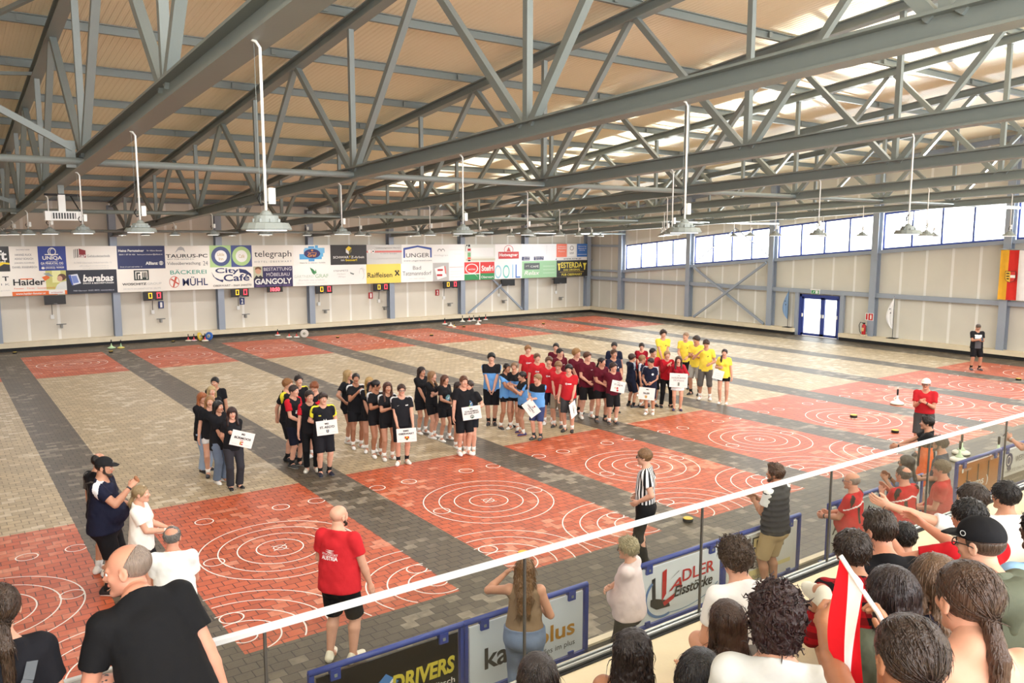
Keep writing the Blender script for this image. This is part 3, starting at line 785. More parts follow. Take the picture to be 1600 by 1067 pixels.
board(24.25, 25.31, 0, (246, 244, 241), 'nearly blank white banner right of the double-arch mark', [R_(.06, .70, .94, .715, (230, 214, 210)), T('TISCHLEREI', .3, .44, .8, .5, (222, 222, 220))])
board(23.19, 24.25, 1, (188, 186, 182), 'grey banner with a tilted white card with red blocks', [('p', [(.1, .70), (.68, .84), (.86, .24), (.28, .08)], (244, 242, 240)), R_(.28, .56, .62, .66, RD), R_(.24, .28, .58, .38, RD), ('p', [(.7, .8), (.78, .82), (.84, .4), (.76, .4)], (226, 120, 112))])
board(24.25, 25.30, 1, (246, 244, 241), 'white banner with a thin red line beside the grey card banner', [R_(.04, .74, .96, .76, (224, 140, 130)), R_(.08, .5, .9, .51, LG), R_(.08, .36, .9, .37, LG), R_(.08, .2, .9, .21, LG)])
board(25.31, 27.48, 0, (226, 228, 218), 'pale banner with a red and green fire extinguisher picture', [R_(.05, .08, 1, .2, (206, 204, 180)), R_(.22, .3, .95, .8, (238, 238, 234)), R_(.10, .12, .20, .86, (206, 210, 200)), R_(.10, .64, .20, .76, RD), R_(.10, .3, .20, .54, (120, 176, 120)), R_(.10, .16, .20, .28, (226, 84, 50)), R_(.11, .06, .19, .14, BK), R_(.12, .86, .18, .98, BK), ('o', (.08, .7, .05, .28), BK, .2, 60, 200)])
board(25.30, 27.43, 1, (220, 56, 52), 'red over green supermarket banner with a white heart outline', [R_(0, 0, 1, .36, (50, 146, 84)), R_(.49, 0, .52, 1, WH), R_(0, .32, .49, .37, WH), ('o', (.24, .64, .21, .28), WH, .16), ('p', [(.18, .42), (.34, .38), (.45, .12), (.36, .30)], WH), T('nah & frisch', .13, .56, .36, .66, WH, .02), T('Stefri', .56, .48, .96, .80, WH, .03), T('Oberwart', .55, .08, .97, .22, WH, .01)])
board(27.48, 29.47, 0, (246, 243, 240), 'white butcher banner with a red round crest above a red plate', [('o', (.5, .68, .17, .26), (200, 60, 60), .1), ('p', [(.42, .58), (.58, .58), (.5, .84)], (206, 80, 76)), R_(.12, .16, .88, .56, (188, 44, 48)), R_(.14, .19, .86, .53, (206, 60, 60)), T('Hotwagner', .16, .24, .84, .48, WH, .03)])
board(27.43, 29.48, 1, (242, 244, 242), 'white banner with large pale blue and green outlined letters', [('o', (.13, .42, .12, .38), (150, 206, 224), .25), ('o', (.42, .42, .12, .38), (110, 206, 196), .25), R_(.64, .06, .68, .82, (160, 206, 236)), R_(.76, .06, .80, .82, (60, 120, 200)), R_(.76, .04, .94, .12, (60, 120, 200))])
board(29.47, 32.18, 0, (244, 245, 246), 'white construction banner with dark blue blocks along its lower edge', [R_(.0, .04, .22, .26, NV), R_(.34, .04, .62, .26, NV), T('Strobl', .05, .17, .2, .25, WH), T('Wohnbau', .04, .06, .21, .14, WH), T('Bauen &', .37, .17, .6, .25, WH), T('Wohnen', .37, .06, .6, .14, WH), R_(.1, .3, .11, .9, (222, 226, 230)), R_(.3, .3, .31, .84, (222, 226, 230)), R_(.7, .4, .71, .9, (222, 226, 230)), ('p', [(.97, .04), (1, .04), (1, .16)], NV)])
board(29.48, 32.2, 1, (158, 204, 158), 'pale green café banner with a grey star plate and white script', [R_(.06, .5, .5, .88, (92, 98, 98)), ('p', [(.10, .66), (.15, .80), (.2, .66), (.12, .76), (.19, .76)], WH), T('CAFÉ', .24, .62, .47, .76, WH, .01), T('Relax', .06, .18, .5, .42, WH, .01, .3), R_(.6, .66, .94, .69, (206, 228, 204)), R_(.6, .46, .94, .49, (206, 228, 204)), R_(.6, .26, .94, .29, (206, 228, 204))])
board(32.18, 34.73, 0, (232, 230, 226), 'white banner with an orange block at left and a blue block at right', [R_(0, .2, .33, 1, (244, 122, 92)), R_(.36, .24, .62, .97, (246, 244, 240)), R_(.66, .2, 1, 1, (54, 110, 184)), T('Ordination', .04, .8, .3, .88, WH), T('Pinkafeld', .04, .68, .3, .76, WH), T('Physio', .06, .5, .26, .58, WH), ('o', (.49, .74, .06, .14), BK, .2), T('NRW', .42, .36, .56, .5, GR), T('Beratung', .7, .8, .96, .88, WH), T('Steuern', .7, .68, .96, .76, WH), T('planung', .74, .56, .92, .64, WH), R_(.68, .34, .98, .36, WH), T('www.nrw.at', .22, .04, .8, .14, BK)])
board(32.2, 34.78, 1, (40, 39, 38), 'black pub banner with yellow old-style lettering at the right end', [('p', [(.03, .82), (.13, .82), (.095, .68), (.11, .56), (.10, .40), (.06, .40), (.055, .66)], (244, 224, 90)), T('ESTERDA', .14, .54, .82, .88, (244, 224, 90), .02), ('p', [(.84, .82), (.97, .82), (.93, .66), (.92, .40), (.88, .40), (.885, .56), (.87, .68)], (244, 224, 90)), T('DAS ORIGINAL', .22, .36, .76, .48, (244, 224, 90), .01), R_(.1, .28, .88, .30, (220, 190, 90)), T('PUB OBERWART', .16, .06, .82, .20, (244, 224, 90), .01)])

# ------------------------------------------------------------------ scoreboards, plates, hooks below the boards
M_SB = mat('scoreboard_black', (26, 25, 25), 0.4)
def glow(c, e):
    return mat('led_%02x%02x%02x' % c, c, 0.5, emit=e, var=0.0)
def seven(mb, x, z, w, h, m):
    t = w * .2; y = YB - .006
    for a, b_, c, d in ((x, z + h - t, x + w, z + h), (x, z, x + w, z + t), (x, z, x + t, z + h), (x + w - t, z, x + w, z + h)):
        mb.box((a, y, c * 0 + b_), (c, y + .004, d), m)
YB = 40.22
def scoreboard(x0, x1, kind, lab):
    x0 *= KX; x1 *= KX
    m = MB(); m.box((x0, YB, 1.95), (x1, YB + .1, 2.34), M_SB)
    m.box((x0 + .2, YB + .1, 2.2), (x0 + .26, YB + .5, 2.26), M_STEEL); m.box((x1 - .26, YB + .1, 2.2), (x1 - .2, YB + .5, 2.26), M_STEEL)
    o = m.build('scoreboard'); tag(o, lab, 'scoreboard', 'scoreboards under the banners')
    a = MB()
    if kind == 'score':
        seven(a, x0 + .22, 2.05, .16, .25, glow((226, 176, 40), .7)); seven(a, x1 - .26, 2.05, .17, .26, glow((255, 60, 76), .9)); a.build('digits', o); a = MB()
    art(a, [T('Stocktec', .42, .06, .60, .14, (210, 208, 204))], (x0, YB, 1.95), (1, 0, 0), (0, 0, 1), (0, -1, 0), x1 - x0, .39); a.build('lettering', o)
scoreboard(3.86, 4.68, 'blank', 'unlit black scoreboard below the white and orange window banner')
scoreboard(7.83, 8.67, 'score', 'scoreboard with yellow and red zeros above the blue 1 plate')
scoreboard(11.81, 12.67, 'score', 'scoreboard with yellow and red zeros above the blue 2 plate')
scoreboard(16.17, 17.05, 'score', 'scoreboard with zeros hanging just right of the third column, no number plate')
scoreboard(19.46, 20.34, 'score', 'scoreboard with zeros under the yellow bank banner')
scoreboard(23.85, 24.8, 'score', 'scoreboard with zeros beside the red 2 plate')
scoreboard(27.93, 28.89, 'blank', 'unlit scoreboard where the wall braces meet')
scoreboard(31.98, 32.98, 'blank', 'unlit scoreboard under the black and yellow pub banner')
m = MB(); m.box((13.62 * KX, YB, 2.12), (14.39 * KX, YB + .1, 2.40), M_SB); o = m.build('wall_clock'); tag(o, 'red digital clock reading 10:50 below the violet portrait banner', 'clock')
a = MB(); v, f = text2d('10:50', .03); X0 = 13.62 * KX
a.add([(X0 + .14 + p * .48, YB - .006, 2.16 + q_ * .20) for p, q_ in v], f, glow((255, 80, 90), 1.4)); a.build('digits', o)
def plate(x, c, n, lab):
    m = MB(); m.box((x, 40.74, 1.52), (x + .23, 40.80, 1.86), flat(c)); o = m.build('number_plate'); tag(o, lab, 'number plate')
    a = MB(); art(a, [T(n, .28, .14, .72, .86, WH, .04)], (x, 40.74, 1.52), (1, 0, 0), (0, 0, 1), (0, -1, 0), .23, .34); a.build('numeral', o)
plate(8.62, (30, 50, 110), '1', 'blue numeral plate beside the scoreboard left of the cream bakery banner')
plate(12.44, (30, 50, 110), '2', 'blue numeral plate below the cream café banner with swooshes')
plate(19.5, (176, 24, 34), '1', 'red numeral plate under the yellow bank banner')
plate(23.75, (176, 24, 34), '2', 'red numeral plate below the grey banner with a tilted white card')
for k, (x, lab) in enumerate(((4.2, 'white socket with hanging cable left of the first column'), (8.35, 'white socket with cable under the blue 1 plate scoreboard'), (12.35, 'white socket with cable under the blue 2 plate scoreboard'), (16.6, 'white socket with cable right of the third column'), (20.1, 'white socket with cable under the yellow bank banner'), (24.3, 'white socket with cable under the red 2 plate scoreboard'), (28.2, 'white socket with cable between the wall braces'), (32.7, 'white socket with cable near the far corner'))):
    m = MB(); m.box((x - .07, 40.72, 1.28), (x + .07, 40.80, 1.46), M_WHITE); o = m.build('wall_socket'); tag(o, lab, 'socket', 'sockets on the banner wall')
    c = MB(); c.tube([(x, 40.74, 1.46), (x, 40.70, 1.9), (x + .02, 40.5, 2.1)], .012, M_BLACK, 5); c.build('cable', o)
    m = MB(); m.box((x + .12, 40.55, 1.02), (x + .50, 40.60, 1.06), flat((120, 120, 116))); m.box((x + .28, 40.55, .86), (x + .36, 40.80, 1.04), flat((140, 140, 136)))
    o = m.build('wall_bracket'); tag(o, 'grey metal bracket below ' + lab, 'bracket', 'brackets on the banner wall')
# ------------------------------------------------------------------ things on and along the window wall
def cloth_sheet(name, y0, y1, z0, z1, x, mats_u, parent, nu=30, nv=18, amp=.03, shape=None):
    m = MB(); vs = []
    for j in range(nv + 1):
        for i in range(nu + 1):
            u = i / nu; v = j / nv
            yy = y0 + (y1 - y0) * u; zz = z0 + (z1 - z0) * v
            if shape: yy, zz = shape(u, v)
            vs.append((x + amp * math.sin(u * 14 + v * 1.5) * (1.1 - v * .6), yy, zz))
    for j in range(nv):
        for i in range(nu):
            a = j * (nu + 1) + i
            m.add([vs[a], vs[a + 1], vs[a + nu + 2], vs[a + nu + 1]], [(0, 1, 2, 3)], mats_u((i + .5) / nu, (j + .5) / nv), True)
    return m.build(name, parent)
fy, fr_, fw = cloth((232, 176, 60)), cloth((206, 52, 46)), cloth((232, 228, 228))
o = cloth_sheet('wall_flag', 15.15, 14.05, 2.42, 4.42, 35.12, lambda u, v: fy if u < .31 else (fr_ if u < .64 else fw), None)
tag(o, 'hanging yellow, red and white flag with a coat of arms on the window wall', 'flag')
a = MB(); art(a, [('p', [(0, 1), (1, 1), (1, .35), (.85, .12), (.5, 0), (.15, .12), (0, .35)], (40, 36, 36)), ('p', [(.04, .96), (.5, .96), (.5, .04), (.18, .15), (.04, .37)], (226, 186, 60)), ('p', [(.5, .96), (.96, .96), (.96, .37), (.82, .15), (.5, .04)], (206, 52, 46)), R_(.5, .42, .96, .66, WH), R_(.12, .74, .42, .84, BK), R_(.14, .5, .42, .6, BK), R_(.18, .28, .42, .38, BK)], (35.06, 14.90, 3.12), (0, -1, 0), (0, 0, 1), (-1, 0, 0), .40, .46); a.build('coat_of_arms', o)
m = MB(); m.tube([(35.12, 15.2, 4.43), (35.12, 14.0, 4.43)], .02, M_STEEL); m.build('flag_rod', o)
def feather(y, c, lab):
    t = empty('feather_flag', (35.42, y, .34)); tag(t, lab, 'flag')
    def shp(u, v):
        w = .40 * math.sin(PI * min(1, v * 1.0) ** .8) * (1 - .3 * v) + .02
        return (w * (u) - .02 * v, .42 + 1.5 * v)
    cloth_sheet('flag_cloth', 0, 0, 0, 0, 0, lambda u, v: cloth(c), t, 10, 24, .02, shp)
    m = MB(); m.tube([(0, 0, .02), (0, 0, 1.0), (0, .0, 1.92)], .012, M_BLACK, 6); m.build('pole', t)
    m = MB(); m.box((-.18, -.2, 0), (.18, .2, .02), M_BLACK); m.build('base_plate', t)
    a = MB()
    a.add([(-.05, .1, 1.35), (-.05, .2, 1.3), (-.05, .18, 1.36)], [(0, 1, 2)], flat(BK)); a.add([(-.05, .08, 1.15), (-.05, .16, 1.12), (-.05, .13, 1.2)], [(0, 1, 2)], flat(BK)); a.build('print', t)
feather(25.2, (132, 160, 196), 'pale blue feather flag left of the glass door')
feather(19.62, (240, 240, 242), 'white feather flag right of the fire extinguisher')
t = empty('fire_extinguisher', (35.12, 20.85, .42)); tag(t, 'red fire extinguisher on the wall plinth right of the door', 'fire extinguisher')
m = MB(); m.lathe([(.02, 0), (.085, .005), (.09, .03), (.09, .38), (.07, .45), (.03, .48), (.03, .50)], flat((178, 24, 30), .3), n=18); m.box((-.094, -.05, .16), (-.088, .05, .32), flat((226, 180, 120))); m.build('cylinder', t)
m = MB(); m.box((-.03, -.05, .50), (.03, .06, .55), M_BLACK); m.build('valve', t)
m = MB(); m.tube([(0, .05, .53), (0, .18, .56), (0, .24, .42), (0, .2, .15), (0, .14, .03)], .016, M_BLACK, 8); m.build('hose', t)
m = MB(); m.box((.09, -.04, .1), (.2, .04, .4), M_STEEL); m.box((-.09, -.09, -.08), (.3, .09, 0), M_CONC); m.build('wall_bracket', t)
m = MB(); m.box((35.27, 20.50, 1.08), (35.29, 20.90, 1.42), M_WHITE); o = m.build('safety_sign'); tag(o, 'small white and red fire extinguisher sign on a column', 'sign')
a = MB(); art(a, [R_(.40, .05, .95, .95, (190, 30, 34)), R_(.6, .2, .78, .7, WH), R_(.64, .7, .74, .82, WH), R_(.1, .1, .3, .9, (190, 30, 34))], (35.27, 20.90, 1.08), (0, -1, 0), (0, 0, 1), (-1, 0, 0), .4, .34); a.build('pictogram', o)

# ------------------------------------------------------------------ ice stocks and pucks lying on the floor
SRC = {}
M_YEL = flat((226, 190, 60))
def stock(x, y, lab, body=(232, 230, 222), cone=(222, 70, 60), s=1.0, z=0, grp='ice stocks standing on the floor'):
    t = empty('ice_stock', (x, y, z)); tag(t, lab, 'ice stock', grp)
    t.scale = (s, s, s)
    m = MB(); m.lathe([(.115, 0), (.137, .012), (.14, .03), (.135, .045), (.118, .055), (.07, .075)], flat(body), n=20); m.build('disc', t)
    m = MB(); m.lathe([(.135, -.0), (.14, .001), (.142, .012), (.138, .016)], flat((70, 84, 60)), n=20); m.build('running_sole', t)
    m = MB(); m.lathe([(.075, .07), (.05, .095), (.022, .13), (.018, .2)], flat(cone), n=14); m.build('hub', t)
    m = MB(); m.lathe([(.014, .18), (.014, .22), (.019, .225), (.021, .33), (.014, .34)], M_BLACK, n=12); m.build('handle', t)
def puck(x, y, lab, s=1.0):
    t = empty('target_disc', (x, y, .0045)); tag(t, lab, 'disc', 'yellow and black target discs'); t.scale = (s, s, s)
    m = MB(); m.lathe([(.055, 0), (.06, .005), (.06, .035), (.055, .04)], M_BLACK, n=20); m.build('rubber_ring', t)
    m = MB(); m.lathe([(.03, .038), (.058, .041), (.055, .046), (.032, .046)], M_YEL, n=20); m.build('cap_ring', t)
stock(6.2, 38.95, 'pale green ice stock at the wall beside the first column', (190, 220, 170), (190, 220, 170), 1.15)
stock(6.55, 38.75, 'yellow-green ice stock leaning by the pale green one', (220, 200, 110), (160, 200, 150), 1.1)
stock(9.62, 39.65, 'white ice stock with a red hub, left one of the pair by the wheels', (226, 214, 190), (214, 60, 70))
stock(9.85, 39.55, 'white ice stock with a red hub, right one of the pair by the wheels', (222, 190, 190), (214, 60, 70))
stock(10.25, 39.15, 'white ice stock with a red hub before the two coloured wheels', (232, 220, 200), (214, 60, 70), 1.1)
stock(13.8, 39.3, 'lone white and red ice stock left of the pair by the white wheel')
stock(14.0, 38.25, 'white and red ice stock, left of the pair by the white wheel')
stock(14.3, 38.05, 'white and red ice stock touching the white wheel')
stock(23.3, 39.0, 'white and red ice stock before the wall, left end of the middle cluster', s=1.1)
stock(23.15, 38.1, 'white ice stock with black handle in front of the middle cluster', cone=(236, 232, 224), s=1.1)
stock(23.0, 37.5, 'small white and yellow ice stock at the lane corner', (240, 238, 230), (230, 190, 70), .8)
stock(24.85, 39.6, 'white ice stock with a tall black handle under the column', cone=(236, 226, 206), s=1.15)
stock(25.35, 39.65, 'white and red ice stock right of the column')
stock(25.75, 39.8, 'white ice stock with a tan handle right of the column', cone=(230, 200, 180))
stock(25.85, 39.35, 'white and red ice stock nearest the brace foot')
stock(24.75, 37.8, 'white ice stock standing on the brick-red lane end', cone=(236, 232, 224), s=1.15)
stock(26.6, 39.8, 'last white and red ice stock on the right of the cluster')
stock(22.97, 12.45, 'white ice stock with black handle left of the man in the white cap', (236, 234, 226), (236, 232, 226), 1.35)
for x, y, lab in ((18.15, 8.35, 'white ice stock behind the orange board, left of three'), (18.8, 8.62, 'white ice stock behind the orange board, middle of three'), (19.3, 8.05, 'white ice stock behind the orange board, right of three with only its handle showing')):
    stock(x, y, lab, (232, 228, 216), (196, 220, 186), 1.35)
for (x, y), lab, s in (((2.6, 39.6), 'disc lying at the far left foot of the banner wall', 1.4), ((5.95, 37.6), 'disc behind the first brick-red lane end', 1.4), ((8.95, 39.7), 'small disc at the wall between the two stock groups', 1.2), ((10.36, 9.2), 'yellow-ringed disc on the dark paving before the glass, beside the vest man', 1.5), ((7.12, 9.62), 'yellow-ringed disc half hidden by the handrail', 1.5),
                     ((20.3, 12.2), 'yellow-ringed disc right of the man in the white cap', 1.6), ((30.36, 12.2), 'yellow-ringed disc near the right picture edge', 1.5), ((20.07, 34.9), 'disc in the middle of a far target', 1.5), ((23.5, 37.3), 'disc at the end of a far lane beside the stocks', 1.4), ((28.0, 36.0), 'disc on the far lane under the pale green banner', 1.4), ((33.3, 35.3), 'disc on the last far lane near the corner', 1.4), ((15.9, 36.8), 'disc on the far lane right of the white wheel', 1.3), ((19.55, 10.6), 'yellow disc at the feet of the man in the white cap', 1.5)):
    puck(x, y, lab, s)
def wheel(x, y, rz, tilt, rim, lab, z=0.2):
    t = empty('stock_wheel', (x, y, z)); tag(t, lab, 'wheel'); t.rotation_euler = (PI / 2 + tilt, 0, rz)
    m = MB(); m.lathe([(.15, -.03), (.195, -.03), (.2, -.02), (.2, .02), (.195, .03), (.15, .03)], flat(rim), n=28); m.build('tyre', t)
    m = MB(); m.lathe([(.02, -.035), (.15, -.025), (.15, .025), (.02, .035)], flat((240, 238, 232)), n=28); m.build('face', t)
    m = MB(); m.lathe([(.06, -.045), (.075, -.035), (.075, .035), (.06, .045)], flat((160, 158, 140)), n=18); m.build('hub', t)
wheel(14.62, 37.85, -.3, -.15, (206, 200, 190), 'round white wheel standing upright behind a far lane corner')
wheel(10.12, 39.55, .9, -.2, (220, 190, 70), 'yellow-rimmed wheel leaning among the ice stocks at the wall')
wheel(10.52, 39.45, -.9, -.2, (60, 110, 190), 'blue-rimmed wheel leaning among the ice stocks at the wall')

# ------------------------------------------------------------------ board fence along the stand
YF = 6.72
def fence_panel(x0, x1, bgc, lab, items, left_post=True):
    t = empty('fence_board', (x0, YF, 0)); tag(t, lab, 'fence board', 'blue-framed boards along the stand')
    w = x1 - x0
    m = MB(); m.tube([(0, 0, .93), (w, 0, .93)], .032, M_BLUE, 12); m.sq((0, 0, .12), (w, 0, .12), .05, .05, M_BLUE)
    for x in (.02, w - .02): m.sq((x, 0, .02), (x, 0, .93), .05, .05, M_BLUE, up=(0, 1, 0))
    for x in (.25, w - .25):
        m.box((x - .05, -.04, .81), (x + .05, .02, .92), M_BLUE); m.box((x - .04, -.03, .13), (x + .04, .02, .19), M_BLUE)
        m.box((x - .015, -.045, .84), (x + .015, -.038, .87), M_STEEL)
    for x in (.03, w - .03): m.box((x - .04, -.08, 0), (x + .04, .12, .02), M_BLUE)
    m.build('frame', t)
    p = MB(); p.box((.07, -.012, .16), (w - .07, .012, .87), mat('hoarding_%02x%02x%02x' % bgc, bgc, 0.3, var=0.03, scale=1)); pn = p.build('panel', t)
    if items:
        a = MB(); art(a, items, (.07, -.012, .16), (1, 0, 0), (0, 0, 1), (0, -1, 0), w - .14, .71); a.build('lettering', pn)
fence_panel(2.53, 4.2, (24, 23, 23), 'black fence board with yellow DRIVERS lettering and a blue tick diamond', [('p', [(.36, .56), (.46, .74), (.55, .58), (.45, .40)], (70, 126, 190)), ('p', [(.40, .57), (.45, .47), (.52, .62), (.505, .64), (.453, .52), (.42, .59)], WH), T('DRIVERS', .50, .42, .97, .68, (206, 190, 62), .04, .12), T('Fahrschule Koblitsch', .36, .26, .97, .35, WH, .01)])
fence_panel(4.2, 5.89, (214, 222, 228), 'pale fence board behind the woman in the tan top, reading plus in gold', [T('ka', .12, .26, .32, .60, (50, 48, 46), .02), T('plus', .58, .24, .92, .60, (184, 132, 40), .02), T('alles im plus', .60, .12, .92, .24, (50, 48, 46))])
fence_panel(6.62, 8.27, (220, 226, 230), 'white fence board with red and black ADLER Eisstöcke lettering', [('p', [(.16, .78), (.20, .80), (.21, .40), (.17, .38)], (40, 44, 48)), ('p', [(.15, .42), (.22, .40), (.36, .30), (.38, .18), (.22, .2), (.15, .3)], (46, 44, 40)), ('o', (.30, .42, .22, .40), (96, 130, 180), .12, 130, 290), ('p', [(.28, .86), (.33, .90), (.33, .44), (.28, .32)], (182, 32, 34)), ('p', [(.29, .30), (.44, .40), (.42, .30), (.31, .22)], (182, 32, 34)), ('p', [(.36, .66), (.48, .80), (.475, .78)], (90, 90, 90)), T('A', .36, .46, .52, .66, (182, 32, 34), .01, .3), T('DLER', .52, .56, .92, .78, (182, 32, 34), .01), T('Eisstöcke', .42, .32, .90, .52, BK, .02, .25), ('o', (.5, .60, .55, .55), (120, 150, 180), .03, 255, 330)])
fence_panel(8.27, 9.94, (222, 224, 218), 'white fence board with a framed RM mark beside the man in the vest', [R_(.34, .58, .80, .93, BK), R_(.36, .61, .78, .9, (222, 206, 150)), T('RM', .40, .65, .62, .86, BK, .02), T('Planung', .34, .44, .6, .54, GR), T('Bauaufsicht', .34, .31, .66, .42, GR), R_(.05, .08, .62, .2, (222, 212, 150)), T('RM-BAU 0664 415', .08, .1, .6, .17, GR), R_(.3, .20, .9, .28, (222, 212, 150))])
fence_panel(10.65, 12.3, (206, 214, 210), 'white fence board starting with AL behind the bald man in red', [T('ALU', .02, .40, .46, .68, (50, 50, 50), .01)])
fence_panel(12.3, 13.35, (216, 222, 224), 'short pale fence board partly hidden by the clapping people in red', [R_(.1, .1, .9, .2, (120, 150, 130))])
fence_panel(14.52, 16.2, (184, 112, 44), 'orange-brown fence board with white bracketed lettering and stock shapes', [R_(.20, .42, .225, .82, BK), R_(.46, .44, .485, .90, BK), R_(.72, .46, .745, .9, BK), T('( sms )', .24, .26, .74, .54, WH, .015), R_(.36, .2, .62, .215, WH), R_(.30, .14, .5, .15, WH), T('STOCKSPORT', .12, .82, .3, .87, WH), T('AUSTRIA TEAM', .76, .9, .98, .97, WH), R_(.06, .8, .1, .9, WH)])
fence_panel(16.2, 17.9, (212, 214, 212), 'white fence board with a dark blue horse-head mark at the right edge', [('e', (.2, .7, .09, .2), NV), ('p', [(.14, .5), (.24, .56), (.26, .44), (.2, .38)], NV), ('o', (.18, .7, .05, .13), WH, .2), T('WEBY', .36, .6, .62, .76, (90, 92, 96)), T('WEBLITZ ONLINE', .08, .36, .66, .44, GR), R_(0, 0, 1, .28, (92, 84, 74)), T('www.weblitz.at', .1, .1, .6, .17, (170, 164, 150))])

# ------------------------------------------------------------------ the stand: walkway, steps, glass balustrade
YG = 4.44
TIER = [(1.66, 3.55, 4.52), (2.0, 2.9, 3.55), (2.32, 2.25, 2.9), (2.64, 1.6, 2.25), (2.96, .95, 1.6), (3.28, -5, .95)]
st = MB()
for z, a, b_ in TIER: st.box((-14, a, 0), (XW, b_, z), M_CONC)
tag(st.build('floor_stand'), kind='structure')
M_ALU = mat('aluminium_satin', (216, 220, 222), 0.3, metal=0.6, var=0.03)
M_RAILW = mat('handrail_white', (206, 210, 214), 0.35, var=0.03)
joints = [-6.1, -4.22, -2.34, -.46, 1.42, 3.30, 5.18, 7.06, 8.94, 10.82, 12.7, 14.6, 16.5]
px = [onv for onv in joints]
M_BAL = glass_mat('balustrade_glass', (0.93, 0.945, 0.94))
jl = ['at the far left', 'left of the frame', 'at the left edge', 'under the polo man', 'behind the seated girls at the centre', 'by the woman in the tan top', 'before the white fence board with red lettering', 'by the man in the vest', 'by the bald man in red', 'by the clapping men in red', 'before the orange-brown board', 'at the right edge']
for k in range(len(joints) - 1):
    g = MB(); a, b_ = joints[k] + .006, joints[k + 1] - .006
    g.box((a, YG - .008, 1.68), (b_, YG + .008, 2.63), M_BAL)
    o = g.build('glass_panel'); tag(o, 'clear balustrade glass pane ' + jl[k], 'glass pane', 'glass panes of the stand balustrade')
    e = MB(); e.box((b_ - .004, YG - .009, 1.68), (b_ + .012, YG + .009, 2.63), flat((70, 68, 66))); e.build('edge_seal', o)
m = MB(); m.bar((-8, YG, 2.655), (18, YG, 2.655), [(-.021, -.024), (.021, -.024), (.021, .006), (.015, .012), (-.015, .012), (-.021, .006)], M_RAILW)
tag(m.build('handrail'), 'long white handrail on top of the glass balustrade', 'handrail')
m = MB(); m.box((-8, YG - .05, 1.66), (18, YG - .03, 1.675), M_BLACK); m.box((-8, YG - .03, 1.66), (18, YG - .012, 1.69), M_ALU); m.box((-8, YG + .012, 1.66), (18, YG + .03, 1.69), M_ALU); m.box((-8, YG - .012, 1.66), (18, YG + .012, 1.68), M_BLACK); m.box((-8, YG - .075, 1.655), (18, YG - .05, 1.668), M_BLACK)  # aluminium channel; its dark shadow lines are built in as black strips
tag(m.build('balustrade_channel'), 'silver floor channel holding the glass balustrade, with black strips for its shadow', 'channel')
# ------------------------------------------------------------------ figures: distance-field bodies turned into one surface
F32 = np.float32
def V3(*a): return np.array(a, dtype=np.float64)
def unit(v):
    n = np.linalg.norm(v)
    return v / n if n > 1e-9 else v
class Cone:      # round cone, optionally flattened: lateral axis u stretched by s
    def __init__(s, a, b, ra, rb, k=.02, tag=0, u=None, st=1.0, cuts=(), sub=False, f=None, fs=1.0):
        s.a, s.b, s.ra, s.rb, s.k, s.tag, s.u, s.st, s.cuts, s.sub = np.array(a, float), np.array(b, float), ra, rb, k, tag, u, st, cuts, sub
    def box(s):
        r = max(s.ra, s.rb) * max(1, s.st)
        return np.minimum(s.a, s.b) - r, np.maximum(s.a, s.b) + r
    def d(s, P):
        ab = s.b - s.a; L2 = max(float(ab @ ab), 1e-9)
        Q = P - s.a.astype(F32)
        t = np.clip(Q @ (ab / L2).astype(F32), 0, 1)
        Q = Q - t[..., None] * ab.astype(F32)
        r = (s.ra + (s.rb - s.ra) * t)
        if s.u is None:
            return np.sqrt((Q * Q).sum(-1)) - r
        q = Q @ s.u.astype(F32)
        n2 = (Q * Q).sum(-1) - q * q
        qq = q / s.st
        return (np.sqrt(np.maximum(n2, 0) + qq * qq) - r)
class Ell:
    def __init__(s, c, r, k=.02, tag=0, M=None, cuts=(), sub=False):
        s.c, s.r, s.k, s.tag, s.M, s.cuts, s.sub = np.array(c, float), np.array(r, float), k, tag, M, cuts, sub
    def box(s):
        R = np.full(3, s.r.max()) if s.M is not None else s.r
        return s.c - R, s.c + R
    def d(s, P):
        Q = P - s.c.astype(F32)
        if s.M is not None: Q = Q @ s.M.astype(F32)
        k0 = np.sqrt(((Q / s.r.astype(F32)) ** 2).sum(-1)); k1 = np.sqrt(((Q / (s.r ** 2).astype(F32)) ** 2).sum(-1))
        return k0 * (k0 - 1) / np.maximum(k1, 1e-6)

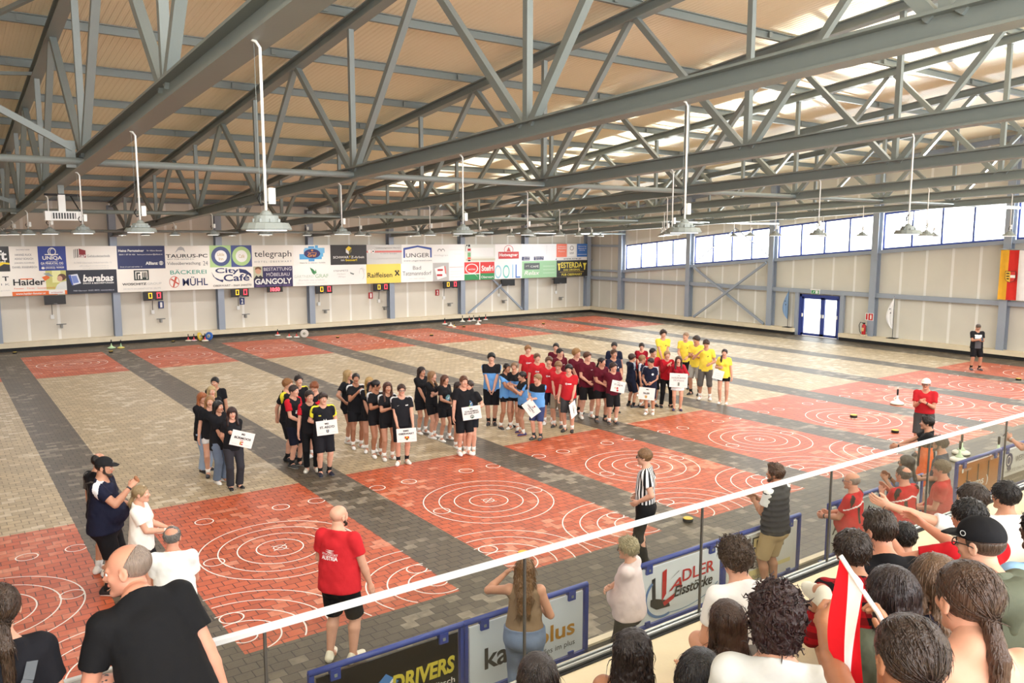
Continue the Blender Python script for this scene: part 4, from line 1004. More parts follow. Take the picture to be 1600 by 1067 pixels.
def field_mesh(prims, vox, noise=None, gcuts=(), lo=None, hi=None):
    bl = np.min([p.box()[0] for p in prims if not p.sub], 0) - 2.5 * vox
    bh = np.max([p.box()[1] for p in prims if not p.sub], 0) + 2.5 * vox
    if noise: bl = bl - noise[0]; bh = bh + noise[0]
    n = np.ceil((bh - bl) / vox).astype(int) + 1
    D = np.full(n, 9.0, F32); TG = np.zeros(n, np.int16)
    ax = [(bl[i] + vox * np.arange(n[i])).astype(F32) for i in range(3)]
    for p in prims:
        a, b = p.box(); pad = p.k + 3 * vox
        i0 = np.maximum(((a - pad - bl) / vox).astype(int), 0); i1 = np.minimum(((b + pad - bl) / vox).astype(int) + 2, n)
        if (i1 <= i0).any(): continue
        sl = tuple(slice(i0[i], i1[i]) for i in range(3))
        P = np.stack(np.meshgrid(ax[0][sl[0]], ax[1][sl[1]], ax[2][sl[2]], indexing='ij'), -1)
        d = p.d(P)
        for (o, nn) in p.cuts:
            d = np.maximum(d, (P - np.array(o, F32)) @ np.array(nn, F32))
        cur = D[sl]
        if p.sub:
            h = np.maximum(p.k - np.abs(cur + d), 0) / max(p.k, 1e-6)
            D[sl] = np.maximum(cur, -d) + h * h * p.k * .25
        else:
            TG[sl] = np.where(d < cur, p.tag, TG[sl])
            h = np.maximum(p.k - np.abs(cur - d), 0) / max(p.k, 1e-6)
            D[sl] = np.minimum(cur, d) - h * h * p.k * .25
    if gcuts or noise:
        P = np.stack(np.meshgrid(*ax, indexing='ij'), -1)
        if noise:
            am, fr, ph = noise[:3]
            w = fr * P + ph
            D += am * (np.sin(w[..., 0] + 1.3 * np.sin(w[..., 2] * .7)) * np.sin(w[..., 1] * 1.1 + np.sin(w[..., 0] * .6)) * np.sin(w[..., 2] * .9 + 1.1 * np.sin(w[..., 1] * .8)) + .5 * np.sin(w[..., 0] * 2.1) * np.sin(w[..., 1] * 2.3 + 1) * np.sin(w[..., 2] * 1.9))
        if noise and len(noise) > 3: D += noise[3] * np.abs(np.sin(P[..., 2] * noise[4])) 
        for (o, nn) in gcuts:
            D = np.maximum(D, (P - np.array(o, F32)) @ np.array(nn, F32))
    S = D < 0
    c = np.zeros(np.array(n) - 1, np.int8)
    for i in (0, 1):
        for j in (0, 1):
            for k in (0, 1):
                c += S[i:n[0] - 1 + i, j:n[1] - 1 + j, k:n[2] - 1 + k]
    act = (c > 0) & (c < 8)
    I = np.argwhere(act)
    if not len(I): return np.zeros((0, 3)), np.zeros((0, 4), int), np.zeros(0, int)
    idx = np.full(act.shape, -1, np.int64); idx[act] = np.arange(len(I))
    cor = {}
    for i in (0, 1):
        for j in (0, 1):
            for k in (0, 1):
                cor[(i, j, k)] = D[I[:, 0] + i, I[:, 1] + j, I[:, 2] + k]
    pos = np.zeros((len(I), 3)); cnt = np.zeros(len(I))
    for axn in range(3):
        o1, o2 = [q_ for q_ in range(3) if q_ != axn]
        for a in (0, 1):
            for b in (0, 1):
                p0 = [0, 0, 0]; p0[o1] = a; p0[o2] = b; p1 = list(p0); p1[axn] = 1
                da, db = cor[tuple(p0)], cor[tuple(p1)]
                m = (da < 0) != (db < 0)
                t = np.where(m, da / np.where(m, da - db, 1), 0)
                q_ = np.tile(np.array(p0, float), (len(I), 1)); q_[:, axn] = t
                pos[m] += q_[m]; cnt[m] += 1
    V = bl + vox * (I + pos / np.maximum(cnt, 1)[:, None])
    Fs = []
    for axn in range(3):
        o1, o2 = [(1, 2), (2, 0), (0, 1)][axn]
        s0 = [slice(1, n[i] - 1) for i in range(3)]; s0[axn] = slice(0, n[axn] - 1); s1 = list(s0); s1[axn] = slice(1, n[axn])
        A, B = S[tuple(s0)], S[tuple(s1)]
        E = np.argwhere(A != B)
        if not len(E): continue
        sgn = A[tuple(E.T)]
        base = E.copy()
        for i in range(3):
            if i != axn: base[:, i] += 1
        def cell(d1, d2):
            q_ = base.copy(); q_[:, o1] += d1; q_[:, o2] += d2
            return idx[q_[:, 0], q_[:, 1], q_[:, 2]]
        Q = np.stack([cell(-1, -1), cell(0, -1), cell(0, 0), cell(-1, 0)], 1)
        Q[~sgn] = Q[~sgn][:, ::-1]
        Fs.append(Q)
    Fq = np.concatenate(Fs); Fq = Fq[(Fq >= 0).all(1)]
    tg = TG[I[:, 0], I[:, 1], I[:, 2]]
    return V, Fq, tg[Fq[:, 0]].astype(int)

# ---------- head, hair and hand templates (head unit: chin to crown = 1, origin mid-head, y forward)
_TPL = {}
def head_tpl(vox, fem=False):
    key = ('head', vox, fem)
    if key in _TPL: return _TPL[key]
    j = .9 if fem else 1.0
    pr = [Ell((0, -.07, .14), (.345, .42, .36), .05), Ell((0, .07, -.12), (.275 * j, .30, .37), .10),
          Cone((-.17 * j, .0, -.27), (-.05, .28, -.42), .085, .07, .08), Cone((.17 * j, .0, -.27), (.05, .28, -.42), .085, .07, .08), Ell((0, .29, -.41), (.10 * j, .09, .085), .06),
          Cone((-.17, .31, .07), (.17, .31, .07), .05, .05, .06), Ell((-.16, .24, -.10), (.10, .10, .09), .06), Ell((.16, .24, -.10), (.10, .10, .09), .06),
          Ell((-.14, .405, .0), (.085, .06, .05), .05, sub=True), Ell((.14, .405, .0), (.085, .06, .05), .05, sub=True),
          Cone((0, .34, .05), (0, .445, -.11), .03, .052, .035), Ell((-.05, .39, -.13), (.04, .05, .032), .02), Ell((.05, .39, -.13), (.04, .05, .032), .02),
          Cone((0, -.10, -.28), (0, -.15, -.78), .23 * j, .25 * j, .09),
          Ell((-.355, -.05, -.03), (.035, .095, .145), .02), Ell((.355, -.05, -.03), (.035, .095, .145), .02), Ell((-.39, -.03, -.02), (.025, .045, .08), .015, sub=True), Ell((.39, -.03, -.02), (.025, .045, .08), .015, sub=True),
          Ell((0, .365, -.225), (.115, .045, .025), .012, tag=1), Ell((0, .36, -.262), (.095, .045, .026), .012, tag=1)]
    _TPL[key] = field_mesh(pr, vox)
    return _TPL[key]
def sphere_q(c, r, n=8, m=6, sc=(1, 1, 1)):
    vs = []; fs = []
    for i in range(m + 1):
        t = PI * i / m
        for k in range(n):
            p = 2 * PI * k / n
            vs.append((c[0] + r * sc[0] * math.sin(t) * math.cos(p), c[1] + r * sc[1] * math.sin(t) * math.sin(p), c[2] + r * sc[2] * math.cos(t)))
    for i in range(m):
        for k in range(n):
            a = i * n + k; b = i * n + (k + 1) % n
            fs.append((a, a + n, b + n, b))
    return np.array(vs), np.array(fs)
FC = [((0, .235, .02), (0, .80, -.60)), ]     # face opening plane used by most hair shapes
def hair_tpl(style, vox, L=1.0):
    key = ('hair', style, vox, L)
    if key in _TPL: return _TPL[key]
    def shell(o, tag=0, top=.0, cuts=()):
        return Ell((0, -.07, .14 + top * .5), (.345 + o, .42 + o, .36 + o + top), .05, tag, cuts=cuts)
    face = ((0, .20, .0), (0, .86, -.50)); nape = ((0, -.25, -.24), (0, .55, -.83)); low = ((0, 0, -.42), (0, 0, -1))
    noise = None; g = (); pr = []
    if style in ('short', 'buzz', 'fringe', 'curlyshort', 'quiff', 'undercut'):
        o = {'short': .055, 'buzz': .022, 'fringe': .085, 'curlyshort': .12, 'quiff': .06, 'undercut': .03}[style]
        pr = [shell(o, top=.02, cuts=(face, nape))]
        if style in ('fringe', 'curlyshort'):
            pr += [Ell((0, .24, .30), (.30, .17, .14), .08), Ell((-.2, .2, .24), (.14, .16, .15), .06), Ell((.2, .2, .24), (.14, .16, .15), .06)]
        if style == 'quiff': pr += [Cone((-.14, .26, .43), (.16, .24, .45), .10, .09, .08), Ell((0, .05, .46), (.26, .3, .12), .08)]
        if style == 'undercut': pr += [Ell((0, .02, .40), (.33, .40, .17), .06), Ell((0, .28, .36), (.24, .12, .1), .05)]
        noise = (.035, 42, .3) if style == 'curlyshort' else (.014, 40, .3)
        if style == 'buzz': noise = None
    elif style == 'curly':
        pr = [shell(.115, top=.05, cuts=(((0, .22, .0), (0, .86, -.5)),)), Ell((0, -.3, -.18), (.38, .26, .3), .1, cuts=(low,)), Ell((0, .22, .34), (.34, .2, .16), .08)]
        noise = (.045, 30, .3)
    elif style == 'bald':
        pr = [Ell((0, -.075, .12), (.358, .432, .36), .03, cuts=(((0, .06, .0), (0, .95, .3)), nape, ((0, 0, .20), (0, .25, .97))))]
    elif style == 'thin':      # cropped, receding
        pr = [Ell((0, -.075, .14), (.357, .432, .372), .03, cuts=(((0, -.10, .2), (0, .85, .5)), nape))]
    elif style == 'tonsure':
        pr = [Ell((0, -.075, .12), (.375, .45, .37), .03, cuts=(((0, .12, .0), (0, .95, .3)), nape, ((0, -.1, .34), (0, -.2, .97)))), Ell((0, .0, .19), (.33, .36, .335), .02)]
        noise = (.012, 44, .3)
    elif style in ('long', 'longside', 'wavy', 'bangs'):
        pr = [shell(.065, cuts=(((0, .23, .0), (0, .9, -.42)),)), Cone((0, -.28, .1), (0, -.36, -.55), .22, .21, .08, u=V3(1, 0, 0), st=1.75), Cone((0, -.36, -.55), (0, -.56, -1.0), .20, .17, .08, u=V3(1, 0, 0), st=1.9),
              Cone((-.35, -.02, .05), (-.40, -.12, -.75), .10, .11, .08), Cone((.35, -.02, .05), (.40, -.12, -.75), .10, .11, .08)]
        if L > 1.1: pr += [Cone((0, -.56, -1.0), (0, -.60, -L), .17, .12, .08, u=V3(1, 0, 0), st=2.2)]
        if style == 'longside': pr += [Cone((.38, .02, -.5), (.34, .34, -L), .13, .09, .08), Cone((-.38, .02, -.5), (-.36, .30, -L * .9), .12, .08, .08)]
        if style == 'bangs': pr += [Ell((0, .27, .23), (.30, .13, .17), .06), Cone((.38, .02, -.4), (.42, .2, -.95), .12, .1, .08), Cone((-.38, .02, -.4), (-.42, .2, -.95), .12, .1, .08)]
        noise = (.02, 22, .3) if style == 'wavy' else (.012, 26, .3)
    elif style in ('pony', 'sidepony', 'lowpony'):
        pr = [shell(.04, cuts=(face, ((0, -.25, -.30), (0, .45, -.89))))]
        if style == 'pony': pr += [Ell((0, -.49, .20), (.09, .09, .09), .04), Cone((0, -.5, .2), (0, -.70, .02), .09, .13, .05), Cone((0, -.70, .02), (0, -.72, -.55), .13, .12, .05), Cone((0, -.72, -.55), (.02, -.68, -L), .12, .03, .05)]
        elif style == 'lowpony': pr += [Ell((0, -.44, -.16), (.12, .10, .11), .05), Cone((0, -.48, -.2), (0, -.62, -.55), .11, .13, .05), Cone((0, -.62, -.55), (.02, -.66, -L), .13, .05, .05)]
        else: pr += [Ell((.1, -.44, -.1), (.10, .1, .1), .05), Cone((.14, -.42, -.15), (.36, -.2, -.5), .10, .13, .05), Cone((.36, -.2, -.5), (.36, .28, -.85), .13, .13, .05), Cone((.36, .28, -.85), (.33, .36, -L), .13, .05, .05)]
        noise = (.010, 26, .3)
    elif style == 'bun':
        pr = [shell(.045, cuts=(face, nape)), Ell((0, -.50, .30), (.17, .15, .16), .05)]; noise = (.012, 30, .3)
    elif style == 'bob':
        pr = [shell(.09, top=.02, cuts=(face,)), Cone((0, -.26, .1), (0, -.28, -.40), .22, .2, .06, u=V3(1, 0, 0), st=1.75, cuts=(low,)), Cone((-.36, -.05, .05), (-.36, -.02, -.32), .09, .08, .06), Cone((.36, -.05, .05), (.36, -.02, -.32), .09, .08, .06)]
        noise = (.014, 30, .3)
    elif style == 'pixie':
        pr = [shell(.085, top=.05, cuts=(face, nape)), Ell((0, .22, .36), (.28, .16, .13), .08)]; noise = (.03, 34, .3)
    elif style == 'underhat':
        pr = [Ell((0, -.075, .10), (.365, .44, .33), .03, cuts=(((0, .10, .0), (0, .95, -.2)), nape, ((0, 0, .14), (0, 0, 1))))]
    _TPL[key] = field_mesh(pr, vox, noise, g)
    return _TPL[key]
def tufts(style, vox, L, count, seed):
    V, Fq, _ = hair_tpl(style, vox, L)
    if not len(Fq): return None
    r = np.random.RandomState(seed)
    C = V[Fq].mean(1); nn = np.cross(V[Fq[:, 1]] - V[Fq[:, 0]], V[Fq[:, 2]] - V[Fq[:, 0]]); nn /= np.maximum(np.linalg.norm(nn, axis=1, keepdims=True), 1e-9)
    ok = np.where((nn[:, 2] > -.6))[0]
    I = r.choice(ok, min(count, len(ok)), replace=False)
    P = C[I]; N = nn[I]
    longs = style in ('long', 'longside', 'wavy', 'bangs', 'pony', 'sidepony', 'lowpony', 'bob')
    crown = np.array([0, -.22, .52])
    rad = P - crown
    if style in ('pony', 'lowpony', 'sidepony', 'bun'):
        fl = np.where(P[:, 2:] > -.35, np.array([0, -.5, -.1]) - P, np.array([[0, 0, -1.0]]))
    elif longs: fl = rad * .6 + np.array([0, 0, -.5])
    elif style in ('curly', 'curlyshort'): fl = r.normal(size=P.shape)
    elif style in ('quiff', 'undercut', 'pixie'): fl = rad * .6 + np.where(P[:, 2:] > .3, np.array([.25, .5, .5]), np.array([0, -.1, -.4]))
    else: fl = rad + r.normal(size=P.shape) * .12
    T_ = fl - N * (fl * N).sum(1, keepdims=True); T_ /= np.maximum(np.linalg.norm(T_, axis=1, keepdims=True), 1e-6)
    S_ = np.cross(N, T_)
    Ls = r.uniform(.28, .5, len(I)) if longs else (r.uniform(.10, .2, len(I)) if 'curly' not in style else r.uniform(.12, .22, len(I)))
    if style in ('pony', 'lowpony', 'sidepony', 'bun'): Ls *= .6
    k = 5; vs = []; fs = []
    curve = np.where(P[:, 2] > -.25, 1.15, .15)[:, None]
    sleek = style in ('pony', 'lowpony', 'sidepony', 'bun', 'long')
    wid = (.011 if sleek and count > 100 else (.018 if sleek else .024)) * (1.25 if count < 100 else 1)
    amp = .035 if 'curly' in style or style == 'wavy' else .006
    for j in range(k):
        t = j / (k - 1)
        c = P + T_ * (Ls * t)[:, None] - N * curve * ((Ls * t) ** 2)[:, None] + N * (.012 * math.sin(PI * t) - .012 + (.03 * t if style in ('quiff', 'pixie', 'curlyshort', 'curly') else .004 * t)) + S_ * (amp * np.sin(t * 5 + r.uniform(0, 6, len(I))))[:, None]
        w_ = wid * (1 - t) ** .6 + .003
        for a, b_ in ((-1, 0), (0, .25 if sleek else .5), (1, 0)):
            vs.append(c + S_ * a * w_ + N * b_ * w_)
    M_ = len(I); vs = np.stack(vs, 1).reshape(-1, 3)          # M x (k*3)
    q_ = []
    for j in range(k - 1):
        for a in range(3):
            b_ = (a + 1) % 3; q_.append((j * 3 + a, j * 3 + b_, (j + 1) * 3 + b_, (j + 1) * 3 + a))
    q_ = np.array(q_)
    Fo = (q_[None] + (np.arange(M_) * k * 3)[:, None, None]).reshape(-1, 4)
    return vs, Fo, np.zeros(len(Fo), int)
def beard_tpl(vox, full):
    key = ('beard', vox, full)
    if key in _TPL: return _TPL[key]
    pr = [Ell((0, .30, -.43), (.15, .11, .13), .05), Cone((-.22, .06, -.22), (-.08, .28, -.42), .085, .09, .06), Cone((.22, .06, -.22), (.08, .28, -.42), .085, .09, .06)] if full else [Ell((0, .33, -.42), (.10, .07, .09), .04)]
    if full: pr += [Cone((-.26, .05, -.02), (-.22, .06, -.22), .07, .08, .05), Cone((.26, .05, -.02), (.22, .06, -.22), .07, .08, .05)]
    _TPL[key] = field_mesh(pr, vox, (.008, 40, .2))
    return _TPL[key]
def cap_tpl(vox):
    key = ('cap', vox)
    if key in _TPL: return _TPL[key]
    pr = [Ell((0, -.05, .18), (.40, .47, .40), .03, cuts=(((0, 0, .12), (0, 0, -1)),)), Cone((-.2, .36, .16), (.2, .36, .16), .2, .2, .02, u=V3(0, 0, 1), st=.13), Cone((-.12, .52, .14), (.12, .52, .14), .2, .2, .05, u=V3(0, 0, 1), st=.12), Ell((0, -.05, .585), (.03, .03, .02), .01)]
    _TPL[key] = field_mesh(pr, vox)
    return _TPL[key]
def hand_tpl(vox, curl):
    """right hand: x towards the thumb, y out of the palm, z along the fingers, wrist at the origin"""
    key = ('hand', vox, curl)
    if key in _TPL: return _TPL[key]
    pr = [Ell((0, 0, .05), (.041, .016, .052), .012), Cone((0, 0, -.02), (0, 0, .03), .025, .026, .02, u=V3(1, 0, 0), st=1.15)]
    for i, (x, l) in enumerate(((.030, .070), (.010, .079), (-.010, .074), (-.029, .058))):
        c = curl * (1 + .12 * i)
        p = V3(x, 0, .088 - abs(x) * .2); d = V3(x * 2.2, math.sin(c * .6), math.cos(c * .6)); d /= np.linalg.norm(d)
        p1 = p + d * l * .45
        d2 = V3(x * 1.5, math.sin(c * 1.7), math.cos(c * 1.7)); d2 /= np.linalg.norm(d2); p2 = p1 + d2 * l * .32
        d3 = V3(x, math.sin(c * 2.4), math.cos(c * 2.4)); d3 /= np.linalg.norm(d3); p3 = p2 + d3 * l * .23
        pr += [Cone(p - d * .02, p1, .0098, .0092, .006), Cone(p1, p2, .0092, .0084, .004), Cone(p2, p3, .0084, .0070, .004)]
    t0 = V3(.026, .006, .022); t1 = V3(.054, .014 + .01 * curl, .052); t2 = V3(.060, .020 + .02 * curl, .086)
    pr += [Cone(t0, t1, .015, .0115, .012), Cone(t1, t2, .0112, .0088, .004)]
    _TPL[key] = field_mesh(pr, vox)
    return _TPL[key]
def shoe_tpl(vox):
    key = ('shoe', vox)
    if key in _TPL: return _TPL[key]
    g = (((0, 0, 0), (0, 0, -1)),)
    pr = [Cone((0, -.05, .035), (0, .11, .022), .040, .042, .03, u=V3(1, 0, 0), st=1.02), Cone((0, -.045, .05), (0, -.03, .085), .040, .036, .03), Ell((0, .15, .028), (.044, .062, .032), .03), Cone((0, -.01, .07), (0, .09, .045), .034, .034, .03)]
    v, f, t = field_mesh(pr, vox, None, g)
    fz = v[f].mean(1)[:, 2]
    _TPL[key] = (v, f, (fz < .022).astype(int))
    return _TPL[key]

def ik(a, t, l1, l2, pole):
    d = t - a; L = np.linalg.norm(d)
    L = min(max(L, abs(l1 - l2) + 1e-3), l1 + l2 - 1e-3); dn = unit(d); t = a + dn * L
    x = (l1 * l1 - l2 * l2 + L * L) / (2 * L); h = math.sqrt(max(l1 * l1 - x * x, 0))
    p = pole - dn * (pole @ dn); p = unit(p)
    return a + dn * x + p * h, t

ARMS = {   # hand targets in body heights: (right x, y, z), (left x, y, z)
    'down': ((.150, .035, .47), (-.150, .035, .47)), 'clap': ((.022, .17, .70), (-.022, .17, .69)), 'claphigh': ((.03, .16, .77), (-.03, .17, .75)), 'claplow': ((.03, .16, .60), (-.03, .15, .60)),
    'front': ((.03, .12, .52), (-.03, .125, .525)), 'back': ((.03, -.13, .53), (-.03, -.13, .53)), 'hips': ((.115, .03, .585), (-.115, .03, .585)), 'phone': ((.03, .17, .68), (-.035, .15, .66)),
    'cross': ((-.09, .115, .68), (.095, .10, .67)), 'onehip': ((.150, .035, .47), (-.115, .03, .585)), 'chin': ((.0, .15, .82), (.03, .14, .66)), 'hold': ((.06, .16, .58), (-.06, .16, .58)),
    'rail': ((.06, .20, .60), (-.10, .22, .60)), 'lap': ((.06, .17, .60), (-.06, .17, .60)), 'read': ((.03, .16, .62), (-.03, .16, .62)),
}
SKIN = {'l': (212, 160, 136), 'm': (194, 142, 116), 't': (176, 122, 94), 'd': (150, 100, 74), 'k': (80, 54, 44), 'r': (206, 144, 120)}

PAT = {'STRIPES': pattern('shirt_stripes', 'stripes', (236, 236, 238), (26, 26, 30)), 'CHECK': pattern('shirt_check', 'check', (176, 26, 38), (24, 20, 24))}
def person(pos, H, face, label, arms='down', top=('tee', (30, 30, 34)), bot=('shorts', (28, 28, 32)), shoes=((236, 234, 230), (240, 240, 238)), socks=(238, 236, 232), hair=('short', (60, 44, 34)), skin='l',
           fem=False, girth=1.0, hy=0.0, hp=0.0, lean=0.0, stance=.055, vox=.016, sit=False, acc=(), zones=(), decal=(), hand_curl=.35, hL=1.0, group=None, twist=0.0, roll=0.0, legs=None, headk=1.0, feet_vis=True):
    rnd = random.Random(hash(label) % 99991 if False else sum(map(ord, label)))
    near = vox < .011
    Hm = H
    # ---- skeleton in the person's own frame: x to its right, y forward, z up, origin on the ground (or seat)
    pz = .062 * Hm if sit else .525 * Hm
    Pv = V3(0, 0, pz)
    cl, sl = math.cos(lean), math.sin(lean)
    s = unit(V3(math.sin(roll), sl, cl)); u = V3(math.cos(twist), math.sin(twist), -math.sin(roll)); u = unit(u - s * (u @ s)); w = np.cross(s, u)
    w = w if w[1] > 0 else -w
    def at(x, y, z): return Pv + (u * x + w * y + s * z) * Hm
    g = girth * (.93 if vox == .016 else 1.0)
    headh = (.133 + .018 * max(0, min(1, (1.78 - H) / .35))) * Hm * headk
    hd_c = at(0, .012, .475) - s * headh * .5 + w * headh * .05
    cy_, sy_ = math.cos(hy), math.sin(hy)
    hu = u * cy_ + w * sy_; hw = -u * sy_ + w * cy_
    hs = s
    if sit or lean: hs = unit(s * .45 + V3(0, 0, 1) * .55); hw = unit(hw - hs * (hw @ hs)); hu = np.cross(hw, hs)
    ch, sh_ = math.cos(hp), math.sin(hp)
    hw, hs = hw * ch - hs * sh_, hs * ch + hw * sh_
    HR = np.stack([hu, hw, hs], 0)                       # rows: head axes in person space
    def HT(v): return hd_c + (v * headh) @ HR
    shx = (.088 if fem else .100) * (1 + .45 * (g - 1))
    SH = [at(shx, -.005, .287), at(-shx, -.005, .287)]
    neck = at(0, -.005, .292)
    hipx = .055 if not fem else .058
    HIP = [at(hipx, 0, -.012), at(-hipx, 0, -.012)]
    # arms
    A = ARMS[arms] if isinstance(arms, str) else arms
    elb, wri, hnd = [], [], []
    for i in (0, 1):
        sx = 1 if i == 0 else -1
        tgt = A[i]
        if len(tgt) == 4:                               # already in metres, person frame
            T_ = V3(*tgt[:3])
        else:
            T_ = V3(tgt[0], tgt[1], 0) * Hm + V3(0, 0, (tgt[2] - .525) * Hm + pz)
            if lean: T_ = T_ + V3(0, sl * .2 * Hm, 0)
        pole = V3(sx * .55, -.75, -.5)
        if lean > .3 and not sit: pole = V3(sx * 1, -.1, -.9)
        if sit and not isinstance(arms, str) and len(tgt) == 4: pole = V3(sx * .15, -.35, -1)
        if arms in ('hips', 'onehip') and tgt[2] > .55: pole = V3(sx * 1, -.35, 0)
        if arms in ('cross',): pole = V3(sx * .8, .1, -.8)
        if arms == 'back': pole = V3(sx * .8, -.8, 0)
        e, t = ik(SH[i], T_, .172 * Hm, .150 * Hm, pole)
        elb.append(e); wri.append(t)
    # legs
    ank, kne = [], []
    FT = []
    for i in (0, 1):
        sx = 1 if i == 0 else -1
        if legs: fx, fy_, fz = legs[i]
        elif sit: fx, fy_, fz = sx * .075, .23 / Hm * 1.0, -.30 / Hm
        else: fx, fy_, fz = sx * stance, rnd.uniform(-.02, .02), 0
        a_ = V3(fx * Hm, fy_ * Hm, fz * Hm + .045 * Hm)
        FT.append(V3(fx * Hm, fy_ * Hm, fz * Hm))
        k, t = ik(HIP[i], a_, .243 * Hm, .238 * Hm, V3(sx * .12, 1, .35 if sit else .1))
        kne.append(k); ank.append(t)
    m = Hm
    def torso(o, tag=0, gg=g):
        r = [Cone(at(0, 0, -.03), at(0, 0, .05), .068 * m * gg + o, .066 * m * gg + o, .03, tag, u, 1.42 if not fem else 1.5),
             Cone(at(0, .0, .05), at(0, .004, .13), .064 * m * gg + o, .062 * m * gg + o, .04, tag, u, 1.36 if not fem else 1.26),
             Cone(at(0, .004, .13), at(0, .0, .235), .064 * m * gg + o, .062 * m * (gg * .5 + .5) + o, .04, tag, u, 1.48 if not fem else 1.36),
             Cone(at(-shx * .92, -.004, .279), at(shx * .92, -.004, .279), .034 * m + o * .8, .034 * m + o * .8, .04, tag),
             Cone(at(-shx * .5, -.008, .282), at(0, -.010, .320), .034 * m + o * .6, .037 * m + o * .5, .03, tag), Cone(at(shx * .5, -.008, .282), at(0, -.010, .320), .034 * m + o * .6, .037 * m + o * .5, .03, tag)]
        if o > 0:
            for p in r[-2:]: p.cuts = ((at(0, 0, .319), unit(s * .93 + w * .36)),)
        if fem: r += [Ell(at(-.042, .052, .205), np.full(3, .032 * m + o * .8), .03, tag), Ell(at(.042, .052, .205), np.full(3, .032 * m + o * .8), .03, tag)]
        if gg > 1.12: r += [Ell(at(0, .035 * gg, .07), (.085 * m * gg + o, .072 * m * gg + o, .085 * m + o), .05, tag)]
        r += [Ell(at(-.035, -.03, -.025), np.full(3, .055 * m * gg + o * .7), .03, tag), Ell(at(.035, -.03, -.025), np.full(3, .055 * m * gg + o * .7), .03, tag)]
        return r
    gl = .6 + .4 * g
    body = torso(0)
    body += [Cone(neck, hd_c - hs * headh * .30 - hw * headh * .1, (.030 if fem else .034) * m * (.7 + .3 * g), (.028 if fem else .033) * m * (.7 + .3 * g), .02)]
    for i in (0, 1):
        body += [Cone(SH[i], elb[i], .030 * m * gl, .0225 * m * gl, .02), Cone(elb[i], elb[i] + (wri[i] - elb[i]) * .3, .0225 * m * gl, .0235 * m * gl, .01), Cone(elb[i] + (wri[i] - elb[i]) * .3, wri[i], .0235 * m * gl, .0148 * m, .01), Ell(SH[i], np.full(3, .034 * m * gl), .02)]
        calf = kne[i] + (ank[i] - kne[i]) * .28; d = unit(ank[i] - kne[i]); back = unit(np.cross(np.cross(d, V3(0, 1, 0)), d)); back = back if back[1] < 0 else -back
        body += [Cone(HIP[i], kne[i], .052 * m * gl, .033 * m * gl, .03), Cone(kne[i], calf + back * .008 * m, .032 * m * gl, .034 * m * gl, .02), Cone(calf + back * .008 * m, ank[i], .034 * m * gl, .021 * m, .02), Cone(ank[i], FT[i] + V3(0, .06, .05), .022 * m, .024 * m, .02)]
    V, Fq, _ = field_mesh(body, vox)
    sk = skin_m(SKIN[skin] if isinstance(skin, str) else skin); lip = skin_m(tuple(int(a * b) for a, b in zip(SKIN.get(skin, (200, 150, 120)) if isinstance(skin, str) else skin, (.86, .62, .60))))
    hc = hair[1]
    mats = [sk, lip, flat((232, 228, 222), .3), flat((46, 34, 28), .2), hair_m(hc)]
    parts = [(V, Fq, np.zeros(len(Fq), int))]
    hv = .026 if near else (.034 if vox < .014 else .045)
    hV, hF, hT = head_tpl(hv, fem)
    parts.append((HT(hV), hF, hT))
    for sx in (-1, 1):
        v, f = sphere_q((sx * .135, .332, .0), .047, 8, 6); parts.append((HT(v), f[:, ::-1], np.full(len(f), 2)))
        v, f = sphere_q((sx * .135, .362, .0), .024, 8, 4); parts.append((HT(v), f[:, ::-1], np.full(len(f), 3)))
        v, f = sphere_q((sx * .14, .372, .085), 1, 8, 4, (.085, .022, .016)); parts.append((HT(v), f[:, ::-1], np.full(len(f), 4)))
    hz = .0042 if near else .0055
    hsz = H / 1.75
    for i in (0, 1):
        d = unit(wri[i] - elb[i]); sx = 1 if i == 0 else -1
        n = V3(-sx, .15, -.1)
        if arms == 'back': n = V3(-sx, .3, 0)
        if arms in ('hips',): d = unit(d + V3(-sx * .3, .2, -.5))
        if arms == 'cross': n = V3(0, -1, -.2)
        if arms == 'down' or (len(A[i]) == 3 and A[i][2] < .5): d = unit(d + V3(0, .05, -.6))
        n = unit(n - d * (n @ d)); t_ = np.cross(d, n) * sx
        cu = hand_curl if arms not in ('clap', 'claphigh') else .12
        v, f, _ = hand_tpl(hz, cu)
        vv = wri[i] + (v[:, :1] * t_ + v[:, 1:2] * n + v[:, 2:] * d) * hsz
        parts.append((vv, f if i == 0 else f[:, ::-1], np.zeros(len(f), int)))
    root = npmesh('person', parts)
    for mm in mats: root.data.materials.append(mm)
    root.location = pos; root.rotation_euler = (0, 0, face - PI / 2)
    tag(root, label, 'person', group)
    # ---- clothing
    def garment(name, prims, mlist, gc=(), zone=None, nz=None, vx=None):
        v, f, t = field_mesh(prims, vx or vox, nz, gc)
        if zone is not None: t = zone(v[f].mean(1), t)
        t = np.minimum(t, len(mlist) - 1)
        o = npmesh(name, [(v, f, t)], root)
        for mm in mlist: o.data.materials.append(mm)
        return o
    TK = {'tee': .016, 'polo': .016, 'tank': .008, 'long': .017, 'vest': .035, 'jacket': .02, 'hoodie': .03, 'strap': .006, 'big': .024}
    def sleeve(i, frac, o, tag=1):
        a, e, ww = SH[i], elb[i], wri[i]
        if frac <= 1:
            end = a + (e - a) * frac
            return [Cone(a, a + (e - a) * min(1, frac + .12), .031 * m * gl + o, .029 * m * gl + o * 1.25, .03, tag, cuts=((end, unit(e - a)),))]
        return [Cone(a, e, .031 * m * gl + o, .026 * m * gl + o, .03, tag), Cone(e, ww, .025 * m * gl + o, .018 * m + o, .02, tag, cuts=((e + (ww - e) * .97, unit(ww - e)),))]
    shirt = None
    def cm(c): return PAT[c] if isinstance(c, str) else cloth(c)
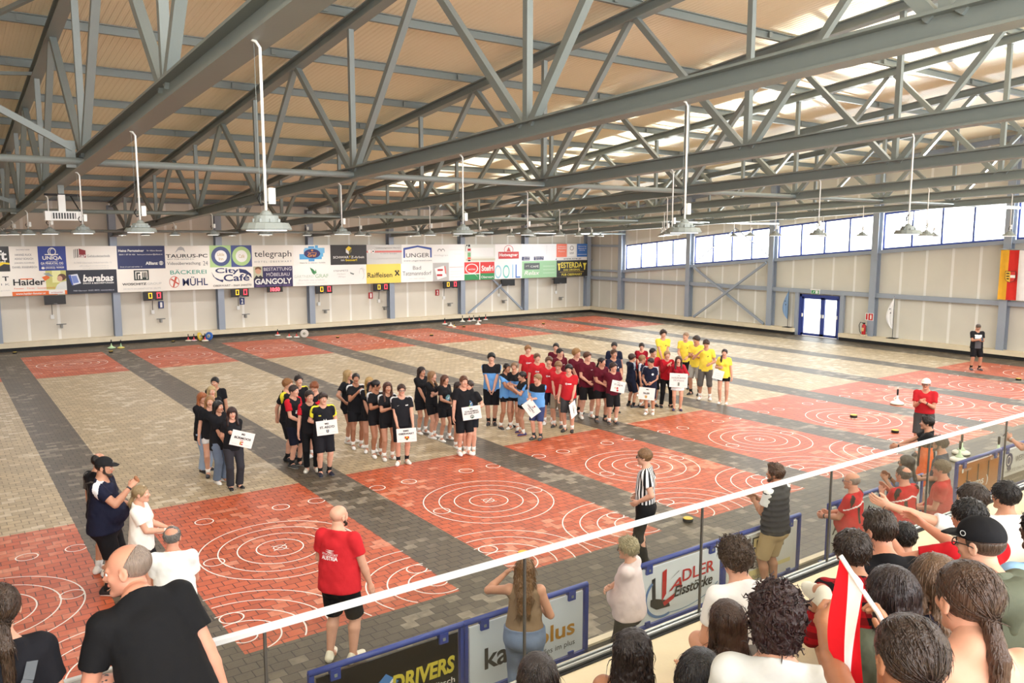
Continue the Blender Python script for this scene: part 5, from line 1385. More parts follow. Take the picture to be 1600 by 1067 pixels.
    if top:
        kind = top[0]; o = TK.get(kind, .016) * (Hm / 1.75)
        hem = {'tee': -.046, 'polo': -.046, 'tank': -.02, 'long': -.055, 'vest': -.03, 'jacket': -.03, 'hoodie': -.05, 'strap': -.02, 'big': -.11}[kind]
        if 'tucked' in zones: hem = .035
        if 'crop' in zones: hem = .03
        pr = torso(o)
        if kind == 'strap':
            pr = torso(o)[:3]
        fr = {'tee': .62, 'polo': .66, 'tank': 0, 'long': 2, 'vest': 0, 'jacket': 2, 'hoodie': 2, 'strap': 0, 'big': .85}[kind]
        if 'elbow' in zones: fr = .9
        if hem < -.04: pr += [Cone(at(0, -.004, -.10 if kind != 'big' else -.15), at(0, 0, .08), .076 * m * g + o * 1.3, .067 * m * g + o, .03, 0, u, 1.42)]
        if fr:
            for i in (0, 1): pr += sleeve(i, fr, o * .9)
        gc = [(at(0, 0, hem), -s)]
        nl = .296 if kind not in ('strap',) else .225
        if kind not in ('strap',):
            pr.append(Ell(at(0, .035, .326), (.040 * m, .040 * m, .034 * m), .012, sub=True))
        if kind == 'strap':
            for sx in (-1, 1): pr += [Cone(at(sx * .06, .06, .2), at(sx * .062, .0, .30), .012 * m, .012 * m, .01, 1), Cone(at(sx * .062, .0, .30), at(sx * .055, -.062, .2), .012 * m, .012 * m, .01, 1)]
            for p in pr[:3]: p.cuts = ((at(0, 0, .215), unit(s)),)
        c1 = top[1]; c2 = top[2] if len(top) > 2 else c1; c3 = top[3] if len(top) > 3 else c2
        ml = [cm(c1), cm(c2), cm(c3)]
        def zone(c, t):
            r = np.zeros(len(c), int)
            q_ = (c - Pv); z_ = (q_ @ s) / m; x_ = (q_ @ u) / m; y_ = (q_ @ w) / m
            if 'sleeves' in zones: r[t == 1] = 1
            if 'yoke' in zones:
                r[(z_ > .205 + .25 * np.abs(x_) * 0) & (np.abs(x_) < .125)] = 1
            if 'sash' in zones:
                r[(z_ > .19 + x_ * .9) & (np.abs(x_) < .13)] = 1
            if 'shoulder' in zones:
                ax_ = np.abs(x_); k_ = (ax_ > .045) & (z_ > .283 - .02) & (np.abs(y_) < .022); k_ |= (t == 1) & (np.abs(y_ + .0) < .014) & (ax_ > .09) & (z_ > .15); r[k_] = 1
            if 'panel' in zones: r[(np.abs(x_) > .075) & (z_ < .17) & (t == 0)] = 1
            if 'chestband' in zones: r[(z_ > .17) & (z_ < .25) & (np.abs(x_) < .07)] = 1; r[(z_ < .17) & (np.abs(x_) < .06)] = 2
            if 'raglan' in zones: r[(t == 1) & (y_ > .02)] = 1; r[(y_ > .045) & (np.abs(x_) > .07) & (z_ > .08)] = 1
            if 'backpanel' in zones:
                r[(np.abs(np.abs(x_) - .060) < .012) & (y_ < 0) & (z_ > .1) & (z_ < .23)] = 1; r[(np.abs(z_ - .262 + np.abs(x_) * .35) < .006) & (y_ < .03)] = 2
                r[(t == 1) & (np.abs(y_ + .035) < .012)] = 1
            if 'strapc' in zones: r[t == 1] = 1
            return r
        nm = {'tee': 'shirt', 'polo': 'polo_shirt', 'tank': 'tank_top', 'long': 'sweater', 'vest': 'padded_vest', 'jacket': 'jacket', 'hoodie': 'hoodie', 'strap': 'strap_top', 'big': 'shirt'}[kind]
        nz = (.0035 if near else .004, 26, rnd.uniform(0, 6)) if kind != 'vest' else (.003, 30, 0, .010, 42.0)
        if kind == 'vest':
            garment('shirt', torso(.012) + sleeve(0, .6, .012) + sleeve(1, .6, .012), [cm(c2)], gc)
            ml = [cm(c1)]
        shirt = garment(nm, pr, ml, gc, zone, nz)
        if kind in ('polo', 'hoodie', 'vest', 'jacket'):
            rr = .041 * m * (.75 + .25 * g) + (.012 if kind == 'hoodie' else 0)
            cp = [Cone(at(0, -.010, .285), at(0, -.006, .318), rr + .004, rr, .01, cuts=((at(0, 0, .316), unit(s * .9 + w * .45)),))]
            if kind == 'hoodie': cp = [Cone(at(-.05, -.055, .275), at(.05, -.055, .275), .05 * m, .05 * m, .05), Cone(at(-.06, .0, .285), at(-.04, -.05, .28), .035 * m, .04 * m, .04), Cone(at(.06, .0, .285), at(.04, -.05, .28), .035 * m, .04 * m, .04), Cone(at(0, -.07, .27), at(0, -.065, .20), .04 * m, .02 * m, .05)]
            garment('collar' if kind != 'hoodie' else 'hood', cp, [cm(c3 if kind == 'polo' and len(top) > 3 else c1)])
    if bot:
        kind, c = bot[0], bot[1]
        o = {'shorts': .017, 'tight': .007, 'pants': .013, 'jeans': .020, 'skirt': .012, 'capri': .022, 'leggings': .006}[kind] * (Hm / 1.75)
        fr = {'shorts': (.62 if fem else .94), 'tight': .40, 'pants': 1.94, 'jeans': 1.97, 'skirt': .0, 'capri': 1.18, 'leggings': 1.9}[kind]
        tk = 'tucked' in zones or 'crop' in zones or (top and top[0] in ('tank', 'strap'))
        oo = o if tk else o * .45
        pr = torso(oo)[:1] + torso(oo)[-2:]
        gc = [(at(0, 0, .055 if tk else -.012), s)]
        if kind == 'skirt':
            pr += [Cone(at(0, 0, .03), at(0, 0, -.17), .066 * m, .095 * m, .03, 0, u, 1.35)]; gc.append((at(0, 0, -.15), -s))
        else:
            for i in (0, 1):
                flare = 1.5 if kind in ('shorts', 'capri') else 1.0
                if fr <= 1:
                    end = HIP[i] + (kne[i] - HIP[i]) * fr
                    pr += [Cone(HIP[i], HIP[i] + (kne[i] - HIP[i]) * min(1.0, fr + .1), .054 * m * gl + o, (.054 - .021 * fr) * m * gl + o * flare * (1.35 if kind != 'tight' else 1), .03, cuts=((end, unit(kne[i] - HIP[i])),))]
                else:
                    end = kne[i] + (ank[i] - kne[i]) * (fr - 1)
                    fl_ = {'jeans': .020, 'pants': .006, 'capri': .024, 'leggings': -.002}[kind]
                    pr += [Cone(HIP[i], kne[i], .054 * m * gl + o, .034 * m * gl + o, .03), Cone(kne[i], ank[i], .034 * m * gl + o, .024 * m + o + fl_ * m * .6, .03, cuts=((end, unit(ank[i] - kne[i])),))]
        nm = {'shorts': 'shorts', 'tight': 'short_shorts', 'pants': 'trousers', 'jeans': 'jeans', 'skirt': 'skirt', 'capri': 'long_shorts', 'leggings': 'leggings'}[kind]
        zn = None
        ml = [cm(c)]
        if len(bot) > 2:
            ml.append(cm(bot[2]))
            def zn(cc, t):
                r = np.zeros(len(cc), int)
                for i in (0, 1):
                    mid = (HIP[i] + kne[i]) * .5; q_ = (cc - (kne[i] * .55 + HIP[i] * .45)); r[(np.abs(q_[:, 0]) < .018 * m) & (q_[:, 1] > 0) & (np.abs(q_[:, 2]) < .11 * m)] = 1
                return r
        garment(nm, pr, ml, gc, zn, (.003, 24, 1.0))
    # ---- feet
    if shoes and feet_vis:
        sv, sf, stg = shoe_tpl(.008 if near else (.011 if vox < .014 else .013))
        for i in (0, 1):
            sx = 1 if i == 0 else -1
            a_ = -sx * rnd.uniform(.08, .3); c_, s_ = math.cos(a_), math.sin(a_)
            v = sv * (H / 1.75) * (1.02 if not fem else .94)
            vv = np.stack([v[:, 0] * c_ - v[:, 1] * s_, v[:, 0] * s_ + v[:, 1] * c_, v[:, 2]], 1) + FT[i]
            o = npmesh('shoe', [(vv, sf, stg)], root)
            o.data.materials.append(flat(shoes[0])); o.data.materials.append(flat(shoes[1]))
        if socks and (not bot or bot[0] not in ('pants', 'jeans')):
            for i in (0, 1):
                d = kne[i] - ank[i]
                mb = MB(); mb.tube([ank[i] - unit(d) * .01, ank[i] + d * .12, ank[i] + d * .26], [.026 * m, .0265 * m, .0295 * m], cloth(socks), 10); mb.build('sock', root)
    # ---- hair and things worn on the head
    def headpart(name, tpl, mm, off=(0, 0, 0), vm=None):
        v, f, t = tpl
        o = npmesh(name, [(HT(v + np.array(off)), f, np.zeros(len(f), int) if vm is None else t)], root)
        o.data.materials.append(mm)
        return o
    if hair[0]:
        hvx = hv if hair[0] not in ('long', 'longside', 'wavy', 'pony', 'sidepony', 'lowpony') or near else .05
        v, f, t = hair_tpl(hair[0], hvx, hL)
        hp_ = [(HT(v), f, t * 0)]
        if hair[0] not in ('buzz', 'bald', 'thin', 'underhat'):
            tf = tufts(hair[0], hvx, hL, (800 if hair[0] in ('long', 'pony', 'lowpony') else 420) if near else (160 if vox < .014 else 70), sum(map(ord, label)) % 9973)
            if tf is not None: hp_.append((HT(tf[0]), tf[1], tf[2]))
        npmesh('hair', hp_, root).data.materials.append(hair_m(hc))
    for a in acc:
        if a[0] == 'beard': headpart('beard', beard_tpl(hv, True), hair_m(a[1]))
        elif a[0] == 'goatee': headpart('beard', beard_tpl(hv, False), hair_m(a[1]))
        elif a[0] == 'cap':
            o = headpart('cap', cap_tpl(hv), cloth(a[1]), (0, 0, .02))
            if len(a) > 2:
                mb = MB()
                for q_ in range(10):
                    t0 = 2 * PI * q_ / 10; t1 = 2 * PI * (q_ + 1) / 10
                    C = a[2]
                    ps = []
                    for tt, rr in ((t0, .045), (t1, .045), (t1, .06), (t0, .06)):
                        if C == 'front': ps.append(HT(np.array([[rr * math.cos(tt), .405 - .0 * rr, .34 + rr * math.sin(tt)]]))[0])
                        else: ps.append(HT(np.array([[-.405, .12 + rr * math.cos(tt), .27 + rr * math.sin(tt)]]))[0])
                    mb.add(ps, [(0, 1, 2, 3)], flat((220, 222, 222)))
                mb.build('badge', root)
        elif a[0] == 'glasses':
            mb = MB(); mm = flat(a[1])
            for sx in (-1, 1):
                ring = [HT(np.array([[sx * .135 + .095 * math.cos(2 * PI * q_ / 12), .43 + .0 * q_, -.01 + .075 * math.sin(2 * PI * q_ / 12)]]))[0] for q_ in range(13)]
                mb.tube(ring, .0028 if near else .004, mm, 5)
                mb.tube([HT(np.array([[sx * .23, .42, .01]]))[0], HT(np.array([[sx * .37, .05, .03]]))[0], HT(np.array([[sx * .375, -.08, .0]]))[0]], .0028 if near else .004, mm, 5)
                if len(a) > 2:
                    mb.add([HT(np.array([[sx * .135 + .09 * math.cos(2 * PI * q_ / 12), .432, -.01 + .07 * math.sin(2 * PI * q_ / 12)]]))[0] for q_ in range(12)], [tuple(range(12))], flat(a[2], .1))
            mb.tube([HT(np.array([[-.05, .44, .01]]))[0], HT(np.array([[.05, .44, .01]]))[0]], .003, mm, 5)
            mb.build('glasses', root)
        elif a[0] == 'hairtie':
            mb = MB(); mb.lathe([(.03, -.018), (.048, -.02), (.055, 0), (.048, .02), (.03, .018)], cloth(a[1]), n=14)
            o = mb.build('hair_tie', root); o.location = HT(np.array([a[2]]))[0]; o.rotation_euler = (PI / 2 * .6, 0, 0)
        elif a[0] == 'scarfball': pass
        elif a[0] == 'watch':
            i = a[1]; d = unit(wri[i] - elb[i]); p = wri[i] - d * .02
            mb = MB(); mb.tube([p - d * .012, p + d * .012], .0185 * m, flat(a[2]), 12)
            q_ = unit(np.cross(d, V3(0, 0, 1)))
            mb.build('watch' if len(a) < 4 else a[3], root)
        elif a[0] in ('phone', 'snack'):
            i = a[1]; d = unit(wri[i] - elb[i]); Mw = Matrix.Translation(pos) @ Matrix.Rotation(face - PI / 2, 4, 'Z')
            p = Mw @ Vector(wri[i] + d * .10 + V3(-.02 if i == 0 else .02, .02, .02))
            mb = MB()
            if a[0] == 'phone': mb.box((-.036, -.005, -.07), (.036, .005, .07), flat((28, 28, 32), .25)); mb.box((-.033, -.006, -.064), (.033, -.0055, .064), flat((60, 66, 76), .15))
            else: mb.lathe([(.012, -.05), (.024, -.03), (.026, .03), (.012, .05)], flat((150, 96, 60)), n=10)
            po = mb.build('mobile_phone' if a[0] == 'phone' else 'snack_roll'); po.location = p; po.rotation_euler = (-.5, 0, face - PI / 2 + PI)
            tag(po, a[2], 'phone' if a[0] == 'phone' else 'snack')
        elif a[0] == 'bagstrap':
            mb = MB()
            for sgn in (-1, 1):
                pts = [at(.085, -.005, .318), at(.05, sgn * .085, .24), at(-.02, sgn * .10, .12), at(-.10, sgn * .07, .0)]
                for j in range(len(pts) - 1): mb.sq(pts[j], pts[j + 1], .045, .006, cloth(a[1]), up=tuple(w * sgn))
            mb.build('bag_strap', root)
        elif a[0] == 'tattoo':
            mb = MB()
            i = a[1]; d = wri[i] - elb[i]; dn = unit(d); o1 = unit(np.cross(dn, V3(0, 0, 1))); o2 = np.cross(dn, o1)
            for q_ in range(70):
                t = rnd.uniform(.02, .8); an = rnd.uniform(0, 2 * PI); rr = (.0242 - .008 * max(0, t - .3)) * m * gl + .0012
                c_ = elb[i] + d * t; sz = rnd.uniform(.005, .011)
                n_ = o1 * math.cos(an) + o2 * math.sin(an); tt = np.cross(n_, dn)
                p = c_ + n_ * rr
                mb.add([p - dn * sz, p + tt * sz * .6, p + dn * sz, p - tt * sz * .6], [(0, 1, 2, 3)], flat((70, 66, 68)))
            mb.build('tattoo', root)
    # ---- prints on the shirt: flat artwork wrapped onto the cloth
    if shirt is not None and decal:
        bv = BVHTree.FromPolygons([v.co[:] for v in shirt.data.vertices], [p.vertices[:] for p in shirt.data.polygons])
        for dc in decal:
            side, cx_, cz_, dw, dh, items = dc[:6]
            sg = 1 if side == 'front' else -1
            mb = MB(); art(mb, items, (0, 0, 0), (1, 0, 0), (0, 1, 0), (0, 0, 1), dw, dh)
            # cut long edges so that the print follows the cloth
            import bmesh
            bm = bmesh.new()
            vs_ = [bm.verts.new(p) for p in mb.v]
            for f, mi_ in zip(mb.f, mb.m):
                try:
                    q_ = bm.faces.new([vs_[k] for k in f]); q_.material_index = mi_
                except ValueError:
                    pass
            bmesh.ops.triangulate(bm, faces=bm.faces[:])
            for _ in range(2):
                es = [e for e in bm.edges if e.calc_length() > .03]
                if es: bmesh.ops.subdivide_edges(bm, edges=es, cuts=1, use_grid_fill=False)
                bmesh.ops.triangulate(bm, faces=bm.faces[:])
            ctr = at(cx_, 0, cz_)
            for v in bm.verts:
                lay = v.co.z
                P0 = ctr + (u * ((v.co.x - dw / 2) * (-1 if side == 'front' else 1)) + s * (v.co.y - dh / 2))
                st_ = P0 + w * sg * .6
                hit = bv.ray_cast(Vector(st_), Vector(-w * sg))
                if hit[0] is not None: v.co = hit[0] + Vector(w * sg) * (.002 + lay * .5)
                else: v.co = Vector(P0 + w * sg * .1)
            me = bpy.data.meshes.new('print'); bm.to_mesh(me); bm.free()
            for mm in mb.mats: me.materials.append(mm)
            po = bpy.data.objects.new('shirt_print', me); COL.objects.link(po); po.parent = root
    return root

def sign_board(pos, yaw, roll, items, label, w=.42, h=.30, pitch=0.0, bend=0):
    m = MB()
    m.box((-w / 2, -.003, -h / 2), (w / 2, .003, h / 2), flat((242, 241, 238)))
    o = m.build('name_sign'); tag(o, label, 'sign', 'school name signs held by the front pupils')
    o.location = pos
    o.rotation_euler = (Matrix.Rotation(yaw, 3, 'Z') @ Matrix.Rotation(pitch, 3, 'X') @ Matrix.Rotation(roll, 3, 'Y')).to_euler()
    a = MB(); art(a, items, (-w / 2, -.003, -h / 2), (1, 0, 0), (0, 0, 1), (0, -1, 0), w, h); a.build('lettering', o)
    return o
# ------------------------------------------------------------------ everyone in the hall
person((5.100, 18.794, 0.000), 1.700, -2.045, 'black-haired boy in black tee at the back of the leftmost group', top=('tee', (28, 28, 32)), bot=('jeans', (98, 122, 158)), hair=('short', (30, 24, 22)), skin='m', hy=-0.1)
person((4.788, 17.981, 0.000), 1.660, -1.569, 'pale blonde long-haired girl in black, second from the back of the leftmost group', fem=True, top=('tee', (28, 28, 32)), bot=('jeans', (98, 122, 158)), hair=('long', (226, 196, 140)), hL=1.4)
person((4.359, 17.152, 0.000), 1.693, -0.982, 'red-haired girl in loose black tee and light jeans, left side of leftmost group', fem=True, top=('big', (28, 28, 32)), bot=('jeans', (150, 168, 192)), hair=('bangs', (196, 112, 62)), arms='claphigh', shoes=((40, 40, 44), (236, 234, 230)), hy=-0.35)
person((4.410, 16.723, 0.000), 1.689, -1.741, 'girl with light brown hair half hidden behind a dark-haired girl in the leftmost group', fem=True, top=('tee', (28, 28, 32)), bot=('tight', (226, 226, 226)), hair=('long', (190, 140, 90)), shoes=((34, 34, 38), (60, 60, 62)))
person((4.412, 16.185, 0.000), 1.674, -1.104, 'girl with black hair and blue jeans right behind the sign holder of the leftmost group', fem=True, top=('big', (28, 28, 32)), bot=('jeans', (110, 124, 146)), hair=('long', (26, 20, 22)), arms='front', skin='m', shoes=((236, 234, 230), (242, 242, 240)), hL=1.2)
person((4.527, 15.643, 0.000), 1.623, -1.573, 'dark-fringed girl in black with faded black jeans holding the leftmost sign', fem=True, top=('tee', (28, 28, 32)), bot=('jeans', (52, 52, 58)), hair=('bangs', (62, 34, 30)), shoes=((30, 30, 34), (226, 224, 218)), hy=-0.1, hL=1.15, arms=((0.034, 0.09, 1.134, 1.0), (0.014, 0.097, 1.138, 1.0)), hand_curl=0.75)
person((6.669, 17.743, 0.000), 1.740, -1.494, 'dark-haired boy mostly hidden at the back of the red, yellow and black group', top=('tee', (28, 28, 32), (232, 220, 60)), zones=('shoulder',), bot=('shorts', (27, 27, 31)), hair=('short', (40, 28, 24)), shoes=((34, 34, 38), (60, 60, 62)), socks=(30, 30, 32))
person((6.123, 16.985, 0.000), 1.819, -0.835, 'fair-haired boy in black shirt with yellow shoulder stripes, hands behind his back', top=('tee', (28, 28, 32), (232, 220, 60)), zones=('shoulder',), bot=('shorts', (27, 27, 31)), hair=('fringe', (168, 112, 62)), arms='back', shoes=((34, 34, 38), (60, 60, 62)), socks=(30, 30, 32))
person((6.050, 16.421, 0.000), 1.772, -1.016, 'dark-haired boy with red sleeves standing in profile left in the second group', top=('tee', (28, 28, 32), (196, 32, 46)), zones=('sleeves',), bot=('shorts', (26, 28, 44)), hair=('short', (54, 36, 30)), arms='hold', shoes=((60, 60, 60), (232, 230, 224)), socks=(30, 30, 32), decal=[('front',-.0,.16,.2,.09,[('r',(.05,.2,.9,.5),(226,226,226)),('t','ST',(.1,.5,.5,.95),(226,226,226),.03)])])
person((6.731, 16.909, 0.000), 1.700, -2.299, 'auburn-haired boy in red-sleeved shirt at the back right of the second group', top=('tee', (28, 28, 32), (196, 32, 46)), zones=('sleeves',), bot=('shorts', (27, 27, 31)), hair=('fringe', (156, 86, 46)), arms='front', hp=0.35)
person((6.207, 15.900, 0.000), 1.724, -1.856, 'boy with long black trousers hidden behind the sign holder of the second group', zones=('sleeves',), top=('tee', (28, 28, 32), (196, 32, 46)), bot=('pants', (24, 24, 27)), hair=('short', (44, 30, 26)), shoes=((206, 200, 188), (236, 234, 228)), hy=0.3)
person((6.324, 15.477, 0.000), 1.733, -1.714, 'sturdy boy with yellow shoulder stripes holding the sign of the second group', girth=1.12, top=('tee', (30, 31, 36), (232, 226, 60)), zones=('shoulder',), bot=('shorts', (30, 30, 36)), hair=('fringe', (58, 38, 30)), shoes=((34, 36, 52), (220, 220, 220)), socks=(30, 30, 32), arms=((0.096, 0.075, 1.119, 1.0), (-0.146, 0.154, 1.124, 1.0)), hand_curl=0.75, decal=[('front',.0,.15,.10,.09,[('p',[(.0,.0),(.2,.0),(.3,.5),(.5,.2),(.7,.5),(.8,0),(1,0),(.75,1),(.5,.55),(.25,1)],(232,232,232))]),('front',.055,.215,.05,.02,[('r',(0,0,1,1),(226,216,60))])])
person((7.829, 17.629, 0.000), 1.771, -0.976, 'long blonde-haired girl with hands on hips, left end of the black-kit row', fem=True, top=('tee', (28, 28, 32)), bot=('tight', (26, 26, 30)), hair=('long', (206, 168, 112)), arms='hips', skin='m', shoes=((236, 234, 230), (242, 242, 240)), hy=0.3, hL=1.3)
person((7.789, 17.077, 0.000), 1.775, -1.685, 'tall dark-haired girl clapping high beside the long blonde girl', fem=True, top=('tee', (28, 28, 32), (210, 210, 210)), zones=('shoulder',), bot=('shorts', (28, 28, 32)), hair=('lowpony', (36, 24, 24)), arms='claphigh', skin='t', shoes=((236, 234, 230), (242, 242, 240)), hy=-0.2)
person((7.920, 16.635, 0.000), 1.732, -1.876, 'blonde girl in black facing the camera in the middle of the black-kit row', fem=True, top=('tee', (28, 28, 32), (210, 210, 210)), zones=('shoulder',), bot=('tight', (26, 26, 30)), hair=('longside', (212, 172, 104)), arms='front', skin='m', shoes=((236, 234, 230), (242, 242, 240)), hL=1.25)
person((7.844, 16.152, 0.000), 1.746, -1.499, 'girl with black tied-back hair turning away right in the black-kit row', fem=True, top=('tee', (28, 28, 32), (210, 210, 210)), zones=('shoulder',), bot=('tight', (26, 26, 30)), hair=('pony', (28, 22, 24)), arms='clap', skin='t', shoes=((236, 234, 230), (242, 242, 240)), hy=1.0, hp=0.2)
person((7.935, 15.765, 0.000), 1.744, -1.653, 'girl with long reddish brown hair clapping next to the Oberwart sign holder', fem=True, top=('tee', (28, 28, 32), (210, 210, 210)), zones=('shoulder',), bot=('tight', (26, 26, 30)), hair=('longside', (96, 56, 42)), arms='clap', skin='m', shoes=((236, 234, 230), (242, 242, 240)), hL=1.3, hy=-0.15)
person((8.044, 15.311, 0.000), 1.749, -1.915, 'boy in glasses and black kit holding the Oberwart sign', girth=1.06, top=('tee', (30, 31, 36), (214, 214, 214)), zones=('shoulder',), bot=('shorts', (28, 28, 32)), hair=('short', (70, 42, 30)), shoes=((232, 230, 224), (240, 240, 238)), socks=(30, 30, 34), acc=(('glasses', (70, 60, 54)),), arms=((0.112, 0.154, 0.805, 1.0), (-0.217, 0.206, 0.813, 1.0)), hand_curl=0.75, decal=[('front',.05,.225,.05,.02,[('p',[(0,.2),(.3,0),(1,1),(.3,.4)],(230,230,230))]),('front',-.055,.225,.06,.022,[('r',(0,0,1,1),(224,224,224))])])
person((9.726, 17.457, 0.000), 1.695, -1.381, 'dark long-haired girl at the back left of the trio of girls in black', fem=True, top=('tee', (28, 28, 32)), bot=('shorts', (27, 27, 31)), hair=('long', (44, 28, 26)), arms='front', skin='m', shoes=((236, 234, 230), (242, 242, 240)), hL=1.2)
person((9.707, 16.910, 0.000), 1.661, -1.080, 'girl with light braided hair in the middle of the trio in black', fem=True, top=('tee', (28, 28, 32)), bot=('shorts', (27, 27, 31)), hair=('longside', (170, 126, 84)), arms='cross', skin='l', shoes=((236, 234, 230), (242, 242, 240)), hy=0.1)
person((9.833, 16.511, 0.000), 1.611, -1.323, 'brown-haired girl clapping low with a round print on her black tee', fem=True, top=('tee', (28, 28, 32)), bot=('shorts', (27, 27, 31)), hair=('long', (112, 68, 50)), arms='claplow', skin='m', shoes=((236, 234, 230), (242, 242, 240)), stance=0.09, decal=[('front',-.0,.14,.15,.15,[('e',(.5,.5,.5,.5),(90,140,160)),('p',[(.1,.3),(.5,.45),(.9,.7),(.6,.35)],(220,226,226)),('p',[(.2,.7),(.7,.9),(.5,.65)],(110,160,90))])])
person((9.750, 15.759, 0.000), 1.562, -1.601, 'girl with curly dark ponytail left of the curved sign', fem=True, top=('tee', (28, 28, 32)), bot=('shorts', (27, 27, 31)), hair=('wavy', (58, 36, 32)), skin='m', shoes=((236, 234, 230), (242, 242, 240)), arms='front', hy=0.2)
person((9.537, 15.175, 0.000), 1.800, -1.783, 'auburn-haired boy half hidden behind the holder of the curved sign', top=('tee', (28, 28, 32)), bot=('shorts', (27, 27, 31)), hair=('short', (120, 72, 44)), skin='l')
person((9.695, 15.173, 0.000), 1.684, -2.279, 'sturdy short-haired girl in black tee with globe print holding the curved sign', fem=True, girth=1.22, top=('tee', (28, 28, 32)), bot=('shorts', (26, 28, 36)), hair=('short', (66, 44, 36)), shoes=((236, 226, 214), (240, 236, 228)), hy=-0.5, skin='l', arms=((0.078, 0.199, 1.052, 1.0), (-0.199, 0.167, 1.088, 1.0)), hand_curl=0.75, decal=[('front',-.0,.17,.19,.19,[('e',(.5,.5,.5,.5),(80,120,160)),('p',[(.05,.4),(.5,.5),(.95,.8),(.7,.3)],(226,230,230)),('p',[(.5,.1),(.8,.3),(.6,.45)],(120,170,90)),('p',[(.2,.8),(.6,.95),(.5,.7)],(40,60,120))])])
person((11.669, 17.194, 0.000), 1.909, -2.167, 'tall black-haired boy in light blue and black shirt, back left of the blue group', top=('tee', (104, 160, 222), (28, 28, 32)), zones=('yoke',), bot=('shorts', (28, 28, 32)), hair=('fringe', (24, 20, 20)), arms='front', shoes=((30, 30, 34), (226, 224, 218)), socks=(28, 28, 30), stance=0.04)
person((11.778, 16.677, -0.000), 1.697, -1.522, 'dark-haired girl in light blue shirt pointing right in the blue group', fem=True, top=('tee', (104, 160, 222), (28, 28, 32)), zones=('sash',), bot=('tight', (26, 26, 30)), hair=('lowpony', (40, 28, 28)), arms=((0.05, 0.23, 0.62), (-0.03, 0.2, 0.6)), skin='t', shoes=((48, 50, 54), (226, 224, 220)), stance=0.1, hL=1.0)
person((11.912, 16.496, -0.000), 1.738, -2.580, 'fair girl in light blue and black with arms folded in the blue group', fem=True, top=('tee', (104, 160, 222), (28, 28, 32)), zones=('yoke',), bot=('tight', (26, 26, 30)), hair=('lowpony', (150, 116, 86)), arms='clap', skin='m', shoes=((226, 224, 216), (200, 196, 186)), hL=0.7, hy=0.2)
person((11.744, 15.906, 0.000), 1.587, -3.463, 'dark-haired child in light blue turned left beside the blonde sign boy', top=('tee', (104, 160, 222), (28, 28, 32)), zones=('yoke',), bot=('tight', (26, 26, 30)), hair=('short', (42, 28, 28)), arms='claphigh', skin='m', shoes=((60, 48, 96), (190, 110, 60)), stance=0.09, fem=True)
person((11.750, 15.308, 0.000), 1.613, -2.644, 'short blond boy in light blue shirt and navy shorts holding a slanted sign', top=('tee', (104, 160, 222), (28, 28, 32)), zones=('yoke',), bot=('shorts', (58, 68, 108)), hair=('short', (178, 140, 96)), shoes=((64, 70, 72), (90, 94, 92)), socks=(60, 64, 68), hy=-0.5, arms=((0.098, 0.218, 1.037, 1.0), (0.071, 0.202, 1.024, 1.0)), hand_curl=0.75)
person((13.825, 18.500, 0.000), 1.800, -2.003, 'fair-haired boy in red tee at the back left of the red group', top=('tee', (190, 38, 46)), bot=('shorts', (27, 27, 31)), hair=('fringe', (190, 136, 84)), decal=[('front',.0,.20,.17,.06,[('o',(.22,.5,.16,.45),(240,232,232),.25),('e',(.22,.5,.08,.2),(240,232,232)),('r',(.42,.25,.98,.72),(240,232,232))])])
person((13.291, 17.366, 0.000), 1.740, -1.962, 'brown-haired boy in red tee second from the left in the red group', top=('tee', (190, 38, 46)), bot=('shorts', (27, 27, 31)), hair=('short', (124, 82, 52)), hy=0.15, decal=[('front',.0,.20,.17,.06,[('o',(.22,.5,.16,.45),(240,232,232),.25),('e',(.22,.5,.08,.2),(240,232,232)),('r',(.42,.25,.98,.72),(240,232,232))])])
person((12.982, 16.444, 0.000), 1.788, -2.239, 'tall brown-haired boy in red tee and navy shorts, middle of the red group', top=('tee', (190, 38, 46)), bot=('shorts', (30, 34, 54)), hair=('fringe', (116, 76, 52)), shoes=((236, 234, 230), (242, 242, 240)), decal=[('front',.0,.20,.17,.06,[('o',(.22,.5,.16,.45),(240,232,232),.25),('e',(.22,.5,.08,.2),(240,232,232)),('r',(.42,.25,.98,.72),(240,232,232))])])
person((12.961, 16.014, 0.000), 1.717, -2.513, 'light-haired boy in red tee and pale shorts partly hidden in the red group', top=('tee', (190, 38, 46)), bot=('shorts', (150, 138, 118)), hair=('fringe', (172, 124, 80)), shoes=((50, 48, 48), (226, 222, 214)), arms='front', hp=0.25)
person((12.867, 15.482, 0.000), 1.718, -2.404, 'black-haired boy in red tee and dark grey shorts holding a sign at his side', top=('tee', (190, 38, 46)), bot=('shorts', (66, 66, 68)), hair=('fringe', (28, 22, 22)), shoes=((40, 38, 38), (70, 66, 64)), arms=((0.15, 0.035, 0.47), (-0.116, 0.169, 0.877, 1.0)), hand_curl=0.75, decal=[('front',.0,.20,.17,.06,[('o',(.22,.5,.16,.45),(240,232,232),.25),('e',(.22,.5,.08,.2),(240,232,232)),('r',(.42,.25,.98,.72),(240,232,232))])])
person((14.988, 18.645, 0.000), 1.760, -2.335, 'dark-haired boy in maroon at the very back of the maroon group', top=('tee', (92, 22, 38)), bot=('shorts', (27, 27, 31)), hair=('short', (36, 28, 26)))
person((14.428, 17.785, 0.000), 1.740, -1.816, 'dark-haired boy in maroon looking right, second row of the maroon group', top=('tee', (92, 22, 38)), bot=('shorts', (27, 27, 31)), hair=('short', (40, 30, 28)), hy=0.5, decal=[('front',-.05,.215,.07,.025,[('r',(0,.2,.7,.8),(214,190,196)),('e',(.85,.5,.12,.4),(214,190,196))])])
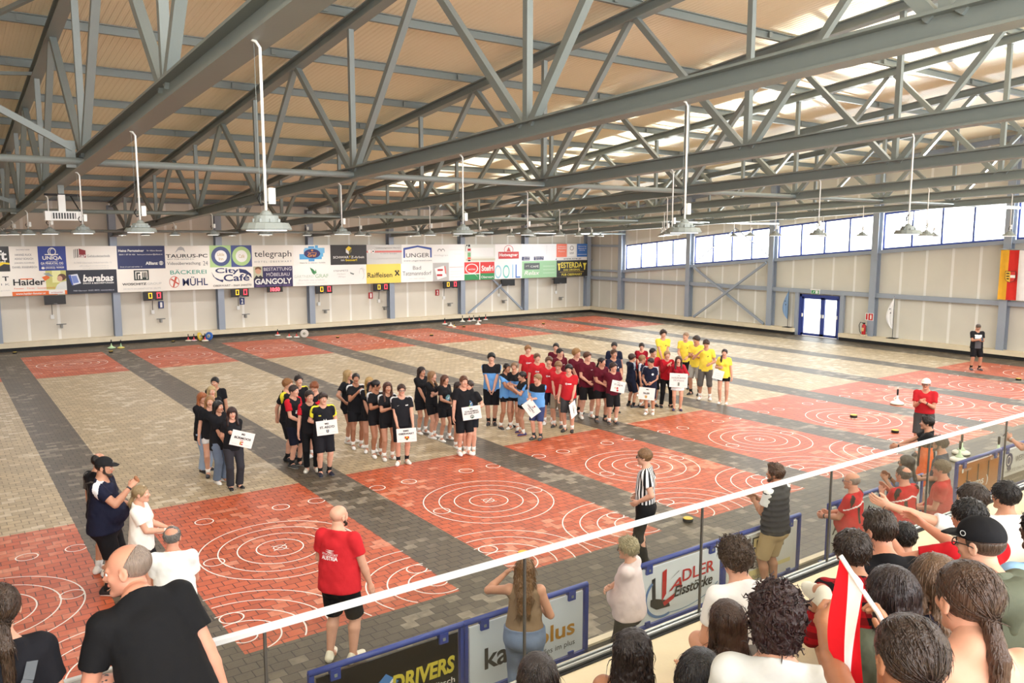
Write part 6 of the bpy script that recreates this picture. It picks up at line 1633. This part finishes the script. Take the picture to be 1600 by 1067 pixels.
person((14.373, 16.995, 0.000), 1.826, -1.662, 'curly blond boy in maroon tee in profile to the right', top=('tee', (92, 22, 38)), bot=('shorts', (27, 27, 31)), hair=('curlyshort', (196, 146, 88)), arms='front', shoes=((34, 34, 38), (60, 60, 62)), socks=(30, 30, 30), hy=0.5, decal=[('front',-.05,.215,.07,.025,[('r',(0,.2,.7,.8),(214,190,196)),('e',(.85,.5,.12,.4),(214,190,196))])])
person((14.250, 16.389, 0.000), 1.816, -1.798, 'sturdy brown-haired boy in maroon tee with hands joined low', girth=1.12, top=('tee', (92, 22, 38)), bot=('shorts', (30, 28, 30)), hair=('fringe', (98, 62, 40)), arms='hold', shoes=((230, 226, 216), (206, 200, 188)), stance=0.08, hy=0.4, decal=[('front',-.05,.215,.07,.025,[('r',(0,.2,.7,.8),(214,190,196)),('e',(.85,.5,.12,.4),(214,190,196))])])
person((14.305, 15.876, 0.000), 1.729, -1.746, 'girl in maroon with dark low ponytail clapping at her waist', fem=True, girth=1.1, top=('tee', (92, 22, 38)), bot=('shorts', (26, 24, 26)), hair=('lowpony', (34, 24, 26)), arms='claplow', skin='m', shoes=((80, 78, 80), (150, 146, 140)), socks=(60, 60, 60), stance=0.075, hy=0.5, decal=[('front',-.05,.215,.07,.025,[('r',(0,.2,.7,.8),(214,190,196)),('e',(.85,.5,.12,.4),(214,190,196))])])
person((14.360, 15.470, 0.000), 1.631, -1.970, 'small brown-haired boy in maroon holding a sign in front of his body', top=('tee', (92, 22, 38)), bot=('shorts', (28, 27, 30)), hair=('fringe', (66, 42, 34)), shoes=((64, 62, 64), (216, 210, 200)), hy=0.4, arms=((0.016, 0.022, 1.128, 1.0), (-0.163, 0.158, 1.054, 1.0)), hand_curl=0.75)
person((16.563, 17.814, 0.000), 1.760, -2.320, 'dark-haired boy in navy at the back of the navy group', top=('tee', (30, 34, 54), (190, 196, 210)), bot=('shorts', (30, 34, 54)), hair=('short', (42, 32, 28)), hp=0.2, skin='m')
person((15.277, 16.454, 0.000), 1.800, -1.796, 'brown-haired boy in navy polo between the maroon and navy groups', top=('polo', (30, 34, 54)), bot=('shorts', (30, 34, 54)), hair=('short', (92, 58, 38)), arms='hold', skin='m', shoes=((30, 30, 34), (226, 224, 218)), socks=(30, 30, 32), decal=[('front',-.055,.2,.045,.045,[('e',(.5,.5,.5,.5),(226,228,232))])])
person((16.236, 16.730, -0.000), 1.557, -0.247, 'boy in navy turned away to the right, right end of the navy pair', top=('tee', (30, 34, 54), (150, 156, 170)), zones=('shoulder',), bot=('shorts', (30, 34, 54)), hair=('fringe', (66, 42, 34)), arms='front', skin='m', shoes=((40, 40, 44), (200, 198, 192)), socks=(30, 30, 32), stance=0.085, hy=-0.1)
person((17.702, 17.804, 0.000), 1.660, -2.266, 'girl with dark parted hair in dark red shirt behind the red jackets', fem=True, top=('tee', (152, 24, 40), (120, 16, 30)), zones=('sleeves',), bot=('shorts', (27, 27, 31)), hair=('lowpony', (48, 32, 30)), arms='front', hp=0.3)
person((16.480, 16.558, 0.000), 1.524, -1.045, 'small blond boy in navy shirt turning right behind the sign boy', top=('tee', (30, 34, 54), (190, 196, 210)), zones=('shoulder',), bot=('shorts', (30, 34, 54)), hair=('short', (176, 138, 96)), skin='m', shoes=((34, 34, 38), (60, 60, 64)), hy=0.5, socks=(226, 226, 226))
person((16.014, 15.734, 0.000), 1.579, -2.540, 'small dark-haired boy in navy shirt holding a low sign, white shoes', top=('tee', (30, 34, 54), (190, 196, 210)), zones=('shoulder',), bot=('shorts', (30, 34, 54)), hair=('short', (48, 34, 30)), skin='m', shoes=((236, 234, 230), (242, 242, 240)), hy=-0.6, hp=0.2, arms=((0.11, 0.179, 0.918, 1.0), (-0.061, 0.141, 0.912, 1.0)), hand_curl=0.75, decal=[('front',-.05,.2,.06,.06,[('e',(.5,.5,.5,.5),(226,228,232))])])
person((16.869, 16.503, 0.000), 1.695, -2.018, 'dark-haired boy in white and red shirt behind the small navy boy', top=('tee', (176, 28, 42), (232, 228, 228)), zones=('panel',), bot=('shorts', (27, 27, 31)), hair=('short', (34, 26, 26)), skin='m', shoes=((34, 34, 38), (60, 60, 62)), hy=0.6)
person((17.074, 16.139, 0.000), 1.645, -2.070, 'blond boy in red jacket and long black trousers clapping', top=('jacket', (184, 26, 40), (140, 18, 30)), zones=('sleeves',), bot=('pants', (26, 26, 30)), hair=('short', (198, 158, 112)), arms='claphigh', shoes=((30, 30, 34), (226, 224, 218)), stance=0.085)
person((17.020, 15.640, 0.000), 1.559, -2.364, 'girl in dark red jacket and white skirt holding a broad sign', fem=True, top=('jacket', (150, 22, 38), (176, 34, 48)), zones=('sleeves',), bot=('skirt', (240, 240, 240)), hair=('longside', (82, 54, 44)), shoes=((60, 52, 92), (80, 70, 110)), socks=None, hL=1.0, arms=((0.148, 0.103, 0.981, 1.0), (-0.17, 0.12, 0.969, 1.0)), hand_curl=0.75)
person((19.466, 18.592, 0.000), 1.860, -2.205, 'tall dark curly-haired boy in yellow tee at the left of the yellow group', top=('tee', (246, 222, 84)), bot=('pants', (30, 30, 34)), hair=('curlyshort', (64, 44, 36)), arms='front', hy=0.2, decal=[('front',-.04,.21,.05,.05,[('p',[(0,.2),(.6,0),(1,.6),(.5,1),(.3,.6)],(110,110,50))])])
person((19.745, 17.857, 0.000), 1.840, -2.546, 'tall boy with cropped fair hair in yellow tee and black trousers, looking left', top=('tee', (246, 222, 84)), bot=('pants', (30, 30, 34)), hair=('buzz', (182, 140, 104)), arms='hold', shoes=((34, 34, 38), (60, 60, 62)), hy=-0.5, decal=[('front',-.04,.21,.05,.05,[('p',[(0,.2),(.6,0),(1,.6),(.5,1),(.3,.6)],(110,110,50))])])
person((19.174, 16.891, 0.000), 1.863, -2.803, 'dark-haired boy in yellow tee and light grey shorts bending his head left', top=('tee', (246, 222, 84)), bot=('shorts', (168, 166, 160)), hair=('fringe', (58, 40, 36)), arms='clap', skin='m', shoes=((30, 30, 34), (226, 224, 218)), socks=(30, 30, 32), stance=0.07, hy=-0.5, hp=0.2, decal=[('front',-.04,.21,.05,.05,[('p',[(0,.2),(.6,0),(1,.6),(.5,1),(.3,.6)],(110,110,50))])])
person((18.874, 16.240, 0.000), 1.831, -2.571, 'brown-haired boy in yellow tee and long grey shorts looking down', top=('tee', (246, 222, 84)), bot=('capri', (98, 96, 94)), hair=('fringe', (76, 48, 36)), arms=((0.1, 0.1, 0.79), (-0.09, 0.15, 0.62)), skin='m', shoes=((236, 234, 230), (242, 242, 240)), stance=0.08, hp=0.35, decal=[('front',-.04,.21,.05,.05,[('p',[(0,.2),(.6,0),(1,.6),(.5,1),(.3,.6)],(110,110,50))])])
person((18.799, 15.477, 0.000), 1.645, -2.558, 'girl in yellow tee with long dark hair over one shoulder, right end of all groups', fem=True, top=('tee', (246, 222, 84)), bot=('tight', (26, 26, 30)), hair=('sidepony', (56, 36, 34)), shoes=((236, 234, 230), (242, 242, 240)), socks=None, hL=1.35, arms=((0.111, 0.144, 1.106, 1.0), (-0.15, 0.035, 0.47)), hand_curl=0.75)
person((31.420, 14.142, 0.000), 1.721, -2.335, 'man in black, white and grey polo looking down at his phone near the window wall', top=('polo', (34, 34, 38), (236, 236, 236), (92, 92, 98)), zones=('chestband',), bot=('shorts', (27, 27, 31)), hair=('buzz', (96, 78, 66)), arms='phone', hp=0.55, skin='m', acc=(('phone', 0, 'small dark phone in the hands of the man near the window wall'),), shoes=((70, 74, 84), (150, 150, 150)), socks=(30, 30, 32), girth=1.1, vox=0.018, stance=0.085)
person((17.957, 9.089, 0.000), 1.760, -2.813, 'man with white cap, glasses and red polo clapping in front of a far target', girth=1.15, top=('polo', (190, 38, 46)), bot=('shorts', (74, 72, 72)), hair=('underhat', (180, 176, 172)), acc=(('cap', (232, 228, 218)), ('glasses', (40, 38, 38)), ('watch', 0, (40, 40, 42)), ('watch', 1, (40, 40, 42))), arms=((0.03, 0.15, 0.73), (-0.03, 0.16, 0.72)), skin='r', shoes=((34, 34, 38), (60, 60, 62)), zones=('tucked',))
person((1.738, 12.671, 0.000), 1.800, 0.562, 'dark-haired man in black and grey shirt half hidden behind the man with the cap', top=('tee', (28, 28, 32), (84, 82, 80)), zones=('backpanel',), bot=('shorts', (27, 27, 31)), hair=('thin', (38, 30, 28)), skin='m', shoes=((236, 234, 230), (242, 242, 240)), socks=(230, 230, 230), vox=0.012)
person((1.689, 11.933, 0.000), 1.910, -0.455, 'heavy man in navy tee and black cap raising a hand to his mouth', girth=1.42, top=('tee', (26, 29, 50), (226, 228, 232)), zones=('shoulder',), bot=('shorts', (24, 24, 28)), hair=('underhat', (40, 34, 32)), acc=(('cap', (30, 30, 32), 'front'), ('watch', 0, (60, 56, 54), 'wristband'), ('snack', 0, 'small brown snack in the raised hand of the heavy man'), ('beard', (70, 58, 52))), arms=((0.07, 0.2, 0.8), (-0.03, 0.17, 0.64)), skin='m', shoes=((30, 30, 33), (232, 230, 226)), socks=(30, 30, 32), vox=0.011, hp=0.1)
person((2.001, 11.215, 0.000), 1.660, -0.438, 'blonde woman with low ponytail in white tee standing behind the white-haired man', fem=True, top=('tee', (240, 238, 232)), bot=('shorts', (30, 30, 33)), hair=('lowpony', (186, 158, 116)), arms=((0.04, 0.2, 0.63), (-0.05, 0.19, 0.62)), acc=(('watch', 0, (220, 216, 210)),), skin='l', vox=0.011, hL=0.75, girth=1.12, shoes=((236, 234, 230), (242, 242, 240)))
person((1.916, 9.019, 0.000), 1.760, 1.222, 'grey-haired man in white polo shirt and black shorts seen from behind', girth=1.12, top=('polo', (242, 242, 240)), bot=('shorts', (27, 27, 31)), hair=('tonsure', (150, 146, 140)), skin='r', arms='hold', shoes=((96, 72, 52), (60, 48, 40)), socks=None, vox=0.0105, hy=-0.1, stance=0.075)
person((3.555, 8.356, 0.000), 1.860, 0.645, 'bald bearded man in red tee with white lettering on the back, hall floor foreground', girth=1.22, top=('tee', (198, 40, 48)), bot=('shorts', (24, 24, 27)), hair=(None, (60, 48, 44)), acc=(('beard', (46, 38, 36)),), skin='l', shoes=((226, 220, 200), (240, 238, 230)), socks=None, vox=0.0105, arms=((0.185, 0.05, 0.5), (-0.12, 0.14, 0.56)), hy=-0.35, stance=0.075, decal=[('back',-.02,.195,.235,.135,[('t','STOCKSPORT',(.05,.42,.95,.60),(246,240,240),.005),('t','AUSTRIA',(.05,.04,.95,.38),(246,240,240),.03),('p',[(.25,.78),(.5,.72),(.75,.80),(.5,.80)],(246,240,240)),('p',[(.3,.92),(.55,.84),(.8,.90),(.55,.92)],(246,240,240)),('p',[(.34,.68),(.56,.64),(.78,.70),(.56,.71)],(246,240,240))])])
person((8.373, 8.274, 0.000), 1.800, -4.020, 'referee in black and white striped shirt with glasses, standing beside a target', girth=1.05, top=('tee', 'STRIPES'), bot=('pants', (26, 26, 28)), hair=('short', (150, 112, 76)), skin='l', shoes=((34, 34, 38), (60, 60, 62)), acc=(('glasses', (50, 46, 44)),), vox=0.011, zones=('tucked',), arms=((0.11, 0.06, 0.58), (-0.115, 0.05, 0.585)), hy=-0.1)
person((4.664, 6.277, 0.000), 1.660, 0.897, 'long blonde-brown haired woman in tan sleeveless top and jeans seen from behind', fem=True, girth=1.12, top=('tank', (140, 116, 92)), bot=('jeans', (112, 130, 160)), hair=('wavy', (140, 100, 62)), skin='m', arms=((0.11, 0.13, 0.62), (-0.13, 0.16, 0.84)), vox=0.01, hL=1.75, acc=(('glasses', (40, 36, 34)),), shoes=((236, 234, 230), (242, 242, 240)), hp=0.1, decal=[])
person((5.981, 6.120, 0.000), 1.630, -4.177, 'short blonde-haired woman with glasses in pale pink tee, arms folded', fem=True, girth=1.35, top=('tee', (226, 208, 208)), bot=('pants', (44, 40, 40)), hair=('pixie', (206, 190, 152)), skin='l', arms='cross', vox=0.01, acc=(('glasses', (60, 50, 48)),), shoes=((34, 34, 38), (60, 60, 62)))
person((9.120, 6.543, 0.000), 1.840, -4.649, 'man in dark padded vest, white tee and khaki shorts clapping behind the glass', girth=1.08, top=('vest', (40, 44, 52), (236, 236, 234)), bot=('shorts', (184, 158, 116)), hair=('quiff', (104, 78, 60)), acc=(('beard', (120, 96, 76)),), skin='t', arms='clap', vox=0.0105, shoes=((34, 34, 38), (60, 60, 62)), hy=0.3)
person((9.952, 5.924, 0.000), 1.740, -4.437, 'bald man with white goatee and sunglasses in red and black polo behind the glass', girth=1.15, top=('polo', (190, 30, 40), (34, 30, 32), (236, 232, 230)), zones=('backpanel',), bot=('pants', (120, 112, 100)), hair=('bald', (170, 150, 140)), acc=(('glasses', (60, 60, 110), (50, 46, 80)), ('goatee', (226, 222, 218)), ('watch', 1, (40, 40, 42))), skin='r', arms=((0.04, 0.19, 0.63), (-0.04, 0.2, 0.62)), vox=0.0105)
person((10.720, 5.633, 0.000), 1.760, -4.839, 'balding grey-haired man in red and black polo, middle of three red shirts', girth=1.2, top=('polo', (190, 32, 40), (34, 30, 32), (236, 232, 230)), zones=('backpanel',), bot=('pants', (60, 60, 64)), hair=('tonsure', (110, 98, 90)), skin='r', arms='claphigh', vox=0.0105)
person((11.334, 5.418, 0.000), 1.800, -4.354, 'grey-brown haired man with glasses in plain red tee, right one of three red shirts', girth=1.15, top=('tee', (182, 40, 46)), bot=('pants', (60, 60, 64)), hair=('short', (150, 130, 104)), acc=(('glasses', (120, 120, 120)),), skin='r', arms='claplow', vox=0.0105)
person((11.698, 6.110, 0.000), 1.660, -4.406, 'dark-haired woman in sunglasses and blue denim clapping behind the men in red', fem=True, top=('tee', (108, 122, 146)), bot=('pants', (60, 70, 96)), hair=('long', (44, 32, 32)), acc=(('glasses', (30, 28, 28), (30, 28, 28)), ('watch', 0, (40, 40, 42))), skin='t', arms='claphigh', vox=0.012)
person((12.772, 6.151, 0.000), 1.780, -4.351, 'young man with black glasses and dark grey-blue tee behind the men in red', top=('tee', (62, 68, 80)), bot=('shorts', (60, 62, 66)), hair=('quiff', (64, 46, 38)), acc=(('glasses', (24, 24, 26)), ('beard', (110, 86, 70)), ('watch', 0, (40, 40, 42))), skin='m', arms='claplow', vox=0.012)
person((14.247, 7.120, 0.000), 1.740, -4.214, 'dark-haired man in black vest top and bright orange shorts stretching out his hands', top=('tee', (28, 28, 30), (238, 110, 50)), zones=('panel',), bot=('shorts', (238, 104, 50)), hair=('quiff', (40, 32, 30)), skin='m', arms=((0.06, 0.3, 0.64), (-0.05, 0.27, 0.67)), acc=(('watch', 1, (40, 40, 42)),), vox=0.012)
person((15.466, 5.795, 0.000), 1.780, -4.441, 'person in dark brown shirt at the right edge lifting a phone', top=('tee', (66, 36, 32)), bot=('pants', (40, 40, 44)), hair=('short', (70, 52, 44)), skin='r', arms=((0.02, 0.22, 0.74), (-0.04, 0.24, 0.78)), acc=(('watch', 1, (200, 198, 196)), ('phone', 1, 'dark phone lifted in a hand at the right edge behind the glass')), vox=0.0105)
person((0.130, 4.118, 1.660), 1.690, -4.709, 'long-haired woman in black tee with grey bag strap, left edge of the stand', fem=True, top=('tee', (24, 24, 30)), bot=('jeans', (50, 54, 66)), hair=('lowpony', (74, 54, 42)), skin='l', arms='down', vox=0.008, hL=2.2, acc=(('bagstrap', (92, 96, 102)),), hy=0.1, shoes=((34, 34, 38), (60, 60, 62)))
person((0.817, 3.946, 1.660), 1.800, -4.686, 'large man with cropped grey hair in black polo leaning on the handrail, left foreground', girth=1.03, top=('polo', (22, 22, 25)), bot=('shorts', (40, 40, 46)), hair=('thin', (158, 138, 124)), skin='r', arms=((0.135, -0.1, 0.5), (-0.04, 0.055, 0.585)), vox=0.0075, hy=1.05, hp=-0.05, lean=0.5, acc=(('tattoo', 1),), shoes=((34, 34, 38), (60, 60, 62)), headk=1.04, roll=-0.16)
person((2.237, 2.893, 2.000), 1.660, -5.095, 'girl with long dark brown hair in black top, first row below the tan-top woman', fem=True, top=('tee', (30, 28, 32)), bot=('jeans', (60, 66, 84)), hair=('long', (52, 40, 38)), skin='m', arms='lap', vox=0.0085, hL=1.7, sit=True)
person((2.778, 2.810, 2.000), 1.660, 0.608, 'girl with dark wavy hair and white-edged black strap top, first row', fem=True, top=('strap', (28, 27, 30), (226, 224, 222)), zones=('strapc',), bot=('shorts', (44, 46, 54)), hair=('wavy', (42, 30, 30)), skin='t', arms='lap', vox=0.0085, hL=1.5, hy=-0.1, sit=True)
person((2.466, 2.097, 2.320), 1.620, -5.486, 'girl with sleek black hair resting her chin in her hand, second row', fem=True, top=('tee', (40, 44, 60)), bot=('jeans', (160, 172, 190)), hair=('long', (28, 24, 30)), skin='l', arms='chin', vox=0.0085, hL=1.2, sit=True)
person((3.426, 2.729, 2.000), 1.680, -5.246, 'girl with very long straight brown hair and glasses, first row below the white fence board', fem=True, top=('tee', (110, 104, 104)), bot=('jeans', (170, 178, 190)), hair=('long', (76, 52, 42)), skin='l', arms='lap', vox=0.0085, hL=2.1, hy=0.15, acc=(('glasses', (200, 190, 186)),), sit=True)
person((4.068, 3.055, 2.000), 1.800, -5.092, 'boy with curly brown hair in white tee, first row before the framed board', top=('tee', (234, 235, 238)), bot=('jeans', (44, 46, 54)), hair=('curlyshort', (84, 66, 52)), skin='l', arms='lap', vox=0.008, lean=0.28, sit=True)
person((2.448, 1.722, 2.640), 1.700, -5.633, 'person with thick dark reddish curls in pale grey tee over black, third row', top=('tee', (214, 217, 220)), bot=('pants', (34, 34, 38)), hair=('curly', (58, 32, 34)), skin='l', arms='lap', vox=0.008, lean=0.2, sit=True)
person((4.048, 2.301, 2.320), 1.740, -5.399, 'brown-haired boy in red and black checked shirt, second row beside the small flag', shoes=((226, 226, 216), (236, 236, 230)), top=('long', 'CHECK'), bot=('pants', (150, 26, 36)), hair=('fringe', (62, 48, 42)), skin='m', arms='lap', vox=0.0085, lean=0.3, legs=[(0.07, 0.13, -0.17), (-0.14, -0.01, 0.329)], sit=True)
person((4.460, 2.359, 2.320), 1.780, -5.339, 'boy with undercut dark hair in black shirt, second row looking left', top=('tee', (22, 22, 26)), bot=('pants', (34, 34, 38)), hair=('undercut', (66, 50, 42)), skin='r', arms='lap', vox=0.0085, hy=0.35, lean=0.3, sit=True)
person((5.759, 2.996, 2.000), 1.450, -5.624, 'small boy with black hair in navy shirt peeking between two boys in black and red', top=('tee', (34, 38, 58)), bot=('pants', (34, 34, 38)), hair=('short', (24, 20, 22)), skin='m', arms='lap', vox=0.0085, sit=True)
person((3.123, 1.578, 2.640), 1.660, -5.269, 'girl with long sleek dark brown hair looking left, third row right of the small flag', fem=True, top=('tee', (80, 84, 70)), bot=('pants', (34, 34, 38)), hair=('long', (50, 36, 38)), skin='m', arms='lap', vox=0.008, hL=1.3, hy=0.4, lean=0.2, sit=True)
person((3.402, 1.557, 2.640), 1.660, -5.315, 'girl with light brown straight hair in profile, third row next to the ponytail girl', fem=True, top=('tee', (34, 36, 58)), bot=('pants', (34, 34, 38)), hair=('long', (128, 98, 76)), skin='l', arms='lap', vox=0.008, hL=2.0, hy=0.35, lean=0.15, sit=True)
person((2.555, 1.046, 2.960), 1.700, -5.434, 'girl with long brown low ponytail and bare shoulders, fourth row at the right', fem=True, top=('strap', (226, 200, 196), (60, 50, 50)), bot=('pants', (34, 34, 38)), hair=('lowpony', (88, 62, 48)), skin='l', arms='lap', vox=0.0075, hL=2.0, hy=0.25, lean=0.2, headk=1.05, sit=True)
person((2.054, 0.968, 2.960), 1.680, -5.433, 'girl with a pink scrunchie and dark brown hair, holding the small flag', hand_curl=0.8, fem=True, top=('strap', (26, 25, 28), (26, 25, 28)), bot=('pants', (34, 34, 38)), hair=('lowpony', (64, 46, 38)), skin='t', vox=0.0075, hL=0.75, hy=0.15, lean=0.2, arms=((0.012, 0.371, 0.702, 1.0), (-0.096, 0.664, 0.626, 1.0)), acc=(('hairtie', (236, 160, 196), (0, -0.55, -0.28)),), headk=1.05, sit=True)
person((3.943, 1.563, 2.640), 1.740, -5.093, 'boy in black cap with a round badge, glasses and olive hoodie, third row', top=('hoodie', (92, 96, 82)), bot=('pants', (40, 42, 46)), hair=('underhat', (90, 70, 58)), acc=(('cap', (26, 26, 30), 'side'), ('glasses', (30, 30, 32))), skin='l', arms='claphigh', vox=0.008, hy=0.35, lean=0.2, sit=True)
person((5.269, 2.226, 2.320), 1.700, -5.167, 'black-haired boy in red tee raising his arms to clap, second row', top=('tee', (186, 26, 36)), bot=('pants', (34, 34, 38)), hair=('short', (30, 26, 26)), skin='r', arms=((-0.02, 0.28, 0.82), (-0.2, 0.25, 0.8)), vox=0.0085, hy=0.3, lean=0.2, sit=True)
person((6.644, 2.814, 2.000), 1.740, -5.170, 'dark brown-haired boy in white tee with black lettering on the back, arm stretched left', top=('tee', (236, 236, 238)), bot=('pants', (34, 34, 38)), hair=('fringe', (66, 52, 44)), skin='l', arms=((0.08, 0.22, 0.62), (-0.4, 0.12, 0.9)), vox=0.0085, hy=0.3, lean=0.2, sit=True, decal=[('back',.0,.2,.26,.06,[('t','STEARNS',(.02,.1,.98,.9),(34,36,44),.02)])])
person((6.931, 2.797, 2.000), 1.740, -5.362, 'boy with short black hair in white shirt, first row at the right', top=('tee', (238, 238, 240)), bot=('pants', (34, 34, 38)), hair=('short', (30, 26, 28)), skin='m', arms='lap', vox=0.0085, hy=0.3, sit=True)
person((4.393, 1.578, 2.640), 1.720, -5.212, 'boy with short black afro hair in light blue shirt with green collar, right edge', top=('polo', (150, 190, 228), (150, 190, 228), (120, 170, 90)), bot=('pants', (34, 34, 38)), hair=('short', (20, 17, 18)), skin='k', arms='lap', vox=0.008, hy=0.3, sit=True)
# the paper signs they hold
sign_board((4.629, 15.377, 1.031), -0.292, 0.300, [('t','MS',(.42,.74,.58,.88),(30,30,32),.03), ('t','BÜRMOOS',(.14,.48,.88,.66),(30,30,32),.03), ('r',(.44,.12,.5,.34),(190,150,60)), ('r',(.5,.12,.58,.2),(200,40,40)), ('r',(.5,.27,.58,.34),(200,40,40)), ('r',(.43,.4,.57,.43),(180,60,60)), ('r',(.1,.14,.3,.16),(200,200,200)), ('r',(.7,.14,.9,.16),(200,200,200))], 'tilted white sign held by the dark-fringed girl, leftmost sign')
sign_board((6.299, 15.231, 1.056), -0.392, -0.080, [('t','MS',(.42,.72,.60,.84),(30,30,32),.03), ('t','ST. AEGYD',(.16,.46,.86,.62),(30,30,32),.03), ('p',[(.44,.36),(.58,.36),(.57,.2),(.51,.12),(.45,.2)],(70,110,150)), ('p',[(.49,.34),(.53,.34),(.52,.16),(.50,.16)],(210,180,90)), ('r',(.08,.16,.3,.18),(205,200,205)), ('r',(.7,.16,.92,.18),(205,200,205))], 'white sign reading ST. AEGYD held by the boy with yellow shoulder stripes')
sign_board((8.000, 15.022, 0.697), -0.489, -0.050, [('t','EMS',(.34,.76,.62,.88),(30,30,32),.03), ('t','OBERWART',(.1,.54,.88,.68),(30,30,32),.03), ('p',[(.4,.42),(.62,.42),(.62,.26),(.51,.12),(.4,.26)],(220,180,50)), ('p',[(.4,.42),(.47,.42),(.47,.28),(.4,.28)],(190,36,40)), ('p',[(.55,.42),(.62,.42),(.62,.28),(.55,.28)],(190,36,40)), ('e',(.51,.22,.05,.06),(40,36,36)), ('r',(.08,.2,.26,.22),(205,200,205)), ('r',(.74,.2,.92,.22),(205,200,205))], 'white sign reading EMS OBERWART held by the boy in glasses')
sign_board((9.550, 14.858, 1.015), -0.571, -0.140, [('t','MS',(.42,.76,.58,.86),(30,30,32),.03), ('t','SCHLADMING',(.14,.58,.86,.70),(30,30,32),.02), ('t','SKI- UND SPORT',(.1,.42,.9,.54),(30,30,32),.02), ('o',(.5,.22,.10,.14),(60,80,80),.35), ('p',[(.45,.1),(.55,.12),(.5,.3)],(70,110,90))], 'slightly bent white sign held by the sturdy girl with the globe print')
sign_board((11.472, 15.205, 0.818), -0.646, 0.920, [('p',[(.46,.86),(.6,.86),(.53,.7)],(150,50,50)), ('t','SMS',(.42,.6,.58,.68),(60,60,62),.01), ('t','LIEBENFELS',(.18,.42,.82,.54),(60,60,62),.01), ('t','KÄRNTEN',(.36,.28,.64,.36),(60,60,62),.01)], 'steeply slanted white sign held by the short blond boy in light blue', w=0.4, h=0.29)
sign_board((12.786, 15.207, 0.623), 0.301, 1.250, [('t','SMS',(.42,.7,.6,.82),(60,60,62)), ('t','ALTENMARKT',(.2,.45,.8,.6),(60,60,62),.01)], 'white sign held edge-on at the leg of the black-haired boy in red', w=0.4, h=0.28)
sign_board((14.326, 15.228, 1.039), -0.755, 0.180, [('t','MS',(.4,.78,.58,.88),(80,80,84)), ('t','ST. JAKOB',(.2,.56,.8,.72),(50,50,54),.02), ('e',(.46,.36,.07,.09),(196,60,60)), ('e',(.5,.16,.07,.09),(196,60,60)), ('r',(.26,.3,.34,.42),(200,190,160))], 'white sign with two red dots held by the small boy in maroon', w=0.36, h=0.3)
sign_board((15.745, 15.595, 0.634), -0.790, 0.080, [('t','MS',(.44,.8,.6,.9),(30,30,32),.03), ('t','HALLEIN',(.28,.46,.66,.62),(30,30,32),.03), ('p',[(.4,.36),(.54,.36),(.54,.18),(.47,.1),(.4,.18)],(200,160,90)), ('r',(.06,.16,.26,.18),(200,200,200)), ('r',(.7,.16,.92,.18),(200,200,200))], 'white sign held low by the small boy in navy with white shoes', w=0.44, h=0.34)
sign_board((16.859, 15.468, 0.908), -0.828, 0.020, [('t','MS',(.44,.8,.56,.88),(120,120,124)), ('t','SAALFELDEN BAHNHOF',(.1,.62,.9,.74),(110,110,114)), ('t','SPORT MITTELSCHULE',(.22,.44,.8,.54),(110,110,114)), ('r',(.46,.12,.56,.36),(120,130,120)), ('r',(.06,.16,.28,.18),(205,205,205)), ('r',(.72,.16,.94,.18),(205,205,205))], 'broad white sign held by the girl in the dark red jacket', w=0.5, h=0.4)
sign_board((18.479, 15.420, 0.917), -0.875, 0.250, [('r',(.2,.2,.8,.23),(200,200,196)), ('r',(.2,.4,.8,.43),(200,200,196)), ('r',(.2,.6,.7,.63),(200,200,196))], 'white sheet of paper held by the girl in yellow at the right end', w=0.3, h=0.28)
FLAG = [(2.267, 1.215, 3.723), (2.267, 1.246, 3.766), (2.257, 1.301, 3.830), (2.240, 1.364, 3.916)]
# ------------------------------------------------------------------ the small paper flag
ft = empty('hand_flag', FLAG[0]); tag(ft, 'small red-white-red paper flag on a white stick held up by the pink-scrunchie girl', 'flag')
o0 = Vector(FLAG[0])
pts = [Vector(p) - o0 for p in FLAG]
m = MB(); m.tube(pts, .0075, flat((240, 238, 240)), 10); m.build('stick', ft)
m = MB()
axis = (pts[3] - pts[1]).normalized()
P0, P1 = pts[3], pts[1] * .35 + pts[3] * .65
N = 12
vs = []
rt = Vector((RC[0][0], RC[1][0], RC[2][0])); dn = Vector((0, 0, -1))
top = pts[3]; 
L1 = (pts[1] - pts[3])
cols = 24; rws = 26
for i in range(cols + 1):
    u_ = i / cols
    tp = top + L1 * (u_ * .72)
    for j in range(rws + 1):
        v_ = j / rws
        drop = (.30 + .17 * u_) * v_
        vs.append(tp + dn * drop - rt * (.018 * (1 - u_ * 1.2) * math.sin(v_ * 1.9)) + Vector((.012 * math.sin(v_ * 5 + u_ * 4), .014 * math.sin(u_ * 7 + v_ * 3), 0)) + L1 * (.04 * v_))
fr2, fw2 = cloth((214, 24, 36)), cloth((240, 238, 240))
for i in range(cols):
    for j in range(rws):
        a = i * (rws + 1) + j
        m.add([vs[a], vs[a + 1], vs[a + rws + 2], vs[a + rws + 1]], [(0, 1, 2, 3)], fw2 if 8 <= i < 16 else fr2, True)
m.build('flag_cloth', ft)
m = MB(); m.tube([pts[0] + Vector((-.01, .0, .0)), pts[0] + Vector((.015, 0, -.02)), pts[0] + Vector((.045, .01, -.03))], [.012, .017, .014], flat((240, 240, 242)), 10); m.build('paper_twist', ft)
# a snack of the heavy man, phones
